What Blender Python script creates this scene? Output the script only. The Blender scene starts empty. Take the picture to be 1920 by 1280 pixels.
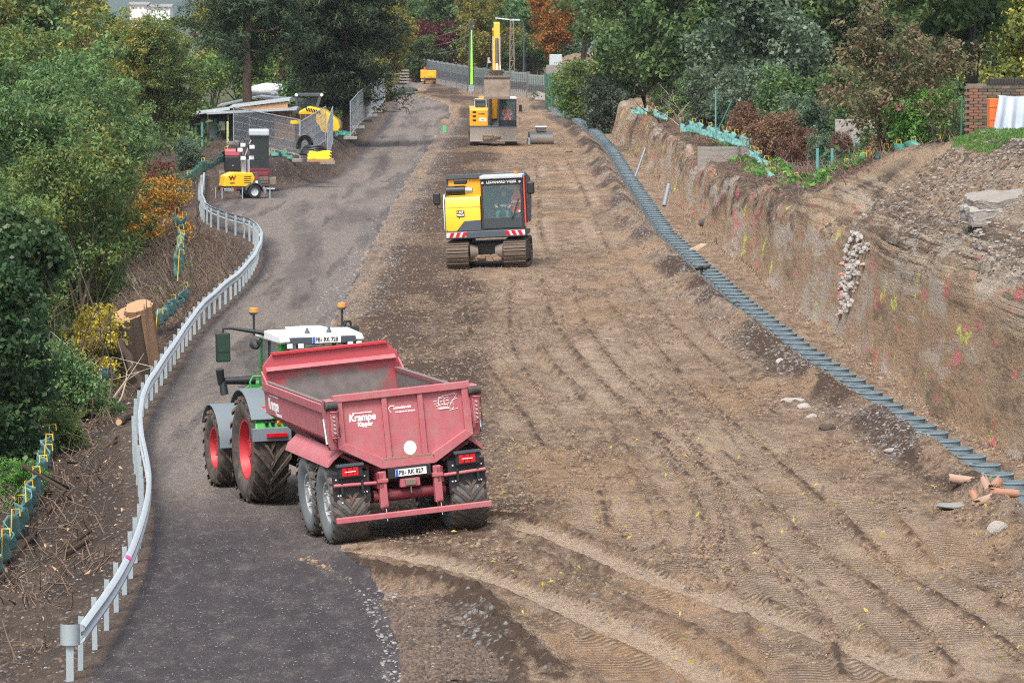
import bpy, bmesh, math, random
import numpy as np
from mathutils import Vector, Matrix, Euler, noise as mnoise

# ---------------------------------------------------------------- camera, sky, sun, exposure
SC = bpy.context.scene
COL = SC.collection
CAM_H = 9.1
F = 9000.0                      # focal length in pixels of a 1920 px wide picture
PITCH = math.atan(670.0 / F)
cam_data = bpy.data.cameras.new('camera')
cam_data.sensor_width = 36.0
cam_data.lens = F / 1920.0 * 36.0
cam_data.clip_start = 0.5
cam_data.clip_end = 9000.0
cam_data.dof.use_dof = True
cam_data.dof.focus_distance = 86.0
cam_data.dof.aperture_fstop = 9.0
cam = bpy.data.objects.new('camera', cam_data)
COL.objects.link(cam)
cam.location = (0, 0, CAM_H)
cam.rotation_euler = (math.radians(90) - PITCH, 0, 0)
SC.camera = cam

SUN_EL, SUN_AZ = 58.0, 200.0     # degrees; azimuth measured from +Y clockwise
world = bpy.data.worlds.new('World')
SC.world = world
world.use_nodes = True
wn = world.node_tree.nodes
wl = world.node_tree.links
bg = wn.get('Background') or wn.new('ShaderNodeBackground')
wo = wn.get('World Output') or wn.new('ShaderNodeOutputWorld')
sky = wn.new('ShaderNodeTexSky')
sky.sky_type = 'NISHITA'
sky.sun_disc = False
sky.sun_elevation = math.radians(SUN_EL)
sky.sun_rotation = math.radians(SUN_AZ)
sky.dust_density = 4.0
sky.air_density = 1.0
sky.ozone_density = 0.6
hsv = wn.new('ShaderNodeHueSaturation')          # thin cloud: a whiter sky than the clear one
hsv.inputs['Saturation'].default_value = 0.45
wl.new(sky.outputs['Color'], hsv.inputs['Color'])
wl.new(hsv.outputs['Color'], bg.inputs['Color'])
bg.inputs["Strength"].default_value = 0.10
wl.new(bg.outputs['Background'], wo.inputs['Surface'])
sun_data = bpy.data.lights.new('sun', 'SUN')
sun_data.energy = 1.5
sun_data.angle = math.radians(18)
sun_data.color = (1.0, 0.95, 0.88)
sun = bpy.data.objects.new('sun', sun_data)
COL.objects.link(sun)
_a, _e = math.radians(SUN_AZ), math.radians(SUN_EL)
_sd = Vector((math.sin(_a) * math.cos(_e), math.cos(_a) * math.cos(_e), math.sin(_e)))
sun.rotation_euler = _sd.to_track_quat('Z', 'Y').to_euler()
SC.view_settings.view_transform = 'Standard'
SC.view_settings.look = 'None'
SC.view_settings.gamma = 1.0
SC.view_settings.use_curve_mapping = False
SC.view_settings.exposure = 1.4
SC.cycles.use_denoising = False
SC.cycles.filter_width = 1.1
SC.cycles.sample_clamp_indirect = 4.0
SC.cycles.max_bounces = 6
SC.cycles.diffuse_bounces = 3
SC.cycles.glossy_bounces = 3
SC.cycles.transmission_bounces = 5
SC.cycles.transparent_max_bounces = 8
SC.cycles.volume_bounces = 0

# ---------------------------------------------------------------- picture geometry -> places
CP, SP = math.cos(PITCH), math.sin(PITCH)
def ray(px, py):
    a, b = (px - 960.0) / F, -(py - 640.0) / F
    return np.array([a, CP + b * SP, -SP + b * CP])
def onz(px, py, z=0.0):
    """the point of the level z seen at a picture position"""
    d = ray(px, py)
    t = (z - CAM_H) / d[2]
    return d[0] * t, d[1] * t
def atY(px, py, Y):
    """the point at distance Y seen at a picture position"""
    d = ray(px, py)
    t = Y / d[1]
    return d[0] * t, Y, CAM_H + d[2] * t

# ---------------------------------------------------------------- noise
def _hash(ix, iy, seed):
    h = (ix.astype(np.int64) * 374761393 + iy.astype(np.int64) * 668265263 + seed * 974634777) & 0xffffffff
    h = ((h ^ (h >> 13)) * 1274126177) & 0xffffffff
    h = h ^ (h >> 16)
    return (h & 0xffffff) / float(0xffffff)
def vnoise(x, y, seed=0):
    ix, iy = np.floor(x), np.floor(y)
    fx, fy = x - ix, y - iy
    fx = fx * fx * (3 - 2 * fx); fy = fy * fy * (3 - 2 * fy)
    a = _hash(ix, iy, seed); b = _hash(ix + 1, iy, seed)
    c = _hash(ix, iy + 1, seed); d = _hash(ix + 1, iy + 1, seed)
    return (a + (b - a) * fx) * (1 - fy) + (c + (d - c) * fx) * fy
def fbm(x, y, seed=0, octs=3, gain=0.5):
    v = 0.0; amp = 1.0; tot = 0.0
    for i in range(octs):
        v = v + amp * vnoise(x * (2.03 ** i) + 17.3 * i, y * (2.03 ** i) - 9.1 * i, seed + i)
        tot += amp; amp *= gain
    return v / tot
def billow(x, y, seed=0, octs=3):
    v = 0.0; amp = 1.0; tot = 0.0
    for i in range(octs):
        v = v + amp * (1 - np.abs(2 * vnoise(x * (2.1 ** i) + 7.7 * i, y * (2.1 ** i), seed + i) - 1))
        tot += amp; amp *= 0.55
    return v / tot
def sstep(a, b, x):
    t = np.clip((x - a) / (b - a), 0, 1)
    return t * t * (3 - 2 * t)

# ---------------------------------------------------------------- materials
def mat(name, color, rough=0.6, metal=0.0, dirt=0.0, dirt_col=(0.16, 0.115, 0.08), scale=3.0, bump=0.0, spec=0.5, coat=0.0, vary=0.12, alpha=None, transmission=0.0, emit=None):
    m = bpy.data.materials.new(name); m.use_nodes = True
    nt = m.node_tree; N = nt.nodes; L = nt.links
    b = N['Principled BSDF']
    b.inputs['Roughness'].default_value = rough
    b.inputs['Metallic'].default_value = metal
    b.inputs['Specular IOR Level'].default_value = spec
    b.inputs['Coat Weight'].default_value = coat
    tc = N.new('ShaderNodeTexCoord')
    no = N.new('ShaderNodeTexNoise'); no.inputs['Scale'].default_value = scale; no.inputs['Detail'].default_value = 6
    no.inputs['Roughness'].default_value = 0.65
    L.new(tc.outputs['Object'], no.inputs['Vector'])
    base = N.new('ShaderNodeMix'); base.data_type = 'RGBA'
    c = color
    base.inputs[6].default_value = (c[0] * (1 - vary), c[1] * (1 - vary), c[2] * (1 - vary), 1)
    base.inputs[7].default_value = (min(1, c[0] * (1 + vary)), min(1, c[1] * (1 + vary)), min(1, c[2] * (1 + vary)), 1)
    L.new(no.outputs['Fac'], base.inputs[0])
    out = base.outputs[2]
    if dirt > 0:
        n2 = N.new('ShaderNodeTexNoise'); n2.inputs['Scale'].default_value = scale * 2.3; n2.inputs['Detail'].default_value = 8
        n2.inputs['Roughness'].default_value = 0.75
        L.new(tc.outputs['Object'], n2.inputs['Vector'])
        r = N.new('ShaderNodeMapRange'); r.inputs['From Min'].default_value = 0.72 - 0.45 * dirt; r.inputs['From Max'].default_value = 0.85 - 0.2 * dirt
        L.new(n2.outputs['Fac'], r.inputs['Value'])
        r.inputs['To Max'].default_value = min(1.0, 0.55 + 0.5 * dirt)
        mx = N.new('ShaderNodeMix'); mx.data_type = 'RGBA'
        L.new(r.outputs['Result'], mx.inputs[0]); L.new(out, mx.inputs[6]); mx.inputs[7].default_value = (*dirt_col, 1)
        out = mx.outputs[2]
        rr = N.new('ShaderNodeMapRange'); rr.inputs['To Min'].default_value = rough; rr.inputs['To Max'].default_value = 0.9
        L.new(r.outputs['Result'], rr.inputs['Value']); L.new(rr.outputs['Result'], b.inputs['Roughness'])
    L.new(out, b.inputs['Base Color'])
    if bump > 0:
        n3 = N.new('ShaderNodeTexNoise'); n3.inputs['Scale'].default_value = scale * 4; n3.inputs['Detail'].default_value = 6
        L.new(tc.outputs['Object'], n3.inputs['Vector'])
        bp = N.new('ShaderNodeBump'); bp.inputs['Strength'].default_value = 0.8; bp.inputs['Distance'].default_value = bump
        L.new(n3.outputs['Fac'], bp.inputs['Height']); L.new(bp.outputs['Normal'], b.inputs['Normal'])
    if transmission > 0:
        b.inputs['Transmission Weight'].default_value = transmission
    if alpha is not None:
        b.inputs['Alpha'].default_value = alpha
    if emit:
        b.inputs['Emission Color'].default_value = (*emit[0], 1); b.inputs['Emission Strength'].default_value = emit[1]
    return m

# ---------------------------------------------------------------- object helpers
def tag(o, label=None, cat=None, group=None, kind=None):
    if label: o['label'] = label
    if cat: o['category'] = cat
    if group: o['group'] = group
    if kind: o['kind'] = kind
    return o
def empty(name, loc=(0, 0, 0), rot=(0, 0, 0), label=None, cat=None, group=None, scale=None):
    o = bpy.data.objects.new(name, None); COL.objects.link(o)
    o.location = loc; o.rotation_euler = rot
    if scale: o.scale = (scale,) * 3
    o.empty_display_size = 0.2
    return tag(o, label, cat, group)
def link(name, me, parent=None, loc=None, rot=None):
    o = bpy.data.objects.new(name, me); COL.objects.link(o)
    if parent is not None: o.parent = parent
    if loc is not None: o.location = loc
    if rot is not None: o.rotation_euler = rot
    return o
def clone(o, parent=None):
    """a thing with copies of its parts and sub-parts, sharing mesh data"""
    c = o.copy(); COL.objects.link(c); c.parent = parent
    for ch in list(o.children):
        clone(ch, c)
    return c
def smooth_by_angle(me, ang=38):
    n = len(me.polygons)
    me.polygons.foreach_set('use_smooth', np.ones(n, dtype=bool))
    try: me.set_sharp_from_angle(angle=math.radians(ang))
    except Exception: pass

class MB:
    """collects faces; build() links them as ONE mesh object"""
    def __init__(self): self.v = []; self.f = []; self.M = Matrix.Identity(4); self.mi = []; self.cur = 0
    def at(self, loc=(0, 0, 0), rot=(0, 0, 0)):
        self.M = Matrix.Translation(loc) @ Euler(rot).to_matrix().to_4x4(); return self
    def add(self, vs, fs):
        k = len(self.v)
        for p in vs: self.v.append(tuple(self.M @ Vector(p)))
        for f in fs: self.f.append(tuple(i + k for i in f)); self.mi.append(self.cur)
        return self
    def box(self, x0, x1, y0, y1, z0, z1):
        return self.add([(x0, y0, z0), (x1, y0, z0), (x1, y1, z0), (x0, y1, z0), (x0, y0, z1), (x1, y0, z1), (x1, y1, z1), (x0, y1, z1)],
                        [(0, 3, 2, 1), (4, 5, 6, 7), (0, 1, 5, 4), (1, 2, 6, 5), (2, 3, 7, 6), (3, 0, 4, 7)])
    def cbox(self, c, s): return self.box(c[0] - s[0] / 2, c[0] + s[0] / 2, c[1] - s[1] / 2, c[1] + s[1] / 2, c[2] - s[2] / 2, c[2] + s[2] / 2)
    def prism(self, poly, axis, a, b):
        """extrude a 2D polygon along an axis; the polygon lies in the two other axes (order x,y,z)"""
        n = len(poly)
        def P(q, t):
            return {'x': (t, q[0], q[1]), 'y': (q[0], t, q[1]), 'z': (q[0], q[1], t)}[axis]
        vs = [P(q, a) for q in poly] + [P(q, b) for q in poly]
        fs = [tuple(range(n))[::-1], tuple(range(n, 2 * n))] + [(i, (i + 1) % n, n + (i + 1) % n, n + i) for i in range(n)]
        return self.add(vs, fs)
    def tube(self, p0, p1, r, r1=None, n=8, caps=True):
        p0, p1 = Vector(p0), Vector(p1); r1 = r if r1 is None else r1
        d = (p1 - p0)
        if d.length < 1e-6: return self
        q = d.to_track_quat('Z', 'Y'); vs = []
        for p, rr in ((p0, r), (p1, r1)):
            for i in range(n):
                a = 2 * math.pi * i / n
                vs.append(p + q @ Vector((math.cos(a) * rr, math.sin(a) * rr, 0)))
        fs = [(i, (i + 1) % n, n + (i + 1) % n, n + i) for i in range(n)]
        if caps: fs += [tuple(range(n))[::-1], tuple(range(n, 2 * n))]
        return self.add(vs, fs)
    def path(self, pts, r, n=6):
        pts = [Vector(p) for p in pts]; vs = []; m = len(pts)
        rr = r if isinstance(r, (list, tuple)) else [r] * m
        for k, p in enumerate(pts):
            d = (pts[min(k + 1, m - 1)] - pts[max(k - 1, 0)])
            q = d.to_track_quat('Z', 'Y')
            for i in range(n):
                a = 2 * math.pi * i / n
                vs.append(p + q @ Vector((math.cos(a) * rr[k], math.sin(a) * rr[k], 0)))
        fs = []
        for k in range(m - 1):
            fs += [(k * n + i, k * n + (i + 1) % n, (k + 1) * n + (i + 1) % n, (k + 1) * n + i) for i in range(n)]
        fs += [tuple(range(n))[::-1], tuple(range((m - 1) * n, m * n))]
        return self.add(vs, fs)
    def lathe(self, prof, axis='x', n=32, c=(0, 0, 0), closed=True):
        """prof: (along axis, radius)"""
        vs = []; m = len(prof)
        for i in range(n):
            a = 2 * math.pi * i / n; ca, sa = math.cos(a), math.sin(a)
            for t, r in prof:
                vs.append({'x': (c[0] + t, c[1] + r * ca, c[2] + r * sa), 'y': (c[0] + r * ca, c[1] + t, c[2] + r * sa), 'z': (c[0] + r * ca, c[1] + r * sa, c[2] + t)}[axis])
        fs = []
        for i in range(n):
            j = (i + 1) % n
            for k in range(m if closed else m - 1):
                k2 = (k + 1) % m
                fs.append((i * m + k, j * m + k, j * m + k2, i * m + k2))
        return self.add(vs, fs)
    def build(self, name, material, parent=None, bevel=0.0, smooth=True, loc=None, rot=None, ang=38, segs=2):
        me = bpy.data.meshes.new(name)
        me.from_pydata(self.v, [], self.f)
        ms = material if isinstance(material, (list, tuple)) else [material]
        for m in ms: me.materials.append(m)
        if len(ms) > 1: me.polygons.foreach_set('material_index', self.mi)
        bm = bmesh.new(); bm.from_mesh(me); bmesh.ops.recalc_face_normals(bm, faces=bm.faces); bm.to_mesh(me); bm.free()
        if smooth: smooth_by_angle(me, ang)
        o = link(name, me, parent, loc, rot)
        if bevel > 0:
            b = o.modifiers.new('bevel', 'BEVEL'); b.width = bevel; b.segments = segs; b.limit_method = 'ANGLE'; b.angle_limit = math.radians(35)
            b.harden_normals = True
        return o
def B(x0, x1, y0, y1, z0, z1): return MB().box(x0, x1, y0, y1, z0, z1)

def mesh_np(name, verts, faces, material, attrs=None, smooth=False, parent=None, matidx=None):
    """fast mesh from numpy arrays; faces all of one size"""
    me = bpy.data.meshes.new(name)
    nv, nf, k = len(verts), len(faces), faces.shape[1]
    me.vertices.add(nv); me.vertices.foreach_set('co', np.asarray(verts, dtype=np.float32).ravel())
    me.loops.add(nf * k); me.loops.foreach_set('vertex_index', np.asarray(faces, dtype=np.int32).ravel())
    me.polygons.add(nf); me.polygons.foreach_set('loop_start', np.arange(0, nf * k, k, dtype=np.int32))
    if smooth: me.polygons.foreach_set('use_smooth', np.ones(nf, dtype=bool))
    for m in (material if isinstance(material, (list, tuple)) else [material]): me.materials.append(m)
    if matidx is not None: me.polygons.foreach_set('material_index', np.asarray(matidx, dtype=np.int32))
    for an, av in (attrs or {}).items():
        a = me.attributes.new(an, 'FLOAT', 'POINT'); a.data.foreach_set('value', np.asarray(av, dtype=np.float32))
    me.update(calc_edges=True)
    return me

_font_cache = {}
def lettering(text, size, material, parent, loc, rot, name='lettering', shear=0.0, bold=0.0, xs=1.0, extrude=0.002, align='CENTER'):
    cu = bpy.data.curves.new(name, 'FONT')
    cu.body = text; cu.size = size; cu.align_x = align; cu.align_y = 'CENTER'
    cu.extrude = extrude; cu.offset = bold; cu.shear = shear; cu.resolution_u = 3
    tmp = bpy.data.objects.new(name, cu); COL.objects.link(tmp)
    dg = bpy.context.evaluated_depsgraph_get()
    me = bpy.data.meshes.new_from_object(tmp.evaluated_get(dg))
    bpy.data.objects.remove(tmp)
    me.materials.clear(); me.materials.append(material)
    o = link(name, me, parent, loc, rot)
    o.scale = (xs, 1, 1)
    return o
# ---------------------------------------------------------------- lie of the land
def curve(pts, z=0.0):
    w = sorted((onz(x, y, z)[1], onz(x, y, z)[0]) for x, y in pts)
    ys = np.array([a for a, b in w]); xs = np.array([b for a, b in w])
    return lambda Y: np.interp(Y, ys, xs)
RAIL_PX = [(150, 1155), (187, 1108), (213, 1068), (240, 1020), (257, 980), (268, 940), (275, 905), (276, 872), (270, 835), (262, 800), (259, 765), (264, 730), (277, 700),
           (296, 672), (312, 650), (332, 620), (348, 598), (366, 572), (384, 553), (412, 528), (438, 508), (458, 490), (476, 468), (487, 446), (489, 428), (482, 414), (466, 404),
           (445, 398), (420, 391), (398, 384), (384, 374), (377, 358), (378, 338), (382, 322)]
_rp = sorted([(onz(x, y, 0.75)[1], onz(x, y, 0.75)[0]) for x, y in RAIL_PX])
_ry = np.array([a for a, b in _rp]); _rx = np.array([b for a, b in _rp])
RY0, RY1 = _ry[0], _ry[-1]
def XG(Y): return np.interp(Y, _ry, _rx)
_RL = curve([(500, 368), (440, 372), (415, 368), (500, 352), (560, 345), (632, 328), (655, 300), (690, 262), (716, 232), (736, 203), (725, 183), (700, 175)])
def XRL(Y):
    near = XG(Y) + 0.12
    far = _RL(Y)
    t = sstep(RY1 - 14, RY1 - 6, Y)
    return near * (1 - t) + far * t
XRR = curve([(768, 1280), (762, 1200), (715, 1100), (640, 1045), (560, 760), (600, 650), (640, 570), (690, 470), (760, 340), (812, 262), (842, 220), (842, 196), (805, 183), (775, 178)])
XP = curve([(1990, 985), (1900, 920), (1640, 752), (1500, 655), (1400, 578), (1300, 488), (1250, 440), (1180, 335), (1150, 285), (1118, 250), (1085, 228), (1040, 207)], -0.05)
XF = curve([(2080, 960), (1925, 872), (1760, 790), (1600, 660), (1480, 570), (1400, 510), (1330, 450), (1262, 370), (1200, 305), (1120, 228), (1060, 196), (1040, 186)], -0.3)
def crestH(Y): return np.interp(Y, [95, 125, 140, 152, 165, 185, 250, 420], [5.3, 5.15, 4.35, 3.6, 2.3, 2.05, 2.0, 2.3])
def faceH(Y): return np.interp(Y, [95, 120, 150, 180, 420], [2.9, 2.7, 2.1, 1.75, 1.7])

def face_wave(X, Y): return 0.60 * (fbm(Y * .07, X * 0 + 3.0, 8, 3) - .5) + .22 * (fbm(Y * .35, X * 0 + 7.0, 9, 2) - .5)
def seg_field(X, Y, pts):
    """distance to a polyline, side, and the length along it"""
    best = np.full(X.shape, 1e9); side = np.zeros(X.shape); along = np.zeros(X.shape); acc = 0.0
    for (ax, ay), (bx, by) in zip(pts[:-1], pts[1:]):
        dx, dy = bx - ax, by - ay; L = math.hypot(dx, dy)
        t = np.clip(((X - ax) * dx + (Y - ay) * dy) / (L * L), 0, 1)
        ex, ey = X - (ax + t * dx), Y - (ay + t * dy)
        d = np.sqrt(ex * ex + ey * ey)
        m = d < best
        best = np.where(m, d, best)
        side = np.where(m, np.sign(dx * ey - dy * ex), side)
        along = np.where(m, acc + t * L, along)
        acc += L
    return best, side, along
def smooth_poly(pts, n=5):
    out = []
    P = [pts[0]] + list(pts) + [pts[-1]]
    for i in range(1, len(P) - 2):
        p0, p1, p2, p3 = P[i - 1], P[i], P[i + 1], P[i + 2]
        for k in range(n):
            t = k / n
            out.append(tuple(0.5 * (2 * p1[j] + (p2[j] - p0[j]) * t + (2 * p0[j] - 5 * p1[j] + 4 * p2[j] - p3[j]) * t * t + (3 * p1[j] - p0[j] - 3 * p2[j] + p3[j]) * t ** 3) for j in (0, 1)))
    out.append(tuple(pts[-1]))
    return out
def gpoly(px, z=0.0, n=4): return smooth_poly([onz(x, y, z) for x, y in px], n)

# ridges that the crawler tracks pressed up (lines of loose dirt), seen down the strip
RIDGES = [gpoly(p) for p in [
    [(958, 520), (955, 600), (962, 660), (1010, 740), (1075, 830), (1120, 920), (1140, 1010)],
    [(1015, 520), (1030, 590), (1085, 680), (1160, 760), (1230, 830), (1290, 910), (1315, 980), (1318, 1050), (1300, 1120)],
    [(1070, 520), (1090, 600), (1150, 690), (1225, 770), (1300, 850), (1350, 930), (1358, 990), (1345, 1060)],
    [(1185, 770), (1240, 830), (1330, 900), (1395, 965), (1430, 1040), (1480, 1110), (1540, 1180), (1580, 1290)],
    [(1380, 890), (1440, 960), (1510, 1030), (1570, 1075), (1620, 1110), (1680, 1160), (1740, 1220), (1800, 1290)],
    [(1560, 960), (1620, 1030), (1680, 1090), (1760, 1140), (1850, 1200), (1930, 1270)],
    [(880, 520), (872, 560), (880, 620), (920, 700), (985, 790), (1030, 870)],
    [(1210, 640), (1290, 730), (1400, 830), (1500, 920), (1600, 1010)],
    [(1180, 520), (1240, 600), (1330, 690), (1450, 790)],
    [(1000, 300), (1010, 360), (1010, 420), (1030, 500)],
    [(1060, 300), (1090, 360), (1120, 430), (1150, 500)],
    [(905, 285), (880, 330), (885, 500)],
]]
_rr = random.Random(11)
for _P in list(RIDGES)[:9]:
    for _k in range(2):
        _o = _rr.choice((-1, 1)) * _rr.uniform(.45, .75) * (1 + _k * .4); _a = _rr.randint(0, max(0, len(_P) // 4)); _b = _rr.randint(3 * len(_P) // 4, len(_P))
        RIDGES.append([(x + _o + .10 * math.sin(y * .25 + _k), y) for x, y in _P[_a:_b]])
BANDS = [gpoly(p) for p in [   # light wheel ruts from the trailer out to the right foreground
    [(860, 992), (940, 1000), (1030, 1022), (1130, 1058), (1230, 1098), (1330, 1132), (1440, 1172), (1540, 1210), (1640, 1252), (1740, 1300)],
    [(660, 1038), (760, 1052), (850, 1072), (940, 1098), (1030, 1132), (1120, 1172), (1200, 1212), (1290, 1262), (1360, 1310)],
    [(905, 1180), (960, 1200), (1000, 1235), (1040, 1290)],
]]
BERM = gpoly([(610, 1042), (680, 1065), (735, 1090), (790, 1100), (850, 1112), (900, 1140), (935, 1180), (985, 1230), (1050, 1290)])
BERM2 = gpoly([(770, 985), (850, 1012), (930, 1028), (1010, 1058), (1100, 1110), (1220, 1165), (1330, 1220), (1420, 1290)])
MIDL = gpoly([(640, 590), (690, 500), (760, 380), (815, 290), (850, 225)])     # stone line along the right edge of the road

TRX, TRY = -1.94, 79.2       # where the trailer stands (see its builder)
def land(X, Y, detail=True):
    X = np.asarray(X, dtype=float); Y = np.asarray(Y, dtype=float)
    xg, xrl, xrr, xp, xf = XG(Y), XRL(Y), XRR(Y), XP(Y), XF(Y)
    road_z = -0.08 + 0 * X
    site = 0.02 * np.clip(X + 3, -3, 8) * (1 - sstep(220, 300, Y))
    # tilt under the trailer as it climbs over the edge of the road
    k = np.exp(-(((X - TRX + 0.3) / 3.2) ** 4 + ((Y - TRY) / 4.5) ** 4))
    site = site * (1 - k) + k * (0.085 * (X - TRX) + 0.07)
    tr = sstep(-0.5, 0.6, X - xrr)
    kk = np.maximum(tr, k)
    z = road_z * (1 - kk) + site * kk
    # right: spoil ridge, trench, face, bank
    ds = X - (xp - 1.12)
    ridge = (0.14 + 0.36 * fbm(X * .3, Y * .21, 5, 4)) * np.exp(-(ds / 0.38) ** 2)
    ridge *= 1 - sstep(300, 340, Y)
    floor = -0.22
    t = sstep(-0.62, -0.25, X - xp)
    wav = face_wave(X, Y)
    s = X - xf - wav
    z = z * (1 - t) + floor * t + ridge
    fh, ch = faceH(Y) * (1 + .34 * (fbm(Y * .16, X * 0 + 2, 64, 4) - .5)), crestH(Y)
    fade = sstep(-0.12, 0.5, s)
    zz = floor + (fh - floor) * sstep(-0.10, 0.52, s)
    run = np.interp(Y, [130, 190], [3.3, 2.4])
    up = np.clip((s - 0.45) / run, 0, 1)
    zz = zz + (ch - fh) * up + 0.04 * np.clip(s - 4, 0, 20)
    z = np.where(s > -0.12, np.maximum(zz, z * (1 - fade) + zz * fade), z)
    # left: shoulder, slope down, and the raised corner with the yard beyond the rail
    d = xrl - X
    wp = sstep(RY1 - 10, RY1 + 4, Y) * (1 - sstep(372, 400, Y))
    slope = -0.10 * sstep(0, 0.8, d) - 0.30 * np.clip(d - 0.6, 0, 7) - 0.14 * np.clip(d - 7.6, 0, 12)
    hh = np.interp(Y, [RY1, RY1 + 12, 260, 330, 380], [0.9, 1.1, 0.75, 0.5, 0.3])
    mound = hh * sstep(0.1, 1.5, d) - 0.05 * np.clip(d - 7, 0, 20)
    zl = slope * (1 - wp) + mound * wp
    z = np.where(d > 0, road_z + zl, z)
    if not detail: return z
    return z + relief(X, Y, z, d, s, xrr, xp, xrl, k)

def relief(X, Y, z, d, s, xrr, xp, xrl, k):
    onsite = sstep(-0.2, 0.5, X - xrr) * (1 - sstep(-1.6, -1.0, X - xp))
    onroad = (d < 0) * (1 - sstep(-0.2, 0.5, X - xrr))
    r = 0.05 * (fbm(X * .5, Y * .3, 11, 3) - .5) * onsite
    cl = sstep(0.50, 0.68, fbm(X * .42, Y * .16, 21, 3))           # where the dirt lies loose
    lft = sstep(0.2, 1.2, X - xrr) * (1 - sstep(3.5, 5.5, X - xrr)) * sstep(60, 78, Y)
    cl = np.clip(np.maximum(cl * 0.65, lft * (0.35 + 0.65 * sstep(.4, .6, fbm(X * .8, Y * .3, 22, 2)))), 0, 1)
    cl = np.maximum(cl, sstep(-3.2, -1.4, X - xp) * (0.5 + .5 * fbm(X, Y * .4, 23, 2)))
    r = r + onsite * (.25 + cl) * (0.10 * billow(X * 2.0, Y * .9, 31, 4) - .05)
    r = r + onroad * (0.018 * (fbm(X * 2.6, Y * .7, 41, 3) - .5))
    # wheel paths on the road
    rc = (xrl + xrr) / 2
    r = r - onroad * 0.03 * (np.exp(-((X - rc - 1.0) / .45) ** 2) + np.exp(-((X - rc + 1.0) / .45) ** 2))
    # spoil ridge, trench, face
    sp = np.exp(-((X - xp + 1.15) / 0.7) ** 2)
    r = r + sp * 0.24 * (billow(X * 1.7, Y * .7, 51, 4) - .45)
    face = sstep(-0.1, 0.1, s) * (1 - sstep(0.6, 1.0, s))
    r = r + face * 0.55 * (fbm(Y * .28, X * 0, 61, 4) - .5) + face * .5 * (fbm(Y * .5, z * 2.2, 62, 3) - .5)
    bank = sstep(0.45, 0.9, s)
    steep = 1 - sstep(140, 165, Y)
    r = r + bank * (1 - steep) * (0.42 * (billow(X * .9, Y * .12, 71, 4) - .5) + 0.12 * (billow(X * 3.1, Y * .7, 75, 3) - .5))
    # the high bank: spill gullies running down and ledges of harder layers
    r = r + bank * steep * (0.34 * (fbm(Y * .30 + X * .35, X * .12, 72, 4) - .5) + .10 * (billow(X * 2.2, Y * .5, 76, 3) - .5) + .10 * np.abs(((z * 1.5 + .5 * fbm(Y * .1, X * .3, 77, 2)) % 1) - .5))
    fl = sstep(-.3, 0, X - xp) * (1 - sstep(-.2, .1, s))
    r = r + fl * 0.07 * (billow(X * 2, Y * .8, 77, 3) - .5)
    left = sstep(0.2, 1.2, d)
    r = r + left * (0.26 * (billow(X * .8, Y * .35, 81, 4) - .5) + 0.10 * (billow(X * 2.7, Y * 1.2, 85, 3) - .5))
    return r

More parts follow.
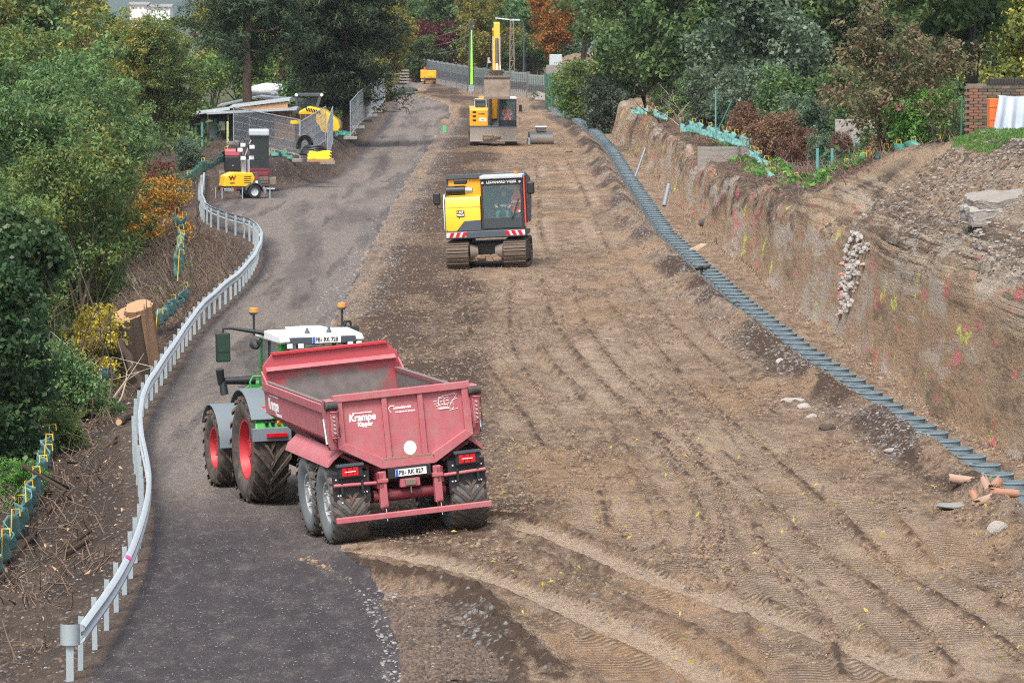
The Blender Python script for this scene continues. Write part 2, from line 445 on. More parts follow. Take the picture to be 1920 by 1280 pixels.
ZONE = {}
def build_land():
    pmax, pmin = 1440.0, 176.0
    ps = [pmax]
    while ps[-1] > pmin: ps.append(ps[-1] - (1.3 if ps[-1] > 560 else 2.0))
    Yr = CAM_H * F / np.array(ps)
    nc = 940
    u = np.linspace(-0.168, 0.168, nc)
    # more columns inside the picture
    u = np.sign(u) * np.where(np.abs(u) < .114, np.abs(u) * .93, .10602 + (np.abs(u) - .114) * 1.6)
    Y, U = np.meshgrid(Yr, u, indexing='ij')
    X = U * Y
    z0 = land(X, Y, False)
    xg, xrl, xrr, xp, xf = XG(Y), XRL(Y), XRR(Y), XP(Y), XF(Y)
    d = xrl - X
    wav = face_wave(X, Y)
    s = X - xf - wav
    k = np.exp(-(((X - TRX + 0.3) / 3.2) ** 4 + ((Y - TRY) / 4.5) ** 4))
    rel = relief(X, Y, z0, d, s, xrr, xp, xrl, k)
    edge = 0.45 * (fbm(Y * .5, X * .9, 91, 3) - .5)
    onsite = sstep(-0.1, 0.3, X - xrr + edge) * (1 - sstep(-1.4, -1.0, X - xp))
    dark = 0.35 * sstep(.45, .7, fbm(X * .5, Y * .2, 21, 3)) * onsite
    lft = sstep(0.2, 1.2, X - xrr) * (1 - sstep(3.2, 5.2, X - xrr)) * sstep(66, 80, Y)
    dark = np.maximum(dark, lft * (.55 + .5 * sstep(.3, .6, fbm(X * .6, Y * .16, 25, 3))))
    grav = 0 * X
    stripe = onsite * (1 - lft) * sstep(.3, .5, fbm(X * .35, Y * .12, 33, 2)) * (1 - sstep(-2.6, -1.8, X - xp))
    z = z0 + rel * (1 - .88 * stripe)
    phase = Y + 0.05 * X + 0.10 * fbm(X * .4, Y * .12, 35, 2)
    light = 0 * X
    ochre = onsite * sstep(.56, .72, fbm(X * .45 + 9, Y * .2, 37, 3))
    # track ridges
    for i, P in enumerate(RIDGES):
        ys = [p[1] for p in P]
        m = (Y > min(ys) - 1) & (Y < max(ys) + 1)
        dd, sd, al = seg_field(X[m], Y[m], P)
        nn = fbm(al * 2.2, dd * 6, 100 + i, 3)
        w = 0.040 + .045 * nn; brk = (.6 + .4 * sstep(.3, .6, fbm(al * .6, dd * 0, 200 + i, 3))) * (1.0 if i < 12 else .75)
        z[m] += brk * 0.062 * (0.3 + 1.2 * nn) * np.exp(-(dd / (w * 1.4)) ** 2) - .02 * np.exp(-((dd - .2) / .14) ** 2)
        dark[m] = np.maximum(dark[m], brk * .8 * np.exp(-(dd / (w * 1.2)) ** 2) * (.5 + .5 * sstep(.3, .6, nn)))
        light[m] = np.maximum(light[m], brk * .75 * sstep(.10, .2, dd) * (1 - sstep(.45, .65, dd)) * sstep(.35, .6, fbm(X[m] * .5, Y[m] * .1, 210, 3)))
        stripe[m] = np.maximum(stripe[m] * (1 - np.exp(-(dd / .09) ** 2)), 0.95 * sstep(.08, .14, dd) * (1 - sstep(.5, .75, dd)))
    # wheel ruts
    for i, P in enumerate(BANDS):
        ys = [p[1] for p in P]
        m = (Y > min(ys) - 2) & (Y < max(ys) + 2)
        dd, sd, al = seg_field(X[m], Y[m], P)
        w = .42 + .06 * np.sin(al * .7 + i)
        core = 1 - sstep(w * .55, w, dd)
        z[m] += -0.045 * core + 0.075 * np.exp(-((dd - w * 1.15) / .12) ** 2) * (.35 + 1.1 * fbm(al * 2.4, dd * 5, 120 + i, 3))
        # herringbone pressed by the tyre lugs
        lug = np.sin((al - sd * dd * .9 + .12 * fbm(al * 2, dd * 3, 130, 2)) * 2 * math.pi / .26)
        z[m] += 0.026 * lug * (1 - sstep(w * .9, w * 1.25, dd)) * (.35 + .65 * sstep(w * .25, w * .6, dd)) * sstep(.3, .5, fbm(al * .9, dd, 131, 2) + .1)
        light[m] = np.maximum(light[m], core * .9)
        stripe[m] *= 1 - core
        dark[m] *= 1 - core * .9
        dark[m] = np.maximum(dark[m], .55 * sstep(.2, .9, -lug) * (1 - sstep(w * .9, w * 1.2, dd)) * sstep(w * .25, w * .6, dd))
    for P, hgt, wid, sd_ in ((BERM, .26, .34, 140), (BERM2, .14, .17, 150)):
        ys = [p[1] for p in P]
        m = (Y > min(ys) - 3) & (Y < max(ys) + 3)
        dd, sd, al = seg_field(X[m], Y[m], P)
        if sd_ == 140: under = 1 - k[m] * 1.0
        else: under = 1 - .8 * k[m]
        n1 = .5 * billow(X[m] * 1.7, Y[m] * .9, sd_, 4) + .55 * billow(X[m] * 5.5, Y[m] * 2.6, sd_ + 5, 3)
        z[m] += under * hgt * (.25 + 1.0 * n1 ** 1.5) * np.exp(-(dd / wid) ** 2)
        dark[m] = np.maximum(dark[m], (.8 if sd_ == 140 else .55) * np.exp(-(dd / (wid * 1.1)) ** 2) * sstep(.3, .5, n1))
        stripe[m] *= 1 - np.exp(-(dd / wid / 1.5) ** 2)
    # gravel patch at the foot of the berm, stone line beside the road
    q = seg_field(X, Y, gpoly([(790, 1140), (850, 1190), (860, 1290)]))[0]
    nz = fbm(X * 1.2, Y * .6, 160, 3)
    grav = np.maximum(grav, (1 - sstep(.25, .8, q + 1.0 * (nz - .5))))
    dark = np.maximum(dark, .85 * (1 - sstep(.7, 1.2, q)) * (X > xrr - .2))
    q = seg_field(X, Y, MIDL)[0]
    grav = np.maximum(grav, (1 - sstep(.3, 1.3, q + 1.2 * (nz - .5))) * (Y > 105))
    z = z + 0.06 * grav * (billow(X * 3, Y * 2, 161, 3) - .4)
    sp = np.exp(-((X - xp + 1.1) / 0.75) ** 2) * (s < 0)
    grav = np.maximum(grav, sp * sstep(.47, .6, fbm(X * .9, Y * .25, 170, 3)))
    dark = np.maximum(dark, 1.15 * sp * sstep(.34, .56, fbm(X * .6 + 4, Y * .16, 171, 3)))
    # road: wheel paths pale with dragged mud beyond the tractor
    rc = (xrl + xrr) / 2
    mud = sstep(79, 90, Y) * (np.exp(-((X - rc - .95) / .55) ** 2) + np.exp(-((X - rc + 1.05) / .55) ** 2))
    beyond = sstep(77, 94, Y)
    drag = .45 + .8 * sstep(.3, .7, fbm(X * 1.3, Y * .10, 180, 4))
    light = np.where((d < 0) & (X < xrr), np.clip((mud * .9 + beyond * .85 * sstep(.15, 1.2, -d)) * drag, 0, 1), light)
    dark = np.where((d < 0) & (X < xrr), .5 * sstep(.5, .7, fbm(X * 1.8, Y * .09, 182, 4)) * beyond, dark)
    light = np.maximum(light, sstep(74.5, 77, Y) * (1 - sstep(81, 84, Y)) * sstep(-4.6, -2.6, X) * (X < xrr + .3) * .8 * fbm(X * 1.2, Y * .7, 183, 3))
    # pale soil band dragged from the right edge of the near road
    # bank colours
    fh = faceH(Y)
    up = np.clip((s - 0.45) / np.interp(Y, [130, 190], [3.3, 2.4]), 0, 1)
    nb = fbm(X * .8, Y * .16, 190, 4)
    hn = z + .9 * (fbm(Y * .22, X * .2, 191, 3) - .5)
    topsoil = sstep(-.15, .15, (z - fh * .62) + 1.3 * (fbm(Y * .10, X * 0, 197, 3) - .5)) * sstep(136, 150, Y) * (1 - .55 * sstep(235, 270, Y))
    topsoil = np.maximum(topsoil, sstep(.85, 1.0, up + .2 * (nb - .5)) * (1 - sstep(136, 150, Y)) * .8)
    strat = np.exp(-((hn - 3.25) / .22) ** 2) * (1 - sstep(138, 150, Y)) * (s > .1)
    strata = np.exp(-((hn - 3.1) / .75) ** 2) * (1 - sstep(138, 148, Y)) * (s > .1)
    bankdark = np.where(s > -.1, np.maximum(topsoil * .9, strat * .75), 0)
    dark = np.where(s > -.1, bankdark, dark)
    rub = sstep(9.6, 10.6, X + .25 * (Y - 100) * .12 + 1.0 * (nb - .5)) * (1 - sstep(112, 128, Y + 6 * (nb - .5))) * sstep(2.5, 3.3, z)
    grav = np.where(s > -.1, rub * .9, grav)
    ochre = np.where(s > -.1, sstep(.45, .7, fbm(X * .5 + z * .4, Y * .15, 193, 3)) * (1 - bankdark), ochre)
    left = sstep(.1, .9, d)
    dark = np.where(d > 0.1, left * (.45 + .5 * sstep(.4, .6, fbm(X * .6, Y * .25, 195, 3))), dark)
    face = np.where(s > -.1, (1 - sstep(.6, 1.0, s)) + (sstep(.6, 1.0, s)) * (1 - sstep(136, 150, Y)) * (1 - sstep(2.7, 3.4, hn)), 0.0)
    stripe = np.where(s > -.3, 0, stripe)
    nr = len(Yr)
    idx = np.arange(nr * nc).reshape(nr, nc)
    quads = np.stack([idx[:-1, :-1], idx[:-1, 1:], idx[1:, 1:], idx[1:, :-1]], -1).reshape(-1, 4)
    cx = lambda A: (A[:-1, :-1] + A[1:, 1:]).reshape(-1) / 2
    S, D, RR, PP = cx(s), cx(d), cx(X - xrr + edge), cx(X - xp)
    zone = np.full(len(quads), 1)
    zone[(D < 0) & (RR < 0)] = 0
    zone[(PP > -0.45)] = 3
    zone[(S > -0.1)] = 4
    zone[(D >= 0)] = 2
    V = np.stack([X, Y, z], -1).reshape(-1, 3)
    A = {'dark': np.clip(dark, 0, 1), 'grav': np.clip(grav, 0, 1), 'stripe': np.clip(stripe, 0, 1), 'phase': phase, 'pale': np.clip(light, 0, 1), 'ochre': np.clip(ochre, 0, 1), 'face': face, 'strata': strata}
    names = {0: ('gravel_road', M_road), 1: ('ground', M_site), 2: ('embankment', M_left), 3: ('trench_floor', M_site), 4: ('earth_bank', M_bank)}
    for zi, (nm, m) in names.items():
        q = quads[zone == zi]
        used = np.unique(q)
        remap = np.full(len(V), -1, dtype=np.int64); remap[used] = np.arange(len(used))
        me = mesh_np(nm, V[used], remap[q], m, {a: b.reshape(-1)[used] for a, b in A.items()}, smooth=True)
        o = link(nm, me); o['kind'] = 'structure'
    return

# surface height with the same relief (single points)
_cache = {}
def gz(x, y):
    X = np.array([float(x)]); Y = np.array([float(y)])
    return float(land(X, Y, True)[0])
def hit(px, py, lift=0.0):
    """the point of the land seen at a picture position"""
    d = ray(px, py)
    ts = np.linspace(58, 560, 2600) / d[1]
    X, Y, Z = d[0] * ts, d[1] * ts, CAM_H + d[2] * ts
    h = land(X, Y, False)
    below = np.nonzero(Z <= h)[0]
    i = below[0] if len(below) else len(ts) - 1
    return (X[i], Y[i], gz(X[i], Y[i]) + lift)

def soil_material(name, base, base2, darkc, gravc, palec, ochrec, stripes=True, face=False, road=False, bump=1.0, ys=.30):
    m = bpy.data.materials.new(name); m.use_nodes = True
    nt = m.node_tree; N = nt.nodes; L = nt.links
    b = N['Principled BSDF']; b.inputs['Roughness'].default_value = 0.92; b.inputs['Specular IOR Level'].default_value = 0.25
    geo = N.new('ShaderNodeNewGeometry')
    def attr(n):
        a = N.new('ShaderNodeAttribute'); a.attribute_name = n; return a.outputs['Fac']
    def nz(scale, detail=6, rough=.6, vec=None, sc3=None):
        n = N.new('ShaderNodeTexNoise'); n.inputs['Scale'].default_value = scale; n.inputs['Detail'].default_value = detail; n.inputs['Roughness'].default_value = rough
        if sc3:
            mp = N.new('ShaderNodeMapping'); mp.inputs['Scale'].default_value = sc3; L.new(geo.outputs['Position'], mp.inputs['Vector']); L.new(mp.outputs['Vector'], n.inputs['Vector'])
        else: L.new(vec or geo.outputs['Position'], n.inputs['Vector'])
        return n.outputs['Fac']
    def mr(v, a, c, lo=0.0, hi=1.0):
        r = N.new('ShaderNodeMapRange'); r.inputs['From Min'].default_value = a; r.inputs['From Max'].default_value = c
        r.inputs['To Min'].default_value = lo; r.inputs['To Max'].default_value = hi
        L.new(v, r.inputs['Value']); return r.outputs['Result']
    def mix(f, a, c):
        x = N.new('ShaderNodeMix'); x.data_type = 'RGBA'
        for s_, v in ((0, f), (6, a), (7, c)):
            if isinstance(v, (int, float)): x.inputs[s_].default_value = v
            elif isinstance(v, tuple): x.inputs[s_].default_value = (*v, 1)
            else: L.new(v, x.inputs[s_])
        return x.outputs[2]
    def mth(op, a, c=None):
        x = N.new('ShaderNodeMath'); x.operation = op
        for i, v in enumerate((a, c)):
            if v is None: continue
            if isinstance(v, (int, float)): x.inputs[i].default_value = v
            else: L.new(v, x.inputs[i])
        return x.outputs[0]
    n1 = nz(.9, 8, .65, sc3=(1, min(1, ys * 2), 1)); n2 = nz(7, 8, .7, sc3=(1, ys * 1.2, 1)); n3 = nz(26, 5, .75, sc3=(1, ys * 1.5, 1))
    n5 = nz(3.2, 9, .80, sc3=(1, ys, 1))
    col = mix(mr(n1, .35, .65), base, base2)
    col = mix(mr(n5, .49, .60, 0, .5 if face else (.9 if not road else .8)), col, mix(.8, col, darkc))
    col = mix(mr(n5, .47, .38, 0, .6 if not road else .34), col, palec)
    col = mix(mth('MULTIPLY', attr('ochre'), mr(n2, .35, .6)), col, ochrec)
    col = mix(mth('MULTIPLY', attr('pale'), mr(n2, .2, .6, .3, 1.0)), col, palec)
    dk = mr(mth('ADD', attr('dark'), mr(n2, .3, .7, -.35, .35)), .3, .75)
    col = mix(dk, col, darkc)
    # small stones everywhere, many where gravel lies
    vo = N.new('ShaderNodeTexVoronoi'); vo.inputs['Scale'].default_value = 14 if not road else 22
    vm = N.new('ShaderNodeMapping'); vm.inputs['Scale'].default_value = (1, ys * 1.4, 1); L.new(geo.outputs['Position'], vm.inputs['Vector']); L.new(vm.outputs['Vector'], vo.inputs['Vector'])
    sep = N.new('ShaderNodeSeparateColor'); L.new(vo.outputs['Color'], sep.inputs['Color'])
    thr = mr(attr('grav'), 0, 1, .955 if not road else .945, .42)
    st = mth('GREATER_THAN', sep.outputs['Red'], thr)
    gcol = mix(sep.outputs['Green'], gravc[0], gravc[1])
    col = mix(mth('MULTIPLY', st, mr(vo.outputs['Distance'], .35, .6, 1, .2)), col, gcol)
    col = mix(mr(n3, .42, .62, 0, .75), col, mix(.6, col, darkc))
    n4 = nz(2.6, 8, .75, sc3=(1, ys, 1))
    height = mth('ADD', mth('MULTIPLY', n2, .12 * bump), mth('MULTIPLY', n3, .045 * bump))
    height = mth('ADD', height, mth('MULTIPLY', n4, .22 * bump))
    height = mth('ADD', height, mth('MULTIPLY', mth('MULTIPLY', st, mr(vo.outputs['Distance'], 0, .5, 1, 0)), .02))
    if stripes:
        ph = mth('MULTIPLY', mth('ADD', attr('phase'), mth('MULTIPLY', n2, .035)), 2 * math.pi / .235)
        w = mth('SINE', ph)
        sm = mth('MULTIPLY', attr('stripe'), mr(nz(.9, 4, .6, sc3=(1, .4, 1)), .40, .56))
        height = mth('ADD', height, mth('MULTIPLY', mth('MULTIPLY', w, sm), .045))
        # soil coloured darker in the bottom of the imprints
        col = mix(mth('MULTIPLY', sm, mr(w, .1, -.9, 0, .85)), col, mix(.72, col, darkc))
    if face:
        # bucket-tooth scrapes and spray-paint marks on the cut
        a = nz(1, 7, .65, sc3=(.8, .45, .42))
        fa = attr('face')
        col = mix(mth('MULTIPLY', fa, mr(a, .46, .56, 0, .75)), col, ochrec)
        height = mth('ADD', height, mth('MULTIPLY', mth('MULTIPLY', fa, a), .22))
        for k, (c, off, th) in enumerate((((.85, .10, .22), 0.0, .745), ((.62, .75, .10), 31.0, .755), ((.80, .12, .08), 57.0, .775))):
            mp = N.new('ShaderNodeMapping'); mp.inputs['Scale'].default_value = (1.2, .46, .85); mp.inputs['Rotation'].default_value = (.12, 0, 0); mp.inputs['Location'].default_value = (off, off, 0)
            L.new(geo.outputs['Position'], mp.inputs['Vector'])
            q = N.new('ShaderNodeTexNoise'); q.inputs['Scale'].default_value = 1.35; q.inputs['Detail'].default_value = 5; q.inputs['Roughness'].default_value = .62
            L.new(mp.outputs['Vector'], q.inputs['Vector'])
            msk = mth('MULTIPLY', mr(q.outputs['Fac'], th - .128, th - .09), fa)
            msk = mth('MULTIPLY', msk, mr(n3, .35, .6, .25, .95))
            col = mix(msk, col, c)
        # layers of sand in the high bank
        wv = N.new('ShaderNodeTexWave'); wv.wave_type = 'BANDS'; wv.bands_direction = 'Z'
        wv.inputs['Scale'].default_value = .9; wv.inputs['Distortion'].default_value = 14; wv.inputs['Detail'].default_value = 5; wv.inputs['Detail Scale'].default_value = 1.2
        L.new(geo.outputs['Position'], wv.inputs['Vector'])
        col = mix(mr(wv.outputs['Fac'], .55, .95, 0, .35), col, base2)
        sw = nz(1, 5, .6, sc3=(.25, .05, 6.0))
        sa = attr('strata')
        col = mix(mth('MULTIPLY', sa, mr(sw, .50, .56, 0, .9)), col, darkc)
        col = mix(mth('MULTIPLY', sa, mr(sw, .47, .40, 0, .85)), col, (.44, .38, .29))
        height = mth('ADD', height, mth('MULTIPLY', mth('MULTIPLY', sa, sw), .9))
        g = nz(1, 8, .70, sc3=(.9, .16, .85))
        height = mth('ADD', height, mth('MULTIPLY', g, .25))
        col = mix(mth('MULTIPLY', fa, mr(g, .5, .57, 0, .8)), col, (.42, .37, .31))
        col = mix(mth('MULTIPLY', fa, mr(g, .44, .36, 0, .5)), col, darkc)
    L.new(col, b.inputs['Base Color'])
    bp = N.new('ShaderNodeBump'); bp.inputs['Strength'].default_value = 1.0; bp.inputs['Distance'].default_value = 1.0
    L.new(height, bp.inputs['Height']); L.new(bp.outputs['Normal'], b.inputs['Normal'])
    return m
GREYS = ((.13, .125, .12), (.36, .35, .34))
M_site = soil_material('site_soil', (.365, .258, .172), (.255, .174, .114), (.078, .050, .034), GREYS, (.50, .385, .28), (.43, .275, .155))
M_road = soil_material('crushed_stone_road', (.072, .062, .066), (.050, .044, .048), (.035, .030, .032), ((.07, .065, .07), (.20, .19, .195)), (.235, .20, .17), (.2, .15, .1), stripes=False, road=True, bump=.6)
M_left = soil_material('slope_soil', (.135, .098, .076), (.100, .072, .056), (.055, .040, .032), GREYS, (.2, .15, .1), (.19, .13, .08), stripes=False)
M_bank = soil_material('bank_soil', (.50, .360, .235), (.40, .285, .185), (.080, .058, .044), GREYS, (.34, .27, .2), (.37, .24, .145), stripes=False, face=True, ys=.17, bump=1.5)
build_land()
# ---------------------------------------------------------------- foliage
def leaf_material(name, c1, c2, c3, trans=0.42, rough=0.55):
    m = bpy.data.materials.new(name); m.use_nodes = True
    nt = m.node_tree; N = nt.nodes; L = nt.links
    for n in list(N): N.remove(n)
    out = N.new('ShaderNodeOutputMaterial')
    at = N.new('ShaderNodeAttribute'); at.attribute_name = 'tint'
    oi = N.new('ShaderNodeObjectInfo')
    mx = N.new('ShaderNodeMix'); mx.data_type = 'RGBA'
    c1 = tuple(.95 * v for v in c1); c2 = tuple(1.5 * v for v in c2)
    mx.inputs[6].default_value = (*c1, 1); mx.inputs[7].default_value = (*c2, 1)
    L.new(at.outputs['Fac'], mx.inputs[0])
    gt = N.new('ShaderNodeMath'); gt.operation = 'GREATER_THAN'; gt.inputs[1].default_value = 0.86
    L.new(at.outputs['Fac'], gt.inputs[0])
    m2 = N.new('ShaderNodeMix'); m2.data_type = 'RGBA'; m2.inputs[7].default_value = (*c3, 1)
    L.new(gt.outputs[0], m2.inputs[0]); L.new(mx.outputs[2], m2.inputs[6])
    hs = N.new('ShaderNodeHueSaturation')
    r = N.new('ShaderNodeMapRange'); r.inputs['To Min'].default_value = .8; r.inputs['To Max'].default_value = 1.2
    L.new(oi.outputs['Random'], r.inputs['Value']); L.new(r.outputs['Result'], hs.inputs['Value'])
    r2 = N.new('ShaderNodeMapRange'); r2.inputs['To Min'].default_value = .487; r2.inputs['To Max'].default_value = .512
    L.new(oi.outputs['Random'], r2.inputs['Value']); L.new(r2.outputs['Result'], hs.inputs['Hue'])
    L.new(m2.outputs[2], hs.inputs['Color'])
    d = N.new('ShaderNodeBsdfPrincipled'); d.inputs['Roughness'].default_value = rough; d.inputs['Specular IOR Level'].default_value = .35
    t = N.new('ShaderNodeBsdfTranslucent')
    L.new(hs.outputs['Color'], d.inputs['Base Color']); L.new(hs.outputs['Color'], t.inputs['Color'])
    ms = N.new('ShaderNodeMixShader'); ms.inputs[0].default_value = trans
    L.new(d.outputs[0], ms.inputs[1]); L.new(t.outputs[0], ms.inputs[2]); L.new(ms.outputs[0], out.inputs['Surface'])
    return m
def bark_material(name, c, scale=6):
    return mat(name, c, rough=.9, scale=scale, bump=.04, vary=.35, spec=.2)
BARK = bark_material('bark', (.085, .066, .050))
BARK_D = bark_material('dark_bark', (.045, .038, .032))
BARK_P = bark_material('pine_bark', (.14, .095, .075))
LF = {
    'green': leaf_material('green_leaf', (.052, .112, .042), (.125, .210, .075), (.20, .24, .07)),
    'fresh': leaf_material('fresh_leaf', (.070, .135, .042), (.150, .230, .070), (.30, .29, .06)),
    'yellow': leaf_material('yellowing_leaf', (.125, .150, .038), (.255, .255, .060), (.44, .34, .06)),
    'dark': leaf_material('dark_leaf', (.045, .085, .028), (.100, .160, .055), (.17, .23, .07)),
    'silver': leaf_material('silvery_leaf', (.060, .100, .060), (.135, .190, .120), (.26, .30, .22)),
    'orange': leaf_material('orange_leaf', (.25, .120, .025), (.42, .21, .035), (.16, .16, .05)),
    'red': leaf_material('wine_leaf', (.095, .020, .022), (.16, .035, .030), (.20, .07, .04)),
    'olive': leaf_material('olive_leaf', (.105, .110, .055), (.230, .215, .105), (.30, .16, .12)),
    'pine': leaf_material('pine_needle', (.018, .038, .016), (.044, .075, .032), (.080, .115, .045), trans=.15),
    'brown': leaf_material('withered_leaf', (.13, .075, .05), (.21, .125, .08), (.30, .15, .08)),
    'ivy': leaf_material('ivy_leaf', (.018, .052, .018), (.045, .098, .034), (.11, .16, .05), rough=.4),
    'lemon': leaf_material('lemon_leaf', (.36, .31, .04), (.50, .42, .07), (.24, .24, .05)),
    'grass': leaf_material('grass_blade', (.060, .16, .03), (.12, .26, .055), (.18, .26, .08)),
}
def leaf_cloud(rng, C, R, per, size, aspect=.5, up=.35, spread=.42, tint_c=None, droop=0.0):
    """leaves in loose clumps: C (n,3) clump centres, R (n,) clump radii"""
    n = len(C)
    idx = np.repeat(np.arange(n), per)
    N = len(idx)
    g = rng.normal(size=(N, 3)); g /= np.linalg.norm(g, axis=1)[:, None] + 1e-9
    rad = rng.random(N) ** .45
    P = C[idx] + g * (rad * R[idx])[:, None] * np.array([1, 1, .72])
    nrm = g * spread + rng.normal(size=(N, 3)) * .55 + np.array([0, 0, up])
    nrm /= np.linalg.norm(nrm, axis=1)[:, None]
    a = rng.normal(size=(N, 3)); a[:, 2] -= droop
    a -= nrm * np.sum(a * nrm, axis=1)[:, None]; a /= np.linalg.norm(a, axis=1)[:, None] + 1e-9
    b = np.cross(nrm, a)
    s = size * (.6 + .8 * rng.random(N))
    L = a * s[:, None]; W = b * (s * aspect)[:, None]
    bend = nrm * (s * .18)[:, None]
    V = np.stack([P - L * .5, P + W * .5 + bend, P + L * .5, P - W * .5 + bend], 1).reshape(-1, 3)
    Fc = (np.arange(N)[:, None] * 4 + np.arange(4)[None, :])
    tc = rng.random(n) if tint_c is None else tint_c
    tint = np.clip(.75 * tc[idx] + .55 * rng.random(N) - .15, 0, 1)
    return V, Fc, np.repeat(tint, 4)
def crown_centres(rng, H, base, R, n, lobes=7, shape=1.0):
    """clump centres in an uneven crown made of lobes"""
    lc = []
    for i in range(lobes):
        a = rng.random() * 6.283; t = (i + rng.random()) / lobes
        z = base + (H - base) * (.12 + .78 * t)
        w = math.sin(math.pi * min(.96, .12 + .80 * t)) ** shape
        rr = R * w * (.25 + .6 * rng.random())
        lc.append((math.cos(a) * rr, math.sin(a) * rr, z, R * (.32 + .26 * rng.random())))
    lc = np.array(lc)
    k = rng.integers(0, lobes, n)
    g = rng.normal(size=(n, 3)); g /= np.linalg.norm(g, axis=1)[:, None]
    rad = .45 + .55 * rng.random(n) ** .6
    C = lc[k, :3] + g * (rad * lc[k, 3])[:, None] * np.array([1, 1, .85])
    far = rng.random(n) < .16
    mid = np.array([0, 0, (base + H) / 2]); C[far] = mid + (C[far] - mid) * (1.08 + .30 * rng.random((far.sum(), 1)))
    C[:, 2] = np.clip(C[:, 2], base * .8, H * 1.06)
    return C, lc
def limbs(mb, rng, H, lc, C, r0, stems=1, twig=60, base_h=.3):
    roots = []
    for sidx in range(stems):
        a = rng.random() * 6.28; off = (0 if stems == 1 else .25)
        bx, by = math.cos(a) * off, math.sin(a) * off
        lean = rng.normal(size=2) * (.05 * H if stems == 1 else .16 * H)
        pts = []
        for k in range(6):
            t = k / 5
            pts.append((bx + lean[0] * t * t + rng.normal() * .02 * H * (k > 0), by + lean[1] * t * t + rng.normal() * .02 * H * (k > 0), H * .85 * t - (.3 if k == 0 else 0)))
        mb.path(pts, [r0 * (1 - .85 * k / 5) for k in range(6)], n=7)
        roots.append(pts)
    for (x, y, z, r) in lc:
        pts = roots[int(rng.integers(0, len(roots)))]
        h = z * (base_h + .3 * rng.random())
        j = min(4, int(h / (H * .85) * 5)); p0 = Vector(pts[j])
        p1 = Vector((x, y, z)); mid = (p0 + p1) / 2 + Vector((0, 0, -.06 * H + rng.random() * .1 * H))
        rr = r0 * .42
        mb.path([p0, p0.lerp(mid, .6), mid, p1], [rr, rr * .75, rr * .55, rr * .2], n=5)
    for i in range(twig):
        c = Vector(C[int(rng.integers(0, len(C)))])
        l = lc[np.argmin(np.sum((lc[:, :3] - np.array(c)) ** 2, axis=1))]
        mb.path([Vector(l[:3]), (Vector(l[:3]) + c) / 2 + Vector(rng.normal(size=3)) * .1, c], [r0 * .12, r0 * .08, r0 * .03], n=4)
def tree_meshes(seed, H, base, R, n, per, leaf, aspect=.5, r0=.16, stems=1, lobes=8, clump=.55, kind='green', bark=BARK, shape=.8, up=.35, droop=.2, twig=60):
    rng = np.random.default_rng(seed)
    C, lc = crown_centres(rng, H, base, R, n, lobes, shape)
    V, Fc, tint = leaf_cloud(rng, C, clump * (.6 + .8 * rng.random(n)), per, leaf, aspect, up, droop=droop)
    cm = mesh_np('crown', V, Fc, LF[kind], {'tint': tint})
    mb = MB(); limbs(mb, rng, H, lc, C, r0, stems, twig)
    t = mb.build('trunk', bark); tm = t.data; bpy.data.objects.remove(t)
    return tm, cm
def plant(name, meshes, loc, rz=0, sc=1.0, leaf=None, label='', cat='tree', group=None, bark=None, sz=None):
    r = empty(name, loc, (0, 0, rz), label, cat, group)
    r.scale = (sc, sc, sz or sc)
    t = link('trunk' if cat == 'tree' else 'stem', meshes[0], r); c = link('crown' if cat == 'tree' else 'foliage', meshes[1], r)
    if leaf:
        c.material_slots[0].link = 'OBJECT'; c.material_slots[0].material = LF[leaf]
    if bark:
        t.material_slots[0].link = 'OBJECT'; t.material_slots[0].material = bark
    return r
# kinds of plant, each a trunk and a crown
T_near = [tree_meshes(s, 8.5, .8, 2.5, 330, 62, .17, .42, r0=.10, stems=3, lobes=13, clump=.50, twig=90) for s in (1, 2, 3)]
T_far = [tree_meshes(s, 12, 1.5, 4.0, 300, 44, .34, .55, r0=.22, stems=1, lobes=13, clump=.85, twig=70) for s in (11, 12, 13)]
T_tall = [tree_meshes(s, 13, 2.0, 2.6, 240, 44, .30, .5, r0=.18, stems=1, lobes=11, clump=.75, shape=.5) for s in (21,)]
S_bush = [tree_meshes(s, 2.6, .15, 1.5, 190, 44, .13, .55, r0=.035, stems=4, lobes=9, clump=.34, twig=60) for s in (31, 32, 33)]
S_ivy = tree_meshes(41, 5.0, .2, 1.7, 260, 60, .14, .8, r0=.14, stems=1, lobes=12, clump=.42, kind='ivy', twig=40)
S_open = tree_meshes(51, 4.1, .9, 2.0, 210, 34, .13, .5, r0=.055, stems=6, lobes=15, clump=.32, kind='olive', twig=190)
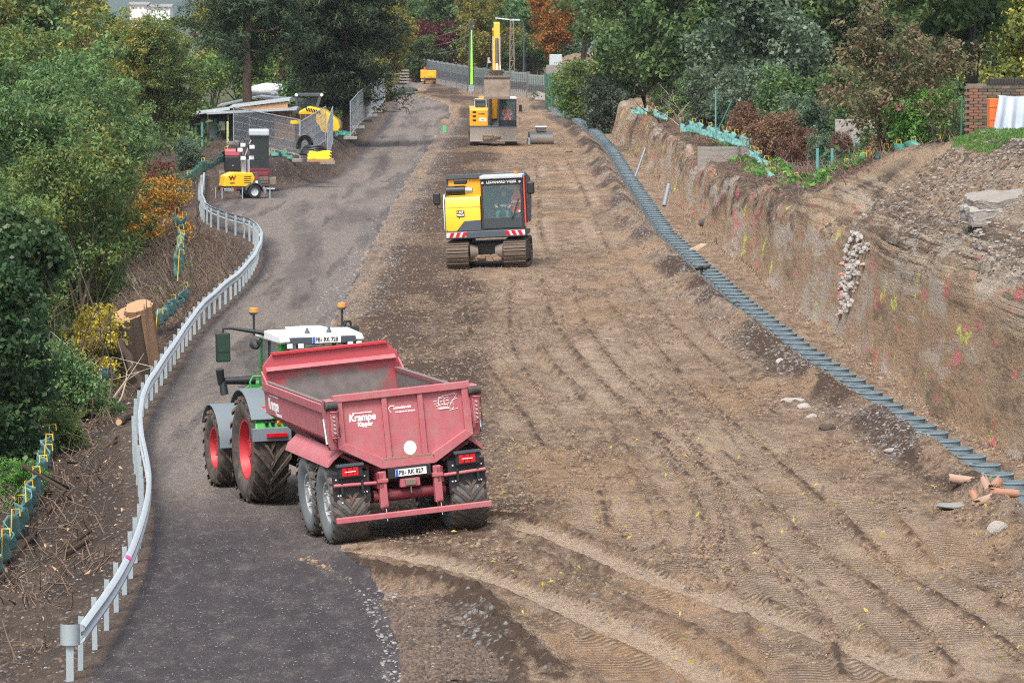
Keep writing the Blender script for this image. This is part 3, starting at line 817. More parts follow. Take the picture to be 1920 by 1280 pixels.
def pine_meshes(seed, H, base, R, tiers, flat=.3, n_br=7):
    rng = np.random.default_rng(seed); mb = MB(); C = []; Rr = []
    lean = rng.normal(size=2) * .02 * H
    P = [(lean[0] * t * t + .1 * math.sin(5 * t), lean[1] * t * t, H * t - (.4 if t == 0 else 0)) for t in np.linspace(0, 1, 9)]
    mb.path(P, [.30 * (1 - .8 * t) for t in np.linspace(0, 1, 9)], n=9)
    for k in range(tiers):
        t = (k + .5) / tiers; z = base + (H - base) * t
        rr = R * (.55 + .45 * math.sin(math.pi * min(1, .25 + t * .8)))
        for b in range(n_br):
            a = rng.random() * 6.28; ln = rr * (.45 + .55 * rng.random())
            dz = (.12 + .25 * t) * ln
            p0 = Vector((lean[0] * (z / H) ** 2, lean[1] * (z / H) ** 2, z))
            p1 = p0 + Vector((math.cos(a) * ln, math.sin(a) * ln, dz)); mid = (p0 + p1) / 2 + Vector((0, 0, -.12 * ln))
            mb.path([p0, mid, p1], [.07, .05, .02], n=5)
            for j in range(14):
                u = .30 + .75 * rng.random()
                q = p0.lerp(p1, u) + Vector(rng.normal(size=3)) * .33 * Vector((1, 1, .35)).length / 1.4
                C.append(q); Rr.append(.40 + .28 * rng.random())
    C = np.array(C); Rr = np.array(Rr)
    V, Fc, tint = leaf_cloud(rng, C, Rr * 1.0, 60, .30, .17, up=.6, spread=.9)
    cm = mesh_np('crown', V, Fc, LF['pine'], {'tint': tint})
    t = mb.build('trunk', BARK_P); tm = t.data; bpy.data.objects.remove(t)
    return tm, cm
P_a = pine_meshes(61, 15.5, 4.6, 3.9, 10, n_br=8)
P_b = pine_meshes(62, 15.0, 2.0, 3.9, 13, n_br=10)

def place(px, Y, dz=0.0):
    """foot of a plant: the picture column and its distance"""
    x = (px - 960) / F * Y
    return (x, Y, float(land(np.array([x]), np.array([float(Y)]), False)[0]) + dz)
rnd = random.Random(5)
def put(name, meshes, px, Y, sc, leaf, label, cat='tree', group=None, dz=-.1, bark=None, sz=None):
    return plant(name, meshes, place(px, Y, dz), rnd.random() * 6.28, sc, leaf, label, cat, group, bark, sz)

# two pines over the shed
put('pine_tree', P_a, 466, 262, 1.0, None, 'dark pine with a bare reddish trunk rising behind the shed roof', dz=-.3)
put('pine_tree', P_b, 652, 272, 1.0, None, 'broad dark pine with low boughs beside the yellow machine and mesh fence')
# left: trees on the slope
LEFT = [ # px, Y, scale, leaf, label
    (25, 118, .62, 'fresh', 'light green young tree low on the slope behind the ivy-covered bush'),
    (150, 128, .78, 'fresh', 'light green multi-stemmed tree above the big sawn stump'),
    (60, 140, .95, 'green', 'green multi-stemmed tree at the left edge above the broken post'),
    (150, 158, .92, 'green', 'dark green feathery tree in the middle of the left thicket'),
    (110, 170, 1.1, 'green', 'green feathery tree behind the thicket at the left edge'),
    (222, 180, .70, 'green', 'green tree behind the wine-red and orange sapling'),
    (20, 185, 1.15, 'fresh', 'pale green tree at the far left above the thicket'),
    (305, 240, .80, 'fresh', 'bright green tree between the left thicket and the shed'),
    (185, 210, .86, 'fresh', 'fresh green tree standing behind the dark feathery one'),
    (250, 240, .80, 'yellow', 'yellowing tree behind the thicket left of the first pine'),
]
for i, (px, Y, sc, lf, lb) in enumerate(LEFT):
    put('thicket_tree', T_near[i % 3], px, Y, sc, lf, lb, group='trees on the left slope')
put('ivy_bush', S_ivy, 30, 112, 1.0, None, 'dark bush overgrown with ivy at the left edge of the slope', 'bush')
put('ivy_bush', S_ivy, -25, 96, .9, None, 'dark ivy bush cut by the left frame low on the slope', 'bush')
put('sapling', S_open, 250, 176, .95, 'orange', 'orange-leaved sapling with thin stems among green trees', 'tree')
put('sapling', S_open, 226, 184, 1.0, 'red', 'wine-red sapling just left of the orange one', 'tree')
put('sapling', S_bush[1], 165, 112, .78, 'lemon', 'lemon-yellow leaved shrub behind the big sawn stump', 'bush')
for px, Y, sc, lf, lb in [(20, 100, .5, 'green', 'small green shrub above the long drooping tarpaulin'), (120, 98, .35, 'fresh', 'tiny fresh green shrub beside the crooked branch'), (170, 112, .45, 'silver', 'small greyish shrub among the dry stalks'), (30, 90, .35, 'grass', 'bright low weed clump at the left frame edge')]:
    put('shrub', S_bush[rnd.randrange(3)], px, Y, sc, lf, lb, 'shrub', 'shrubs on the left side')
put('sapling', S_bush[2], 20, 128, .8, 'lemon', 'yellow-leaved shrub under the trees beside the broken post', 'bush')
for px, Y, sc, lf, lb in [(300, 200, .75, 'green', 'round green shrub above the green tarpaulin at the yard corner'), (250, 180, .65, 'green', 'dark shrub on the slope below the shed'),
                          (352, 216, .55, 'silver', 'greyish shrub in front of the shed wall'), (205, 160, .55, 'green', 'low green shrub at the foot of the thicket'),
                          (120, 104, .7, 'green', 'low green shrub beside the ivy bush'), (215, 116, .6, 'fresh', 'small light green shrub behind the sawn stump'),
                          (560, 285, 1.2, 'green', 'green shrub between the two pines'), (600, 300, 1.5, 'fresh', 'fresh green shrub behind the yellow machine')]:
    put('shrub', S_bush[rnd.randrange(3)], px, Y, sc, lf, lb, 'shrub', 'shrubs on the left side')
# tall row behind on the left and towards the centre
BACK = [(-60, 240, .95, 'yellow', 0, 'tall yellow-green tree at the upper left corner'), (60, 300, 1.05, 'yellow', 1, 'tall yellow-green tree right of the corner tree'),
        (110, 330, 1.0, 'yellow', 2, 'yellow-green tree beside the gap with the blue hills'), (10, 255, .8, 'green', 2, 'green tree in front of the tall yellow-green row'),
        (300, 290, .57, 'fresh', 1, 'low rounded green tree under the blue hills'), (400, 330, .80, 'yellow', 0, 'golden tree just left of the first pine'),
        (210, 265, .57, 'fresh', 0, 'pale green low tree under the gap with the hills'), (450, 305, .62, 'fresh', 2, 'fresh green tree behind the shed roof'),
        (530, 360, .9, 'yellow', 1, 'yellow-green tree seen between the pines'), (610, 390, 1.0, 'green', 2, 'green tree behind the second pine'),
        (700, 400, .9, 'yellow', 0, 'yellowish tree right of the second pine'), (712, 345, .30, 'yellow', 1, 'small yellow-green tree by the end of the mesh fence'),
        (760, 560, 1.25, 'yellow', 0, 'pale tree at the end of the railway cutting'), (830, 540, 1.2, 'green', 1, 'green tree above the yellow wagon'),
        (790, 470, .62, 'green', 2, 'low green tree left of the painted mast'), (860, 470, 1.0, 'green', 0, 'green tree behind the painted mast'),
        (930, 500, 1.2, 'yellow', 1, 'yellow-green tree behind the digger boom'), (990, 480, 1.1, 'green', 2, 'green tree behind the street lamp'),
        (905, 450, .7, 'yellow', 2, 'yellowish lower tree behind the noise fence'), (1000, 455, .7, 'green', 0, 'green lower tree behind the end of the noise fence'),
        (820, 640, 1.5, 'yellow', 2, 'far olive tree over the cutting'), (1040, 520, 1.3, 'green', 1, 'tall green tree behind the orange one'),
        (950, 660, 1.6, 'green', 0, 'far dark tree above the digger'), (720, 620, 1.5, 'green', 1, 'far green tree beyond the pines')]
for px, Y, sc, lf, v, lb in BACK:
    put('broadleaf_tree', T_far[v], px, Y, sc, lf, lb, group='trees along the back')
put('maple_tree', T_far[0], 1092, 425, 1.08, 'orange', 'tall orange autumn tree left of the white building edge')
put('maple_tree', T_far[2], 1040, 440, .7, 'orange', 'smaller orange crown leaning over the street lamp')
put('red_shrub', S_bush[0], 797, 455, 2.0, 'red', 'wine-red shrub behind the yellow wagon', 'bush')
put('red_shrub', S_bush[2], 783, 450, 1.6, 'dark', 'dark purple bush beside the wine-red one', 'bush')
for px, Y, sc, lf, lb in [(1075, 350, 1.35, 'fresh', 'bright green hedge bush by the brick pier'), (1110, 325, 1.5, 'fresh', 'bright green hedge bush nearer the dark trees'),
                          (1065, 330, .7, 'grass', 'low green bush beside the green posts'), (1135, 300, 1.3, 'silver', 'greyish hedge bush at the bank edge')]:
    put('hedge_bush', S_bush[rnd.randrange(3)], px, Y, sc, lf, lb, 'bush', 'hedge bushes behind the green posts')
FB = ['behind the yellow wagon', 'right of the yellow wagon', 'left of the lattice mast', 'just left of the painted pole', 'just right of the painted pole', 'left of the raised boom', 'behind the raised boom', 'right of the raised boom', 'behind the street lamp', 'beside the grey pier']
for k, px in enumerate(range(735, 1075, 34)):
    nm = ('green', 'fresh', 'dark', 'olive')[k % 4]
    put('hedge_bush', S_bush[k % 3], px, 478 + 9 * (k % 3), 2.2, nm, {'green': 'green', 'fresh': 'light green', 'dark': 'dark', 'olive': 'olive'}[nm] + ' bush over the noise fence ' + FB[k % 10], 'bush', 'bushes at the foot of the far trees')
# right: wood along the bank
RIGHT = [(1170, 300, .95, 'green', 1, 'dark green tree at the bank right of the white building'), (1215, 268, .80, 'green', 2, 'green tree over the bank edge with bare stems below'),
         (1290, 262, .95, 'dark', 0, 'dark tree behind the pale dead branches'), (1350, 285, 1.0, 'fresh', 1, 'lighter green tree in the upper right wood'),
         (1420, 250, .82, 'silver', 2, 'grey-green tree above the bramble hedge'), (1500, 262, .9, 'dark', 0, 'dark tree behind the olive bush'),
         (1240, 320, 1.2, 'green', 0, 'tall green tree at the back of the right wood'), (1600, 280, 1.0, 'fresh', 1, 'green tree crown above the olive bush'),
         (1700, 262, 1.0, 'dark', 2, 'dark tree behind the brick wall'), (1790, 235, .9, 'dark', 1, 'dark tree beside the thick trunk'),
         (1880, 205, .62, 'yellow', 0, 'yellow-green tree leaning over the brick wall'), (1960, 225, .8, 'green', 2, 'green tree behind the brick wall at the right edge'),
         (1450, 330, 1.25, 'dark', 1, 'dark tall tree deep in the right wood'), (1560, 340, 1.3, 'dark', 2, 'dark tree deep in the wood above the hedge'),
         (1680, 330, 1.3, 'green', 0, 'green tree deep in the wood at the upper right'), (1820, 320, 1.3, 'dark', 1, 'dark tree deep in the wood behind the trunk'),
         (1330, 350, 1.3, 'dark', 2, 'dark tree deep in the wood left of centre'), (1930, 300, 1.2, 'dark', 0, 'dark tree deep in the wood at the right edge')]
for px, Y, sc, lf, v, lb in RIGHT:
    put('wood_tree', T_far[v], px, Y, sc, lf, lb, group='trees of the right wood', dz=-.6, bark=BARK_D)
put('old_tree', T_tall[0], 1813, 190, 1.25, 'green', 'tall tree with a thick dark trunk above the brick wall', bark=BARK_D)
put('olive_bush', S_open, 1672, 147, 1.12, None, 'large open bush with pinkish-olive leaves on top of the bank', 'bush', dz=-.3)
put('olive_bush', S_open, 1745, 165, .9, 'green', 'open green bush right behind the large olive one', 'bush', dz=-.2)
put('olive_bush', S_bush[0], 1735, 146, .75, 'grass', 'bright green small bush beside the stem of the olive bush', 'bush', dz=-.2)
for px, Y, sc, lf, lb in [(1325, 232, 1.1, 'silver', 'grey-green bramble at the left end of the hedge'), (1375, 226, 1.15, 'silver', 'grey-green bramble left of the ash hedge'),
                          (1430, 215, 1.2, 'silver', 'tall grey-green bramble in the hedge'), (1480, 205, 1.25, 'green', 'green bramble in the hedge above the brown twigs'),
                          (1510, 196, .95, 'silver', 'bramble with small white blossoms beside the green posts'), (1560, 205, 1.3, 'dark', 'dark bramble behind the white wall'),
                          (1455, 190, .75, 'brown', 'withered reddish bramble below the hedge'), (1395, 205, .75, 'brown', 'withered bramble at the left of the slope'),
                          (1610, 185, 1.0, 'green', 'green bramble left of the olive bush'), (1790, 172, .95, 'dark', 'dark bush beside the end of the brick wall'),
                          (1250, 262, .9, 'dark', 'dark bush under the dead branches'), (1640, 160, .5, 'brown', 'withered twiggy bush under the olive bush'),
                          (1175, 300, .9, 'green', 'bush at the bank edge by the blue tarpaulin'), (1300, 250, 1.0, 'green', 'green bush behind the left tarpaulin fence')]:
    put('bramble', S_bush[rnd.randrange(3)], px, Y, sc, lf, lb, 'bush', 'brambles of the right hedge', dz=-.15)
for px, Y, sc, lf, lb in [(1585, 178, .55, 'brown', 'withered bramble in front of the white garden wall'), (1640, 176, .6, 'green', 'green bramble in front of the right end of the white garden wall'), (1540, 182, .5, 'silver', 'small grey bramble around the mesh fence'),
                          (1420, 215, .8, 'brown', 'withered bramble above the long tarpaulin fence'), (1500, 186, .6, 'brown', 'reddish dry bramble below the white-blossomed one'), (1360, 236, .8, 'green', 'green bramble at the upper end of the long tarpaulin fence'),
                          (1785, 150, .55, 'green', 'dense green bush beside the dark leafless twigs')]:
    put('bramble', S_bush[rnd.randrange(3)], px, Y, sc, lf, lb, 'bush', 'brambles of the right hedge', dz=-.15)
# pale dead branches at the bank edge
def bare_bush(px, Y, h, seed, label, col):
    rng = np.random.default_rng(seed); mb = MB()
    for i in range(9):
        a = rng.random() * 6.28; p = Vector((rng.normal() * .1, rng.normal() * .1, -.2)); pts = [p]; d = Vector((math.cos(a) * .45, math.sin(a) * .45, 1))
        for k in range(5):
            d = d + Vector(rng.normal(size=3)) * .25; p = p + d.normalized() * h / 5; pts.append(p)
            if k > 1:
                q = p + Vector(rng.normal(size=3)) * h * .22 + Vector((0, 0, h * .1)); mb.path([p, (p + q) / 2, q], [.014, .01, .004], n=4)
        mb.path(pts, [.045, .035, .03, .02, .012, .005], n=5)
    o = mb.build('bare_bush', col, loc=place(px, Y)); tag(o, label, 'bush')
PALE_WOOD = mat('pale_wood', (.30, .25, .19), rough=.85, vary=.3)
bare_bush(1283, 240, 2.2, 3, 'pale leafless forked branches at the bank edge', PALE_WOOD)
bare_bush(1240, 252, 2.6, 4, 'dark leafless bush beside the pale forked branches', BARK_D)
bare_bush(110, 108, 3.0, 6, 'leafless grey shrub on the left slope by the ivy', BARK)
bare_bush(190, 105, 2.0, 7, 'dry leafless stems behind the sawn stump', PALE_WOOD)
bare_bush(1770, 142, 1.2, 8, 'dark leafless twigs at the crest below the wall', BARK_D)

# ---------------------------------------------------------------- brushwood, weeds and grass that nobody could count
def twig_stuff(name, regions, material, seed, label):
    rng = np.random.default_rng(seed); Vs = []; Fs = []; T = []; n0 = 0
    for (x0, x1, y0, y1, n, ln, cond) in regions:
        X = x0 + (x1 - x0) * rng.random(n); Y = y0 + (y1 - y0) * rng.random(n)
        if cond is not None:
            k = cond(X, Y); X, Y = X[k], Y[k]
        n = len(X)
        Z = land(X, Y, True)
        a = rng.random(n) * 6.283; el = rng.random(n) ** 1.6 * 1.2
        l = ln * (.4 + 1.1 * rng.random(n)); w = .006 + .012 * rng.random(n)
        d = np.stack([np.cos(a) * np.cos(el), np.sin(a) * np.cos(el), np.sin(el)], -1)
        sde = np.stack([-np.sin(a), np.cos(a), 0 * a], -1); upv = np.cross(d, sde)
        P0 = np.stack([X, Y, Z - .02], -1); kink = rng.normal(size=(n, 3)) * (.12 * l)[:, None]
        P1 = P0 + d * (l * .5)[:, None] + kink; P2 = P0 + d * l[:, None] - np.array([0, 0, 1]) * (l * .12 * rng.random(n))[:, None]
        ring = []
        for P, s in ((P0, 1.0), (P1, .8), (P2, .35)):
            for q in range(3):
                an = q * 2.094; ring.append(P + (sde * math.cos(an) + upv * math.sin(an)) * (w * s)[:, None])
        V = np.stack(ring, 1)
        base = n0 + np.arange(n)[:, None] * 9
        f = []
        for k_ in range(2):
            for q in range(3): f.append(base + np.array([k_ * 3 + q, k_ * 3 + (q + 1) % 3, k_ * 3 + 3 + (q + 1) % 3, k_ * 3 + 3 + q]))
        Vs.append(V.reshape(-1, 3)); Fs.append(np.stack(f, 1).reshape(-1, 4)); n0 += n * 9
    me = mesh_np(name, np.concatenate(Vs), np.concatenate(Fs), material)
    o = link(name, me); tag(o, label, 'brushwood', kind='stuff'); return o
def tuft_stuff(name, regions, material, seed, label, cat, size=.10, aspect=.5, per=16, rad=.16, up=.3, dz=.05):
    rng = np.random.default_rng(seed); C = []
    for (x0, x1, y0, y1, n, cond) in regions:
        X = x0 + (x1 - x0) * rng.random(n); Y = y0 + (y1 - y0) * rng.random(n)
        if cond is not None: k = cond(X, Y); X, Y = X[k], Y[k]
        C.append(np.stack([X, Y, land(X, Y, True) + dz], -1))
    C = np.concatenate(C)
    V, Fc, tint = leaf_cloud(rng, C, rad * (.5 + rng.random(len(C))), per, size, aspect, up)
    me = mesh_np(name, V, Fc, material, {'tint': tint}); o = link(name, me); tag(o, label, cat, kind='stuff'); return o
left_ok = lambda X, Y: (XRL(Y) - X > .8) & (fbm(X * .5, Y * .2, 301, 2) > .33)
left_low = lambda X, Y: (XRL(Y) - X > 2.2) & (fbm(X * .5, Y * .2, 302, 2) > .47)
plate = lambda X, Y: (X - XF(Y) > 1.6) & (fbm(X * .5, Y * .15, 303, 2) > .36)
crest = lambda X, Y: (X - XF(Y) > .6) & (X - XF(Y) < 2.2) & (Y > 145)
TW1 = mat('dry_twig', (.145, .098, .068), rough=.9, vary=.4); TW2 = mat('grey_twig', (.20, .165, .13), rough=.9, vary=.4)
twig_stuff('brushwood', [(-13, -6.6, 66, 112, 3600, .5, left_ok), (-18, -9, 100, 190, 9500, .85, left_ok), (-24, -12, 170, 240, 2500, .9, left_ok)], TW1, 1, 'brown brushwood and roots littering the left slope')
twig_stuff('brushwood', [(-13, -7, 75, 112, 1200, .6, left_low), (-18, -11, 95, 190, 2600, .9, left_low), (8, 18, 150, 330, 4200, .8, plate)], TW2, 2, 'grey dry stalks standing between the bushes')
twig_stuff('brushwood', [(8, 20, 140, 330, 14000, .5, plate), (7, 14, 150, 250, 2200, .4, crest)], mat('rust_twig', (.20, .105, .075), rough=.9, vary=.35), 3, 'reddish withered brambles covering the top of the right bank')
tuft_stuff('weeds', [(-20, -9.0, 70, 190, 2600, left_low), (8, 19, 150, 330, 800, plate)], LF['green'], 4, 'low green weeds scattered over slope and bank', 'weeds')
tuft_stuff('weeds', [(9.3, 11.2, 150, 168, 60, None), (8.9, 10.5, 172, 196, 70, None), (9.0, 9.9, 205, 220, 30, None)], LF['grass'], 5, 'bright green leafy weeds by the tarpaulin fence', 'weeds', size=.2, aspect=.8, rad=.22)
tuft_stuff('undergrowth', [(12, 34, 160, 330, 1500, lambda X, Y: X - XF(Y) > 4.5), (-45, -15, 150, 330, 1500, lambda X, Y: XRL(Y) - X > 7)], LF['dark'], 6, 'dark undergrowth filling the feet of the woods', 'undergrowth', size=.34, per=30, rad=.9, dz=.5)
# ---------------------------------------------------------------- land beyond
M_field = soil_material('meadow', (.10, .11, .05), (.08, .085, .04), (.05, .05, .03), GREYS, (.15, .14, .07), (.12, .10, .05), stripes=False)
def build_far():
    ys = np.array([-60, 0, 30, 60, 120, 200, 300, 400, 480, 560, 700, 900, 1200, 1600, 2100, 2700, 3400, 4200.])
    us = np.linspace(-1, 1, 61)
    Y, U = np.meshgrid(ys, us, indexing='ij'); X = U * (260 + Y * .75)
    Z = -6.5 + 1.5 * (fbm(X * .01, Y * .01, 400, 3) - .5) - 22 * sstep(700, 1400, Y)
    Z = np.where(Y > 430, np.maximum(Z, -2.0 - 30 * sstep(650, 1300, Y)), Z)
    n, m = X.shape; idx = np.arange(n * m).reshape(n, m)
    q = np.stack([idx[:-1, :-1], idx[:-1, 1:], idx[1:, 1:], idx[1:, :-1]], -1).reshape(-1, 4)
    me = mesh_np('terrain', np.stack([X, Y, Z], -1).reshape(-1, 3), q, M_field, {'dark': 0 * X.ravel()}, smooth=True)
    o = link('terrain', me); o['kind'] = 'structure'
    # wooded hills far off
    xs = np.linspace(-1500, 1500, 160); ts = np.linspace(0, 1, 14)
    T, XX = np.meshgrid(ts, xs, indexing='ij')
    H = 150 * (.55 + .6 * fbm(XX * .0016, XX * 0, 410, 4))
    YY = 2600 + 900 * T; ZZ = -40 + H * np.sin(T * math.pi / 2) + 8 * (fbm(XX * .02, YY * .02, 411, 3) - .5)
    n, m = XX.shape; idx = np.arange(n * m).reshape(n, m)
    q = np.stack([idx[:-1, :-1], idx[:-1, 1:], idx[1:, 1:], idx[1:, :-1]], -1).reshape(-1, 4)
    hm = mat('wooded_hill', (.045, .075, .07), rough=1, scale=.02, vary=.4)  # blue of the distance haze is put into the hill colour too
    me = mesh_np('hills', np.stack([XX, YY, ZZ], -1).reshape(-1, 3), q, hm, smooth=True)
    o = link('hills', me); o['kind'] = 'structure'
build_far()
HOUSE = mat('pale_render', (.72, .72, .70), rough=.8); ROOFG = mat('grey_roof', (.25, .22, .21), rough=.8)
for k, (px, py, w, h) in enumerate([(500, 14, 15, 3.2), (540, 9, 9, 4), (262, 9, 9, 3), (300, 13, 12, 2.4)]):
    x, y, z = atY(px, py, 2550)
    r = empty('hall_building', (x, y, z - h), label=['long white hall on the distant hills left of the first pine', 'tall white block beside the long hall on the distant hills', 'white building on the distant hills at the left gap', 'low pale building right of the other one in the left gap'][k], cat='building', group='buildings on the distant hills')
    MB().box(-w / 2, w / 2, -10, 10, -25, h).build('wall', HOUSE, r)
    MB().prism([(-11, h), (11, h), (0, h + 1.4)], 'x', -w / 2 - 1, w / 2 + 1).build('roof', ROOFG, r)
    for j in range(4): MB().box(-w / 2 + w * (j + .3) / 4, -w / 2 + w * (j + .7) / 4, -10.3, -9.9, h * .35, h * .7).build('window', ROOFG, r)
# air
def haze():
    x0, x1, y0, y1, z0, z1 = -4200, 4200, -70, 4300, -50, 190
    o = MB().box(x0, x1, y0, y1, z0, z1).build('haze', None or HAZE, smooth=False)
    o['kind'] = 'stuff'; o['label'] = 'thin haze in the air over the whole place'
HAZE = bpy.data.materials.new('haze'); HAZE.use_nodes = True
for n in list(HAZE.node_tree.nodes): HAZE.node_tree.nodes.remove(n)
_o = HAZE.node_tree.nodes.new('ShaderNodeOutputMaterial'); _v = HAZE.node_tree.nodes.new('ShaderNodeVolumePrincipled')
_v.inputs['Color'].default_value = (.78, .86, 1, 1); _v.inputs['Density'].default_value = .00007; _v.inputs['Anisotropy'].default_value = .2
HAZE.node_tree.links.new(_v.outputs[0], _o.inputs['Volume'])
haze()
# ---------------------------------------------------------------- paints
MUD = (.17, .120, .082)
RED = mat('red_paint', (.40, .105, .125), rough=.6, dirt=.55, dirt_col=(.33, .20, .18), scale=2.2, vary=.20)
RED_CLEAN = mat('bright_red_paint', (.46, .022, .035), rough=.5, dirt=.38, scale=3)
RED_DK = mat('dark_red_paint', (.16, .018, .03), rough=.55, dirt=.4, scale=3)
WORN = mat('mud_caked_steel', (.135, .118, .115), rough=.8, dirt=.55, dirt_col=(.22, .17, .14), scale=2.0, vary=.35, bump=.02)
def inner_red():
    """red paint of the headboard, with caked mud where the load rubs"""
    m = mat('rubbed_red_paint', (.40, .060, .075), rough=.6, dirt=.3, dirt_col=(.24, .14, .12), scale=2.0)
    nt = m.node_tree; N = nt.nodes; L = nt.links; b = N['Principled BSDF']
    src = b.inputs['Base Color'].links[0].from_socket
    tc = N.new('ShaderNodeTexCoord'); sx = N.new('ShaderNodeSeparateXYZ'); L.new(tc.outputs['Object'], sx.inputs[0])
    n = N.new('ShaderNodeTexNoise'); n.inputs['Scale'].default_value = 2.4; n.inputs['Detail'].default_value = 7; n.inputs['Roughness'].default_value = .7
    L.new(tc.outputs['Object'], n.inputs['Vector'])
    def M(op, a, c):
        x = N.new('ShaderNodeMath'); x.operation = op
        for i, v in enumerate((a, c)):
            if isinstance(v, (int, float)): x.inputs[i].default_value = v
            else: L.new(v, x.inputs[i])
        return x.outputs[0]
    dx = M('MULTIPLY', M('ABSOLUTE', M('SUBTRACT', sx.outputs['X'], .05), 0), .95)
    top = M('SUBTRACT', 2.52, sx.outputs['Z'])
    e = M('ADD', M('SUBTRACT', M('MINIMUM', M('SUBTRACT', 1.12, dx), M('MULTIPLY', top, 1.9)), .12), M('MULTIPLY', M('SUBTRACT', n.outputs['Fac'], .5), 1.1))
    r = N.new('ShaderNodeMapRange'); r.inputs['From Min'].default_value = -.05; r.inputs['From Max'].default_value = .25; L.new(e, r.inputs['Value'])
    n2 = N.new('ShaderNodeTexNoise'); n2.inputs['Scale'].default_value = 5; n2.inputs['Detail'].default_value = 6; L.new(tc.outputs['Object'], n2.inputs['Vector'])
    cr = N.new('ShaderNodeMix'); cr.data_type = 'RGBA'; cr.inputs[6].default_value = (.085, .070, .068, 1); cr.inputs[7].default_value = (.23, .20, .19, 1); L.new(n2.outputs['Fac'], cr.inputs[0])
    mx = N.new('ShaderNodeMix'); mx.data_type = 'RGBA'; L.new(r.outputs['Result'], mx.inputs[0]); L.new(src, mx.inputs[6]); L.new(cr.outputs[2], mx.inputs[7])
    L.new(mx.outputs[2], b.inputs['Base Color']); return m
INNER = inner_red()
GREEN = mat('green_paint', (.035, .30, .045), rough=.38, dirt=.22, dirt_col=(.25, .25, .18), scale=3, coat=.2)
GREYP = mat('grey_plastic', (.135, .165, .19), rough=.6, dirt=.25, dirt_col=(.22, .19, .17), scale=3)
BLACK = mat('black_plastic', (.016, .017, .020), rough=.5, dirt=.25, dirt_col=(.09, .07, .055), scale=4)
BLACK_MUD = mat('black_steel_dirty', (.03, .028, .027), rough=.7, dirt=.5, dirt_col=MUD, scale=3)
WHITE = mat('white_paint', (.78, .79, .80), rough=.35, dirt=.08, scale=2)
DECAL = mat('white_decal', (.80, .78, .78), rough=.6, vary=.05)
PLATE = mat('number_plate', (.75, .75, .72), rough=.4, vary=.04)
INK = mat('black_print', (.015, .015, .015), rough=.6)
BLUEP = mat('blue_print', (.02, .10, .60), rough=.5)
YELLOW = mat('yellow_paint', (.78, .46, .012), rough=.38, dirt=.10, scale=2, coat=.2)
AMBER = mat('amber_paint', (.76, .36, .02), rough=.42, dirt=.18, dirt_col=(.3, .2, .12), scale=2)
DGREY = mat('dark_grey_paint', (.060, .075, .090), rough=.5, dirt=.25, dirt_col=(.17, .14, .12), scale=3)
LGREY = mat('light_grey_paint', (.42, .47, .50), rough=.45, dirt=.2, scale=3)
STEEL = mat('galvanised_steel', (.46, .52, .56), rough=.42, metal=.55, dirt=.12, dirt_col=(.2, .18, .17), scale=5)
CHROME = mat('bright_steel', (.7, .72, .74), rough=.2, metal=1.0)
RUSTY = mat('bare_muddy_steel', (.21, .17, .14), rough=.65, metal=.3, dirt=.5, dirt_col=MUD, scale=3, bump=.01)
RIMG = mat('silver_rim_paint', (.36, .37, .37), rough=.55, dirt=.5, dirt_col=(.25, .20, .16), scale=4)
RUBBER = mat('muddy_tyre', (.042, .038, .035), rough=.85, dirt=.62, dirt_col=(.17, .118, .080), scale=2.4, bump=.012)
SIDEWALL = mat('grey_sidewall', (.115, .135, .145), rough=.85, dirt=.5, dirt_col=(.20, .15, .105), scale=1.6, bump=.006)
RUBBER_T = mat('muddy_tread', (.060, .048, .040), rough=.9, dirt=.80, dirt_col=(.155, .105, .070), scale=3.2, bump=.02)
REDL = mat('red_lens', (.55, .01, .02), rough=.15, coat=.6)
ORANGEL = mat('orange_lens', (.9, .22, .01), rough=.2, coat=.6)
WHITEL = mat('clear_lens', (.75, .78, .82), rough=.12, coat=.8)
HIVIS = mat('hi_vis_orange', (.95, .13, .045), rough=.8, vary=.15)
REFL = mat('reflective_tape', (.65, .68, .66), rough=.4)
SKIN = mat('skin', (.45, .26, .19), rough=.6)
NAVY = mat('dark_cloth', (.03, .05, .07), rough=.9)
TEAL = mat('teal_trousers', (.03, .12, .13), rough=.9)
def glass(name, tint, alpha):
    m = bpy.data.materials.new(name); m.use_nodes = True
    b = m.node_tree.nodes['Principled BSDF']; b.inputs['Base Color'].default_value = (*tint, 1); b.inputs['Roughness'].default_value = .04
    b.inputs['Alpha'].default_value = alpha; b.inputs['Specular IOR Level'].default_value = .8
    return m
GLASS = glass('window_glass', (.16, .25, .27), .30)
GLASS_T = glass('tinted_glass', (.03, .045, .05), .55)
MIRROR = mat('mirror_glass', (.03, .06, .045), rough=.12, vary=0, spec=.6)

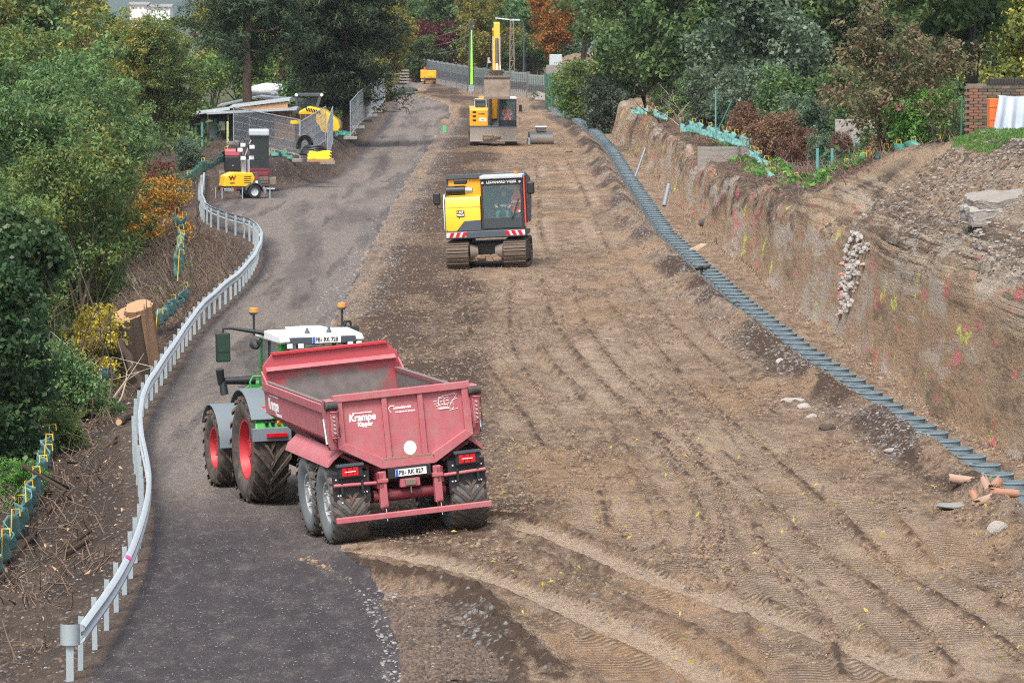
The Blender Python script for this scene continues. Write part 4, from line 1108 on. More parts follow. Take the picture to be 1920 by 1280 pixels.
def lug(mb, R, h, w, a0, side, delta, thick, n=4, x0=-.02):
    """one raised bar of the tread from the middle to the shoulder"""
    vs = []
    for k in range(n + 1):
        t = k / n; x = side * (x0 + (w / 2 - x0 + .012) * t); a = a0 + delta * (t ** .8)
        fall = .045 * w * t ** 4
        for da, rr in ((-thick / 2, R - .03), (-thick / 2.6, R + h - fall), (thick / 2.6, R + h - fall), (thick / 2, R - .03)):
            aa = a + da / R
            vs.append((x, math.sin(aa) * rr, math.cos(aa) * rr))
    fs = []
    for k in range(n):
        o = k * 4
        for j in range(3): fs.append((o + j, o + j + 1, o + 4 + j + 1, o + 4 + j))
    fs += [(0, 3, 2, 1), (n * 4, n * 4 + 1, n * 4 + 2, n * 4 + 3)]
    # flank of the lug on the shoulder
    mb.add(vs, fs)
def wheel(parent, loc, D, w, rimD, rim_mat, nlug=20, h=.05, delta=.42, thick=.075, side=-1, spin=0.0, smallrim=False, depth=.10):
    """side: which way the outer face looks (-1 left, +1 right)"""
    e = empty('wheel', loc, (0, 0, 0)); e.parent = parent
    R = D / 2 - h; r = rimD / 2; hw = w / 2
    prof = [(-hw * .80, r), (-hw * .98, r + (R - r) * .35), (-hw, r + (R - r) * .72), (-hw * .90, R - .03), (-hw * .72, R), (hw * .72, R), (hw * .90, R - .03), (hw, r + (R - r) * .72), (hw * .98, r + (R - r) * .35), (hw * .80, r)]
    mb = MB(); mb.lathe(prof, 'x', 48)
    ty = mb.build('tyre', RUBBER if h > .03 else SIDEWALL, e)
    mb = MB()
    for i in range(nlug):
        a = 2 * math.pi * i / nlug + spin
        lug(mb, R, h, w, a, -1, delta, thick); lug(mb, R, h, w, a + math.pi / nlug, 1, delta, thick)
    mb.build('tread_bars', RUBBER_T, ty, smooth=False)
    s = side
    mb = MB()
    pr = [(-hw * .80, r), (-hw * .80, r - .035), (-hw * .55, r - .05), (-hw * .2, r - .09), (hw * .2, r - .09), (hw * .55, r - .05), (hw * .80, r - .035), (hw * .80, r)]
    mb.lathe(pr, 'x', 40)
    dx = s * (hw * .80 - depth)
    disc = [(dx, r - .07), (dx + s * .02, r * .72), (dx + s * .05, r * .45), (dx + s * .06, .12), (dx + s * .09, .11), (dx + s * .09, 0.0001), (dx - s * .02, .0001), (dx - s * .02, r - .07)]
    mb.lathe(disc, 'x', 32)
    for i in range(8):
        a = i * math.pi / 4
        mb.tube((dx + s * .03, .19 * math.sin(a), .19 * math.cos(a)), (dx + s * .09, .19 * math.sin(a), .19 * math.cos(a)), .018, n=6)
    mb.build('rim', rim_mat, e)
    return e
def number_plate(parent, loc, rot, text, w=.52, h=.115):
    o = MB().box(-w / 2, w / 2, -.006, .006, -h / 2, h / 2).build('number_plate', PLATE, parent, loc=loc, rot=rot)
    MB().box(-w / 2 + .003, -w / 2 + .045, -.009, -.0065, -h / 2 + .003, h / 2 - .003).build('blue_band', BLUEP, o)
    for z_, m_ in ((.022, INK), (-.012, BLUEP)): MB().at().tube((-w / 2 + .165, -.0065, z_), (-w / 2 + .165, -.009, z_), .013, n=10).build('seal', LGREY if m_ is INK else BLUEP, o)
    a, b_ = text
    lettering(a, .105, INK, o, (-w / 2 + .10, -.008, -.002), (math.pi / 2, 0, 0), bold=.002, xs=.82)
    lettering(b_, .105, INK, o, (-w / 2 + .335, -.008, -.002), (math.pi / 2, 0, 0), bold=.002, xs=.82)
    return o

# ---------------------------------------------------------------- seated people
def seated_person(parent_loc, rotz, label, top, legs, helmet=None, scale=1.0, hands_forward=True, name='person'):
    """sitting figure, seat level at z=0, looking along -y"""
    root = empty(name, parent_loc, (0, 0, rotz), label, 'person', scale=scale)
    def skin(name_, verts, edges, rads, m_, par):
        me = bpy.data.meshes.new(name_); me.from_pydata(verts, edges, []); o = link(name_, me, par)
        md = o.modifiers.new('skin', 'SKIN')
        for i, r_ in enumerate(rads): me.skin_vertices[0].data[i].radius = (r_, r_) if not isinstance(r_, tuple) else r_
        me.skin_vertices[0].data[0].use_root = True
        sb = o.modifiers.new('sub', 'SUBSURF'); sb.levels = 1; sb.render_levels = 2
        me.materials.append(m_); md.use_smooth_shade = True
        return o
    if True:
        me = bpy.data.meshes.new('body')
        me.from_pydata([], [], [])
    v = [(0, 0, .12), (0, .03, .32), (0, .05, .50), (0, .03, .60), (0, 0, .68), (0, -.02, .80),
         (.19, .03, .52), (.26, -.08, .30), (.20, -.34, .28), (-.19, .03, .52), (-.26, -.08, .30), (-.20, -.34, .28),
         (.10, -.06, .08), (.16, -.45, .10), (.17, -.50, -.32), (.17, -.62, -.38), (-.10, -.06, .08), (-.16, -.45, .10), (-.17, -.50, -.32), (-.17, -.62, -.38)]
    e = [(0, 1), (1, 2), (2, 3), (3, 4), (4, 5), (2, 6), (6, 7), (7, 8), (2, 9), (9, 10), (10, 11), (0, 12), (12, 13), (13, 14), (14, 15), (0, 16), (16, 17), (17, 18), (18, 19)]
    r = [(.17, .13), (.16, .12), (.17, .12), .06, .085, .07, .075, .055, .035, .075, .055, .035, .095, .075, .055, .045, .095, .075, .055, .045]
    body = bpy.data.meshes.new('body'); body.from_pydata(v, e, [])
    o = link('body', body, root)
    o.modifiers.new('skin', 'SKIN')
    for i, r_ in enumerate(r): body.skin_vertices[0].data[i].radius = r_ if isinstance(r_, tuple) else (r_, r_)
    body.skin_vertices[0].data[0].use_root = True
    s = o.modifiers.new('sub', 'SUBSURF'); s.levels = 1; s.render_levels = 2
    dg = bpy.context.evaluated_depsgraph_get(); m2 = bpy.data.meshes.new_from_object(o.evaluated_get(dg))
    o.modifiers.clear(); o.data = m2
    m2.materials.clear()
    for m_ in (SKIN, top, legs, INK, HIVIS, REFL): m2.materials.append(m_)
    for p in m2.polygons:
        c = p.center; p.use_smooth = True
        if c.z > .585: k = 0
        elif c.y < -.30 and c.z > .22: k = 0
        elif c.z < -.34: k = 3
        elif (c.z < .14 and abs(c.x) > .02) or c.y < -.30: k = 2
        else: k = 1
        if k == 2 and -.20 < c.z < -.12: k = 5
        if k == 1 and .30 < c.z < .36: k = 5
        p.material_index = k
    # face and hair
    MB().add([(-.012, -.10, .755), (.012, -.10, .755), (0, -.125, .715), (0, -.095, .71)], [(0, 1, 2), (0, 2, 3), (1, 3, 2)]).build('nose', SKIN, root)
    hair = MB().lathe([(.0, .092), (.05, .088), (.10, .055), (.115, .001)], 'z', 14, (0, 0, .77), closed=False)
    hair.build('hair' if not helmet else 'helmet', helmet or INK, root)
    for sx in (-1, 1):
        mb = MB()
        for f_ in range(4):
            x = sx * .20 + (f_ - 1.5) * .020
            mb.path([(x, -.36, .28), (x, -.40, .275 + .01 * f_), (x, -.425, .25), (x, -.415, .225)], [.011, .011, .010, .008], n=5)
        mb.path([(sx * .165, -.34, .28), (sx * .150, -.375, .265), (sx * .16, -.40, .25)], [.013, .012, .009], n=5)
        mb.build('fingers', SKIN, root)
    return root

# ---------------------------------------------------------------- red tipping trailer
def surf_z(x, y): return float(land(np.array([float(x)]), np.array([float(y)]), False)[0])
TR_HEAD = math.radians(14.5); TR_ROLL = math.radians(-5.0)
tr = empty('tipping_trailer', (TRX, TRY, surf_z(TRX, TRY) - .03), (math.radians(-.3), TR_ROLL, TR_HEAD), 'red tipping trailer with an empty mud-caked body behind the green tractor', 'trailer')
def trailer(P):
    SEC = [(-1.20, 2.30), (-1.20, 1.78), (-.62, 1.30), (.62, 1.30), (1.20, 1.78), (1.20, 2.30)]
    y0, y1 = -1.42, 4.02
    # body: outer skin red, inner skin caked with mud
    mb = MB(); n = len(SEC)
    t = .05
    INN = [(-1.14, 2.30), (-1.14, 1.80), (-.60, 1.35), (.60, 1.35), (1.14, 1.80), (1.14, 2.30)]
    vs = []
    for y in (y0, y1):
        for x, z in SEC: vs.append((x, y, z + (0.02 if y == y1 else 0)))
    mb.cur = 0; mb.add(vs, [(i, i + 1, n + i + 1, n + i) for i in range(n - 1)] + [tuple(range(n, 2 * n))])
    vs = []
    for y in (y0, y1 - .05):
        for x, z in INN: vs.append((x, y, z))
    mb.cur = 1; mb.add(vs, [(i, i + 1, n + i + 1, n + i) for i in range(n - 1)])
    mb.cur = 0
    mb.add([(-1.2, y0, 2.3), (-1.14, y0, 2.3), (-1.14, y1, 2.3), (-1.2, y1, 2.3)], [(0, 1, 2, 3)]); mb.add([(1.2, y0, 2.3), (1.14, y0, 2.3), (1.14, y1, 2.3), (1.2, y1, 2.3)], [(0, 1, 2, 3)])
    body = mb.build('body', [RED, WORN], P, smooth=False)
    # headboard with swept top
    hb = [(-1.20, 2.25), (-1.20, 2.60), (-1.02, 2.80), (1.02, 2.80), (1.20, 2.60), (1.20, 2.25), (1.14, 1.80), (.60, 1.35), (-.60, 1.35), (-1.14, 1.80)]
    h = MB().prism(hb, 'y', y1 - .05, y1 + .0).build('headboard', INNER, P, bevel=.008)
    MB().prism([(y1 - .16, 2.52), (y1 - .05, 2.58), (y1 - .05, 2.46)], 'x', -1.15, 1.15).build('headboard_fold', RED, h)
    MB().box(-1.02, 1.02, y1 - .10, y1 + .05, 2.78, 2.82).build('headboard_rim', RED_CLEAN, h)
    for s in (-1, 1): MB().add([(s * 1.20, y1 - .42, 2.32), (s * 1.20, y1, 2.32), (s * 1.20, y1, 2.52), (s * 1.23, y1 - .42, 2.32), (s * 1.23, y1, 2.32), (s * 1.23, y1, 2.52)], [(0, 1, 2), (3, 5, 4), (0, 2, 5, 3), (1, 4, 5, 2), (0, 3, 4, 1)]).build('gusset', RED, h)
    # rims along both long sides
    for s in (-1, 1):
        o = MB().prism([(s * 1.12, 2.30), (s * 1.12, 2.345), (s * 1.235, 2.325), (s * 1.235, 2.19), (s * 1.20, 2.17)], 'y', y0 + .30, y1 - .02).build('side_rim', RED, P, bevel=.008)
        MB().box(min(s * 1.115, s * 1.20), max(s * 1.115, s * 1.20), y0 + .35, y1 - .1, 2.3455, 2.352).build('caked_mud', WORN, o)
        for yy in (.2, 2.1): pass
        # corner post, hinge and roller
        c = MB().prism([(y0 + .42, 2.34), (y0 + .30, 2.44), (y0 + .02, 2.44), (y0 - .06, 2.34), (y0 + .05, 1.62), (y0 + .16, 1.62)], 'x', min(s * 1.13, s * 1.27), max(s * 1.13, s * 1.27)).build('corner_post', RED, P, bevel=.012)
        MB().tube((s * 1.10, y0 - .03, 2.35), (s * 1.30, y0 - .03, 2.35), .075, n=16).build('hinge_roller', BLACK_MUD, c)
        MB().path([(s * 1.20, y0 + .30, 2.05), (s * 1.29, y0 + .20, 1.75), (s * 1.27, y0 + .02, 1.66)], .014).build('hose', BLACK, c)
        MB().tube((s * 1.285, y0 + .22, 2.12), (s * 1.285, y0 + .10, 1.72), .028, n=10).build('cylinder', CHROME, c)
        # bolted bracket beside the tailgate
        b = MB().box(s * 1.19 - .055, s * 1.19 + .055, y0 - .13, y0 - .09, 1.86, 2.22).build('bolt_bracket', RED, P, bevel=.01)
        MB().path([(s * 1.19 - .05, y0 - .15, 2.26), (s * 1.19 + .075, y0 - .15, 2.26), (s * 1.19 + .075, y0 - .15, 1.84), (s * 1.19 - .05, y0 - .15, 1.84)], .014).build('grab_bar', RED, b)
        for k in range(5): MB().tube((s * 1.19, y0 - .09, 1.92 + .065 * k), (s * 1.19, y0 - .17, 1.92 + .065 * k), .019, n=8).build('bolt', RIMG, b)
        # folded plate above the wheels
        MB().prism([(s * 1.02, 1.56), (s * 1.10, 1.60), (s * 1.22, 1.50), (s * 1.27, 1.47), (s * 1.33, 1.34), (s * 1.30, 1.34), (s * 1.20, 1.44), (s * 1.08, 1.53)], 'y', y0 + .1, 2.0).build('side_plate', RED, P, bevel=.006)
        MB().prism([(s * .62, 1.22), (s * .62, 1.30), (s * 1.1, 1.55), (s * 1.1, 1.50)], 'y', y0 + .15, 1.9).build('wheel_guard', RED_DK, P)
    # side lettering on the left flank
    ln = -1.203
    lettering('Krampe', .26, DECAL, body, (ln, 3.30, 1.98), (math.pi / 2, 0, -math.pi / 2), shear=.15, bold=.012)
    MB().box(ln - .004, ln - .001, 2.80, 3.60, 2.13, 2.15).build('decal_line', DECAL, body)
    mb = MB()
    for k in range(7): mb.box(ln - .004, ln - .001, 3.06 - .06 * k - .035, 3.06 - .06 * k, 1.815, 1.86)
    mb.build('lettering', DECAL, body)
    # tailgate
    G = empty('tailgate', (0, y0 - .035, -.13), (math.radians(-3.0), 0, 0)); G.scale = (1, 1, 1.09); G.parent = P
    gp = [(-1.13, 2.40), (-1.13, 1.60), (-.44, 1.27), (.44, 1.27), (1.13, 1.60), (1.13, 2.40)]
    MB().prism(gp, 'y', -.025, .025).build('panel', RED, G, bevel=.006)
    MB().box(-1.14, 1.14, -.10, .05, 2.31, 2.42).build('top_beam', RED, G, bevel=.012)
    for s in (-1, 1):
        MB().box(min(s * 1.0, s * 1.13), max(s * 1.0, s * 1.13), -.09, -.02, 1.62, 2.312).build('side_beam', RED, G, bevel=.012)
        MB().prism([(s * 1.14, 1.625), (s * 1.0, 1.70), (s * .39, 1.395), (s * .45, 1.255)], 'y', -.10, -.02).build('lower_beam', RED, G, bevel=.012)
        MB().box(s * .30 - .045, s * .30 + .045, -.08, -.02, 1.39, 2.312).build('rib', RED, G, bevel=.012)
        MB().add([(s * .45, -.02, 1.25), (s * 1.10, -.02, 1.58), (s * .62, .40, 1.34), (s * .55, .35, 1.16)], [(0, 1, 2, 3)]).build('spill_plate', RED, G, smooth=False)
    MB().box(-.45, .45, -.10, -.02, 1.255, 1.395).build('bottom_beam', RED, G, bevel=.012)
    MB().box(-.40, .40, -.103, -.06, 1.385, 1.412).build('caked_mud', mat('dry_mud', (.24, .17, .11), rough=.95, bump=.02), G)
    R9 = (math.pi / 2, 0, 0)
    lettering('Krampe', .150, DECAL, G, (-.68, -.028, 2.05), R9, shear=.12, bold=.005, xs=.93)
    MB().box(-.84, -.51, -.030, -.0265, 2.115, 2.127).build('decal_line', DECAL, G)
    lettering('Kipper', .082, DECAL, G, (-.64, -.028, 1.945), R9, bold=.005, xs=1.1)
    mb = MB()
    for k in range(9): mb.box(-.15 + .034 * k, -.15 + .034 * k + .022, -.030, -.0265, 2.118, 2.118 + (.034 if k % 3 else .026))
    for k in range(13): mb.box(-.12 + .026 * k, -.12 + .026 * k + .018, -.030, -.0265, 2.062, 2.082)
    mb.build('lettering', DECAL, G)
    MB().path([(-.20, -.028, 2.08), (-.235, -.028, 2.13), (-.20, -.028, 2.17), (-.13, -.028, 2.165)], .008, n=4).build('decal_swoosh', DECAL, G)
    # running-animal style emblem reduced to plain white strokes with boxed lettering
    E = MB()
    def st(pts, r=.007): E.path([((x - .72) * .78 + .72, -.029, (z - 2.12) * .85 + 2.13) for x, z in pts], r * .8, n=4)
    for k in range(4): st([(.47 + .02 * k, 2.16 - .045 * k), (.60, 2.175 - .045 * k)], .004)
    for a_, b_ in ((.58, .68), (.70, .80)): st([(a_, 2.09), (a_ + .01, 2.20), (b_ + .01, 2.215), (b_, 2.10), (a_, 2.09)])
    st([(.62, 2.145), (.66, 2.15)]); st([(.74, 2.16), (.79, 2.165)])
    st([(.58, 2.215), (.70, 2.245), (.82, 2.255), (.93, 2.27), (.99, 2.25), (.985, 2.18), (.90, 2.16), (.84, 2.10)])
    st([(.84, 2.10), (.80, 2.03), (.86, 1.99), (.91, 2.04), (.87, 2.12)]); st([(.80, 1.98), (.98, 2.0)], .004); st([(.93, 2.27), (.96, 2.22), (.93, 2.19)], .005)
    for k in range(5): st([(.60 + .037 * k, 2.03), (.615 + .037 * k, 2.075), (.63 + .037 * k, 2.03)], .005)
    st([(.58, 2.02), (.80, 2.02)], .012); E.build('emblem', DECAL, G)
    MB().tube((.065, -.0255, 1.52), (.065, -.030, 1.52), .105, n=28).build('round_sticker', DECAL, G)
    mb = MB()
    for (x, z, h_) in ((.02, 1.52, .05), (.05, 1.53, .07), (.09, 1.53, .06)): mb.path([(x - .02, -.031, z - h_ / 2), (x, -.031, z + h_ / 2), (x + .015, -.031, z - h_ / 2)], .003, n=4)
    mb.build('sticker_print', LGREY, G)
    # chassis, axles, drawbar
    mb = MB()
    for s in (-1, 1): mb.box(s * .50 - .06, s * .50 + .06, -1.5, 3.4, .92, 1.18)
    mb.box(-.55, .55, -1.0, -.86, .95, 1.15); mb.box(-.55, .55, .9, 1.05, .95, 1.15); mb.box(-.56, .56, 2.9, 3.1, .95, 1.15)
    mb.add([(-.56, 3.3, .92), (-.12, 5.0, .62), (-.12, 5.0, .80), (-.56, 3.3, 1.16), (-.44, 3.3, .92), (-.02, 5.0, .62), (-.02, 5.0, .80), (-.44, 3.3, 1.16)], [(0, 1, 2, 3), (4, 7, 6, 5), (0, 4, 5, 1), (3, 2, 6, 7), (1, 5, 6, 2), (0, 3, 7, 4)])
    mb.add([(.56, 3.3, .92), (.12, 5.0, .62), (.12, 5.0, .80), (.56, 3.3, 1.16), (.44, 3.3, .92), (.02, 5.0, .62), (.02, 5.0, .80), (.44, 3.3, 1.16)], [(0, 1, 2, 3), (4, 7, 6, 5), (0, 4, 5, 1), (3, 2, 6, 7), (1, 5, 6, 2), (0, 3, 7, 4)])
    mb.box(-.09, .09, 4.9, 5.45, .60, .78)
    mb.build('chassis', RED_DK, P, bevel=.012)
    for y in (-.74, .74):
        MB().tube((-.8, y, .70), (.8, y, .70), .085, n=12).build('axle', RED_DK, P)
        for s in (-1, 1):
            wheel(P, (s * 1.0, y, .70), 1.40, .60, .70, RIMG, nlug=24, h=.020, delta=.5, thick=.09, side=s, spin=.13 * y, depth=.07)
    # rear: supports, bumper, plate, lamps, flaps
    yb = y0 - .02
    for s in (-1, 1):
        su = MB().box(s * .46 - .065, s * .46 + .065, yb - .06, yb + .06, .60, 1.20).build('bumper_support', RED, P, bevel=.012)
        MB().box(s * .46 - .09, s * .46 + .09, yb - .08, yb + .08, 1.02, 1.08).build('collar', RED, su, bevel=.008)
        MB().lathe([(-.02, .045), (0, .06), (.02, .045)], 'y', 12, (s * .46, yb - .09, .60)).build('shackle', RED_DK, su)
        MB().tube((s * .46, yb - .12, .60), (s * .46, yb - .16, .40), .010, n=6).build('pin', CHROME, su)
        MB().tube((s * .52, yb, 1.02), (s * 1.27, yb - .03, 1.05), .03, n=10).build('lamp_bar', RED, P)
        fl = MB().box(min(s * .66, s * 1.28), max(s * .66, s * 1.28), yb + .03, yb + .05, .72, 1.24).build('mud_flap', BLACK, P, bevel=.004)
        for (fx, fz) in ((.72, .90), (.77, .90), (1.20, .88), (1.16, .88), (.74, 1.16), (1.22, 1.14), (1.14, .76), (.80, 1.02)):
            MB().tube((s * fx, yb + .03, fz), (s * fx, yb + .012, fz), .014, n=8).build('rivet', WHITEL, fl)
        for fx in (.80, 1.14): MB().box(s * fx - .02, s * fx + .02, yb - .05, yb + .03, .90, 1.10).build('clip', BLACK, fl, bevel=.004)
        if s < 0: MB().prism([(-1.03, .80), (-.91, .84), (-.92, .75)], 'y', yb + .022, yb + .0295).build('red_reflector', REDL, fl)
        lm = MB().box(s * .98 - .20, s * .98 + .20, yb - .07, yb + .05, 1.16, 1.36).build('lamp_housing', BLACK, P, bevel=.01)
        MB().box(s * .98 - .22, s * .98 + .22, yb - .10, yb + .04, 1.35, 1.385).build('lamp_hood', DGREY, lm)
        for k in (-1, 0, 1): MB().box(s * .98 - .01 + k * .095 - .042, s * .98 - .01 + k * .095 + .042, yb - .085, yb - .069, 1.19, 1.33).build('red_lens', REDL, lm, bevel=.004)
        MB().box(s * .98 - .10, s * .98 + .08, yb - .088, yb - .084, 1.255, 1.268).build('lens_print', DECAL, lm)
    MB().box(-1.30, 1.30, yb - .18, yb - .08, .44, .535).build('bumper_bar', RED, P, bevel=.015)
    MB().box(-.36, .36, yb - .05, yb - .02, 1.06, 1.24).build('plate_holder', BLACK, P, bevel=.008)
    number_plate(P, (.02, yb - .06, 1.15), (0, 0, 0), ('PB', 'RK 827'))
    hk = MB().box(-.17, .17, yb - .04, yb + .10, .90, 1.05).build('hitch_plate', RED, P, bevel=.02)
    MB().box(-.09, .09, yb - .09, yb - .03, .93, 1.03).build('coupling', RUSTY, hk, bevel=.01)
    MB().tube((0, yb - .06, .93), (0, yb - .06, .80), .012, n=6).build('chain', RUSTY, hk)
    MB().tube((-.6, yb + .15, .78), (.6, yb + .15, .78), .10, n=12).build('cross_tube', RED_DK, P)
trailer(tr)

# ---------------------------------------------------------------- green tractor
TX, TY = -3.50, 85.3
tc_ = empty('tractor', (TX, TY, surf_z(TX, TY) - .03), (0, math.radians(-1.2), math.radians(16.5)), 'green tractor with white cab roof and grey mudguards pulling the red trailer', 'tractor')
def tractor(P):
    for s in (-1, 1):
        wheel(P, (s * 1.0, 0, .975), 1.95, .66, 1.08, RED_CLEAN, nlug=19, h=.060, delta=.52, thick=.10, side=s, depth=.16)
        wheel(P, (s * .97, 2.85, .73), 1.46, .54, .78, RED_CLEAN, nlug=17, h=.050, delta=.55, thick=.085, side=s, spin=.2, depth=.14)
        # rear mudguard: grey arch outside, green flank inside
        A = [math.radians(a) for a in range(34, 142, 9)]
        def arch(r, x0, x1, t, m_, nm, par=P, cy=0, cz=.975, AA=A):
            mb = MB(); vs = []
            for a in AA:
                for (x, rr) in ((x0, r), (x1, r), (x1, r + t), (x0, r + t)): vs.append((x, cy - math.cos(a) * rr, cz + math.sin(a) * rr))
            n = len(AA); fs = []
            for k in range(n - 1):
                for j in range(4): fs.append((k * 4 + j, k * 4 + (j + 1) % 4, k * 4 + 4 + (j + 1) % 4, k * 4 + 4 + j))
            fs += [(0, 1, 2, 3), (n * 4 - 4, n * 4 - 3, n * 4 - 2, n * 4 - 1)]
            return mb.add(vs, fs).build(nm, m_, par, bevel=.008)
        a1 = arch(1.05, s * .98, s * 1.36, .035, GREYP, 'mudguard')
        arch(1.06, s * .66, s * .985, .05, GREEN, 'mudguard_flank', a1)
        # back wall of the guard with lamps
        bw = MB().prism([(-.98, 1.42), (-.62, 1.86), (-.3, 2.02), (.2, 2.06), (.2, 1.7), (-.5, 1.45), (-.75, 1.2)], 'x', min(s * .62, s * .70), max(s * .62, s * .70)).build('guard_side', GREEN, P, bevel=.02)
        bk = MB().add([(s * .66, -.92, 1.42), (s * 1.30, -.92, 1.40), (s * 1.22, -.66, 1.84), (s * .66, -.62, 1.90), (s * .66, -.80, 1.38), (s * 1.30, -.80, 1.36), (s * 1.22, -.58, 1.80), (s * .66, -.54, 1.86)],
                      [(0, 1, 2, 3), (4, 7, 6, 5), (0, 4, 5, 1), (1, 5, 6, 2), (2, 6, 7, 3), (3, 7, 4, 0)]).build('lamp_panel', GREEN, P, bevel=.02)
        tl = MB().add([(s * .70, -.80, 1.72), (s * 1.14, -.80, 1.68), (s * 1.14, -.72, 1.79), (s * .70, -.70, 1.84), (s * .70, -.74, 1.72), (s * 1.14, -.74, 1.68), (s * 1.14, -.66, 1.79), (s * .70, -.64, 1.84)],
                      [(0, 1, 2, 3), (4, 7, 6, 5), (0, 4, 5, 1), (1, 5, 6, 2), (2, 6, 7, 3), (3, 7, 4, 0)]).build('rear_lamp', REDL, bk, bevel=.01)
        MB().add([(s * .78, -.825, 1.735), (s * 1.08, -.815, 1.715), (s * 1.06, -.78, 1.76), (s * .76, -.775, 1.79)], [(0, 1, 2, 3)]).build('clear_lens', WHITEL, tl)
        for k in range(4): MB().tube((s * (.76 + .11 * k), -.86, 1.53), (s * (.76 + .11 * k), -.935, 1.50), .034, n=12).build('socket', BLACK if k != 1 else ORANGEL, bk)
        MB().prism([(-1.0, 1.20), (-.97, 1.43), (-.86, 1.43), (-.90, 1.20)], 'x', min(s * .66, s * 1.36), max(s * .66, s * 1.36)).build('guard_tail', GREYP, P, bevel=.012)
        MB().box(min(s * .74, s * 1.12), max(s * .74, s * 1.12), -1.035, -1.0, 1.27, 1.34).build('reflector', REDL, P, bevel=.006)
        # front guard
        AF = [math.radians(a) for a in range(5, 150, 12)]
        arch(.79, s * .74, s * 1.26, .025, GREYP, 'front_mudguard', P, 2.85, .73, AF)
    # hood, engine, frame
    MB().box(-.38, .38, 1.2, 3.7, .75, 1.25).build('engine', BLACK_MUD, P, bevel=.03)
    MB().prism([(1.25, 1.25), (1.25, 2.0), (2.6, 1.96), (3.75, 1.72), (3.9, 1.25)], 'x', -.45, .45).build('hood', GREEN, P, bevel=.06, segs=3)
    MB().box(-.34, .34, -.55, 1.3, .60, 1.15).build('gearbox', BLACK_MUD, P, bevel=.03)
    MB().tube((-.75, 0, .975), (.75, 0, .975), .16, n=14).build('rear_axle', BLACK_MUD, P)
    MB().tube((-.75, 2.85, .73), (.75, 2.85, .73), .10, n=14).build('front_axle', BLACK_MUD, P)
    hp = MB()
    hp.box(-.12, .12, -1.15, -.5, .50, .75); hp.box(-.30, .30, -.75, -.55, .9, 1.3)
    for s in (-1, 1):
        hp.tube((s * .42, -.55, .75), (s * .45, -1.25, .62), .04); hp.tube((s * .42, -.55, 1.35), (s * .45, -1.0, .68), .035)
    hp.build('rear_linkage', BLACK_MUD, P, bevel=.01)
    hz_ = MB()
    for k in range(5): hz_.path([(-.25 + .1 * k, -.6, 1.25), (-.2 + .1 * k, -1.2, 1.0), (-.1 + .05 * k, -1.75, 1.05)], .018, n=5)
    hz_.build('hoses', BLACK, P)
    # side tanks and steps
    for s in (-1, 1): MB().box(min(s * .40, s * .86), max(s * .40, s * .86), .95, 1.95, .55, 1.15).build('tank', BLACK, P, bevel=.04)
    # cab
    cab = empty('cab', (0, 0, 0)); cab.parent = P
    X0, YB, YF, Z0, Z1 = .71, -.42, 1.12, 1.30, 2.86
    for s in (-1, 1):
        MB().prism([(YB - .02, Z0 + .3), (YB + .10, Z0 + .3), (YB + .08, Z1), (YB - .10, Z1)], 'x', min(s * .61, s * X0), max(s * .61, s * X0)).build('rear_pillar', GREEN, cab, bevel=.015)
        MB().prism([(YF + .10, Z0), (YF + .18, Z0), (YF + .02, Z1), (YF - .06, Z1)], 'x', min(s * .65, s * X0), max(s * .65, s * X0)).build('front_pillar', GREEN, cab, bevel=.015)
        MB().box(min(s * .67, s * X0), max(s * .67, s * X0), .38, .44, Z0, Z1).build('door_pillar', BLACK, cab)
        MB().add([(s * .70, YB + .08, Z0 + .45), (s * .70, YF + .12, Z0 + .05), (s * .70, YF, Z1), (s * .70, YB - .02, Z1)], [(0, 1, 2, 3)]).build('side_window', GLASS, cab, smooth=False)
    MB().box(-.71, .71, YB - .06, YF + .15, Z0 - .15, Z0 + .05).build('cab_floor', BLACK, cab, bevel=.02)
    MB().box(-.61, .61, YB - .04, YB + .04, Z0 + .05, Z0 + .42).build('cab_back', BLACK, cab, bevel=.02)
    MB().add([(-.61, YB - .02, Z0 + .42), (.61, YB - .02, Z0 + .42), (.61, YB - .085, Z1), (-.61, YB - .085, Z1)], [(0, 1, 2, 3)]).build('rear_window', GLASS, cab, smooth=False)
    MB().add([(-.65, YF + .15, Z0), (.65, YF + .15, Z0), (.65, YF, Z1), (-.65, YF, Z1)], [(0, 1, 2, 3)]).build('windscreen', GLASS, cab, smooth=False)
    MB().path([(.10, YB - .12, Z1 - .36), (-.25, YB - .13, Z1 - .30), (.45, YB - .13, Z1 - .22)], .012).build('rear_wiper', BLACK, cab)
    MB().tube((-.56, YB - .05, Z1 - .10), (-.56, YB - .05, Z1 - .22), .035).build('speaker', BLACK, cab)
    # roof
    rf = MB().prism([(YB - .30, 2.87), (YB - .36, 2.93), (YB - .22, 3.01), (.3, 3.05), (YF - .1, 3.0), (YF + .15, 2.92), (YF + .1, 2.87)], 'x', -.76, .76).build('roof', WHITE, cab, bevel=.05, segs=3)
    MB().prism([(YB - .37, 2.86), (YB - .37, 2.985), (YB - .26, 2.985), (YB - .26, 2.86)], 'x', -.60, .60).build('roof_recess', DGREY, rf, bevel=.01)
    MB().box(-.33, .33, .0, .7, 3.03, 3.075).build('roof_hatch', WHITE, rf, bevel=.03)
    for x in (-.18, .22): MB().lathe([(0, .05), (.03, .05), (.06, .028), (.10, .028), (.10, .0001), (0, .0001)], 'z', 12, (x, -.35, 3.015)).build('antenna_base', DGREY, rf)
    number_plate(rf, (.06, YB - .385, 2.935), (0, 0, 0), ('PB', 'RK 728'))
    for x in (-.62, -.42, .48, .64):
        l = MB().box(x - .065, x + .065, YB - .42, YB - .32, 2.79, 2.90).build('work_lamp', BLACK, rf, bevel=.012)
        MB().box(x - .05, x + .05, YB - .432, YB - .421, 2.80, 2.885).build('lamp_glass', WHITEL, l, bevel=.006)
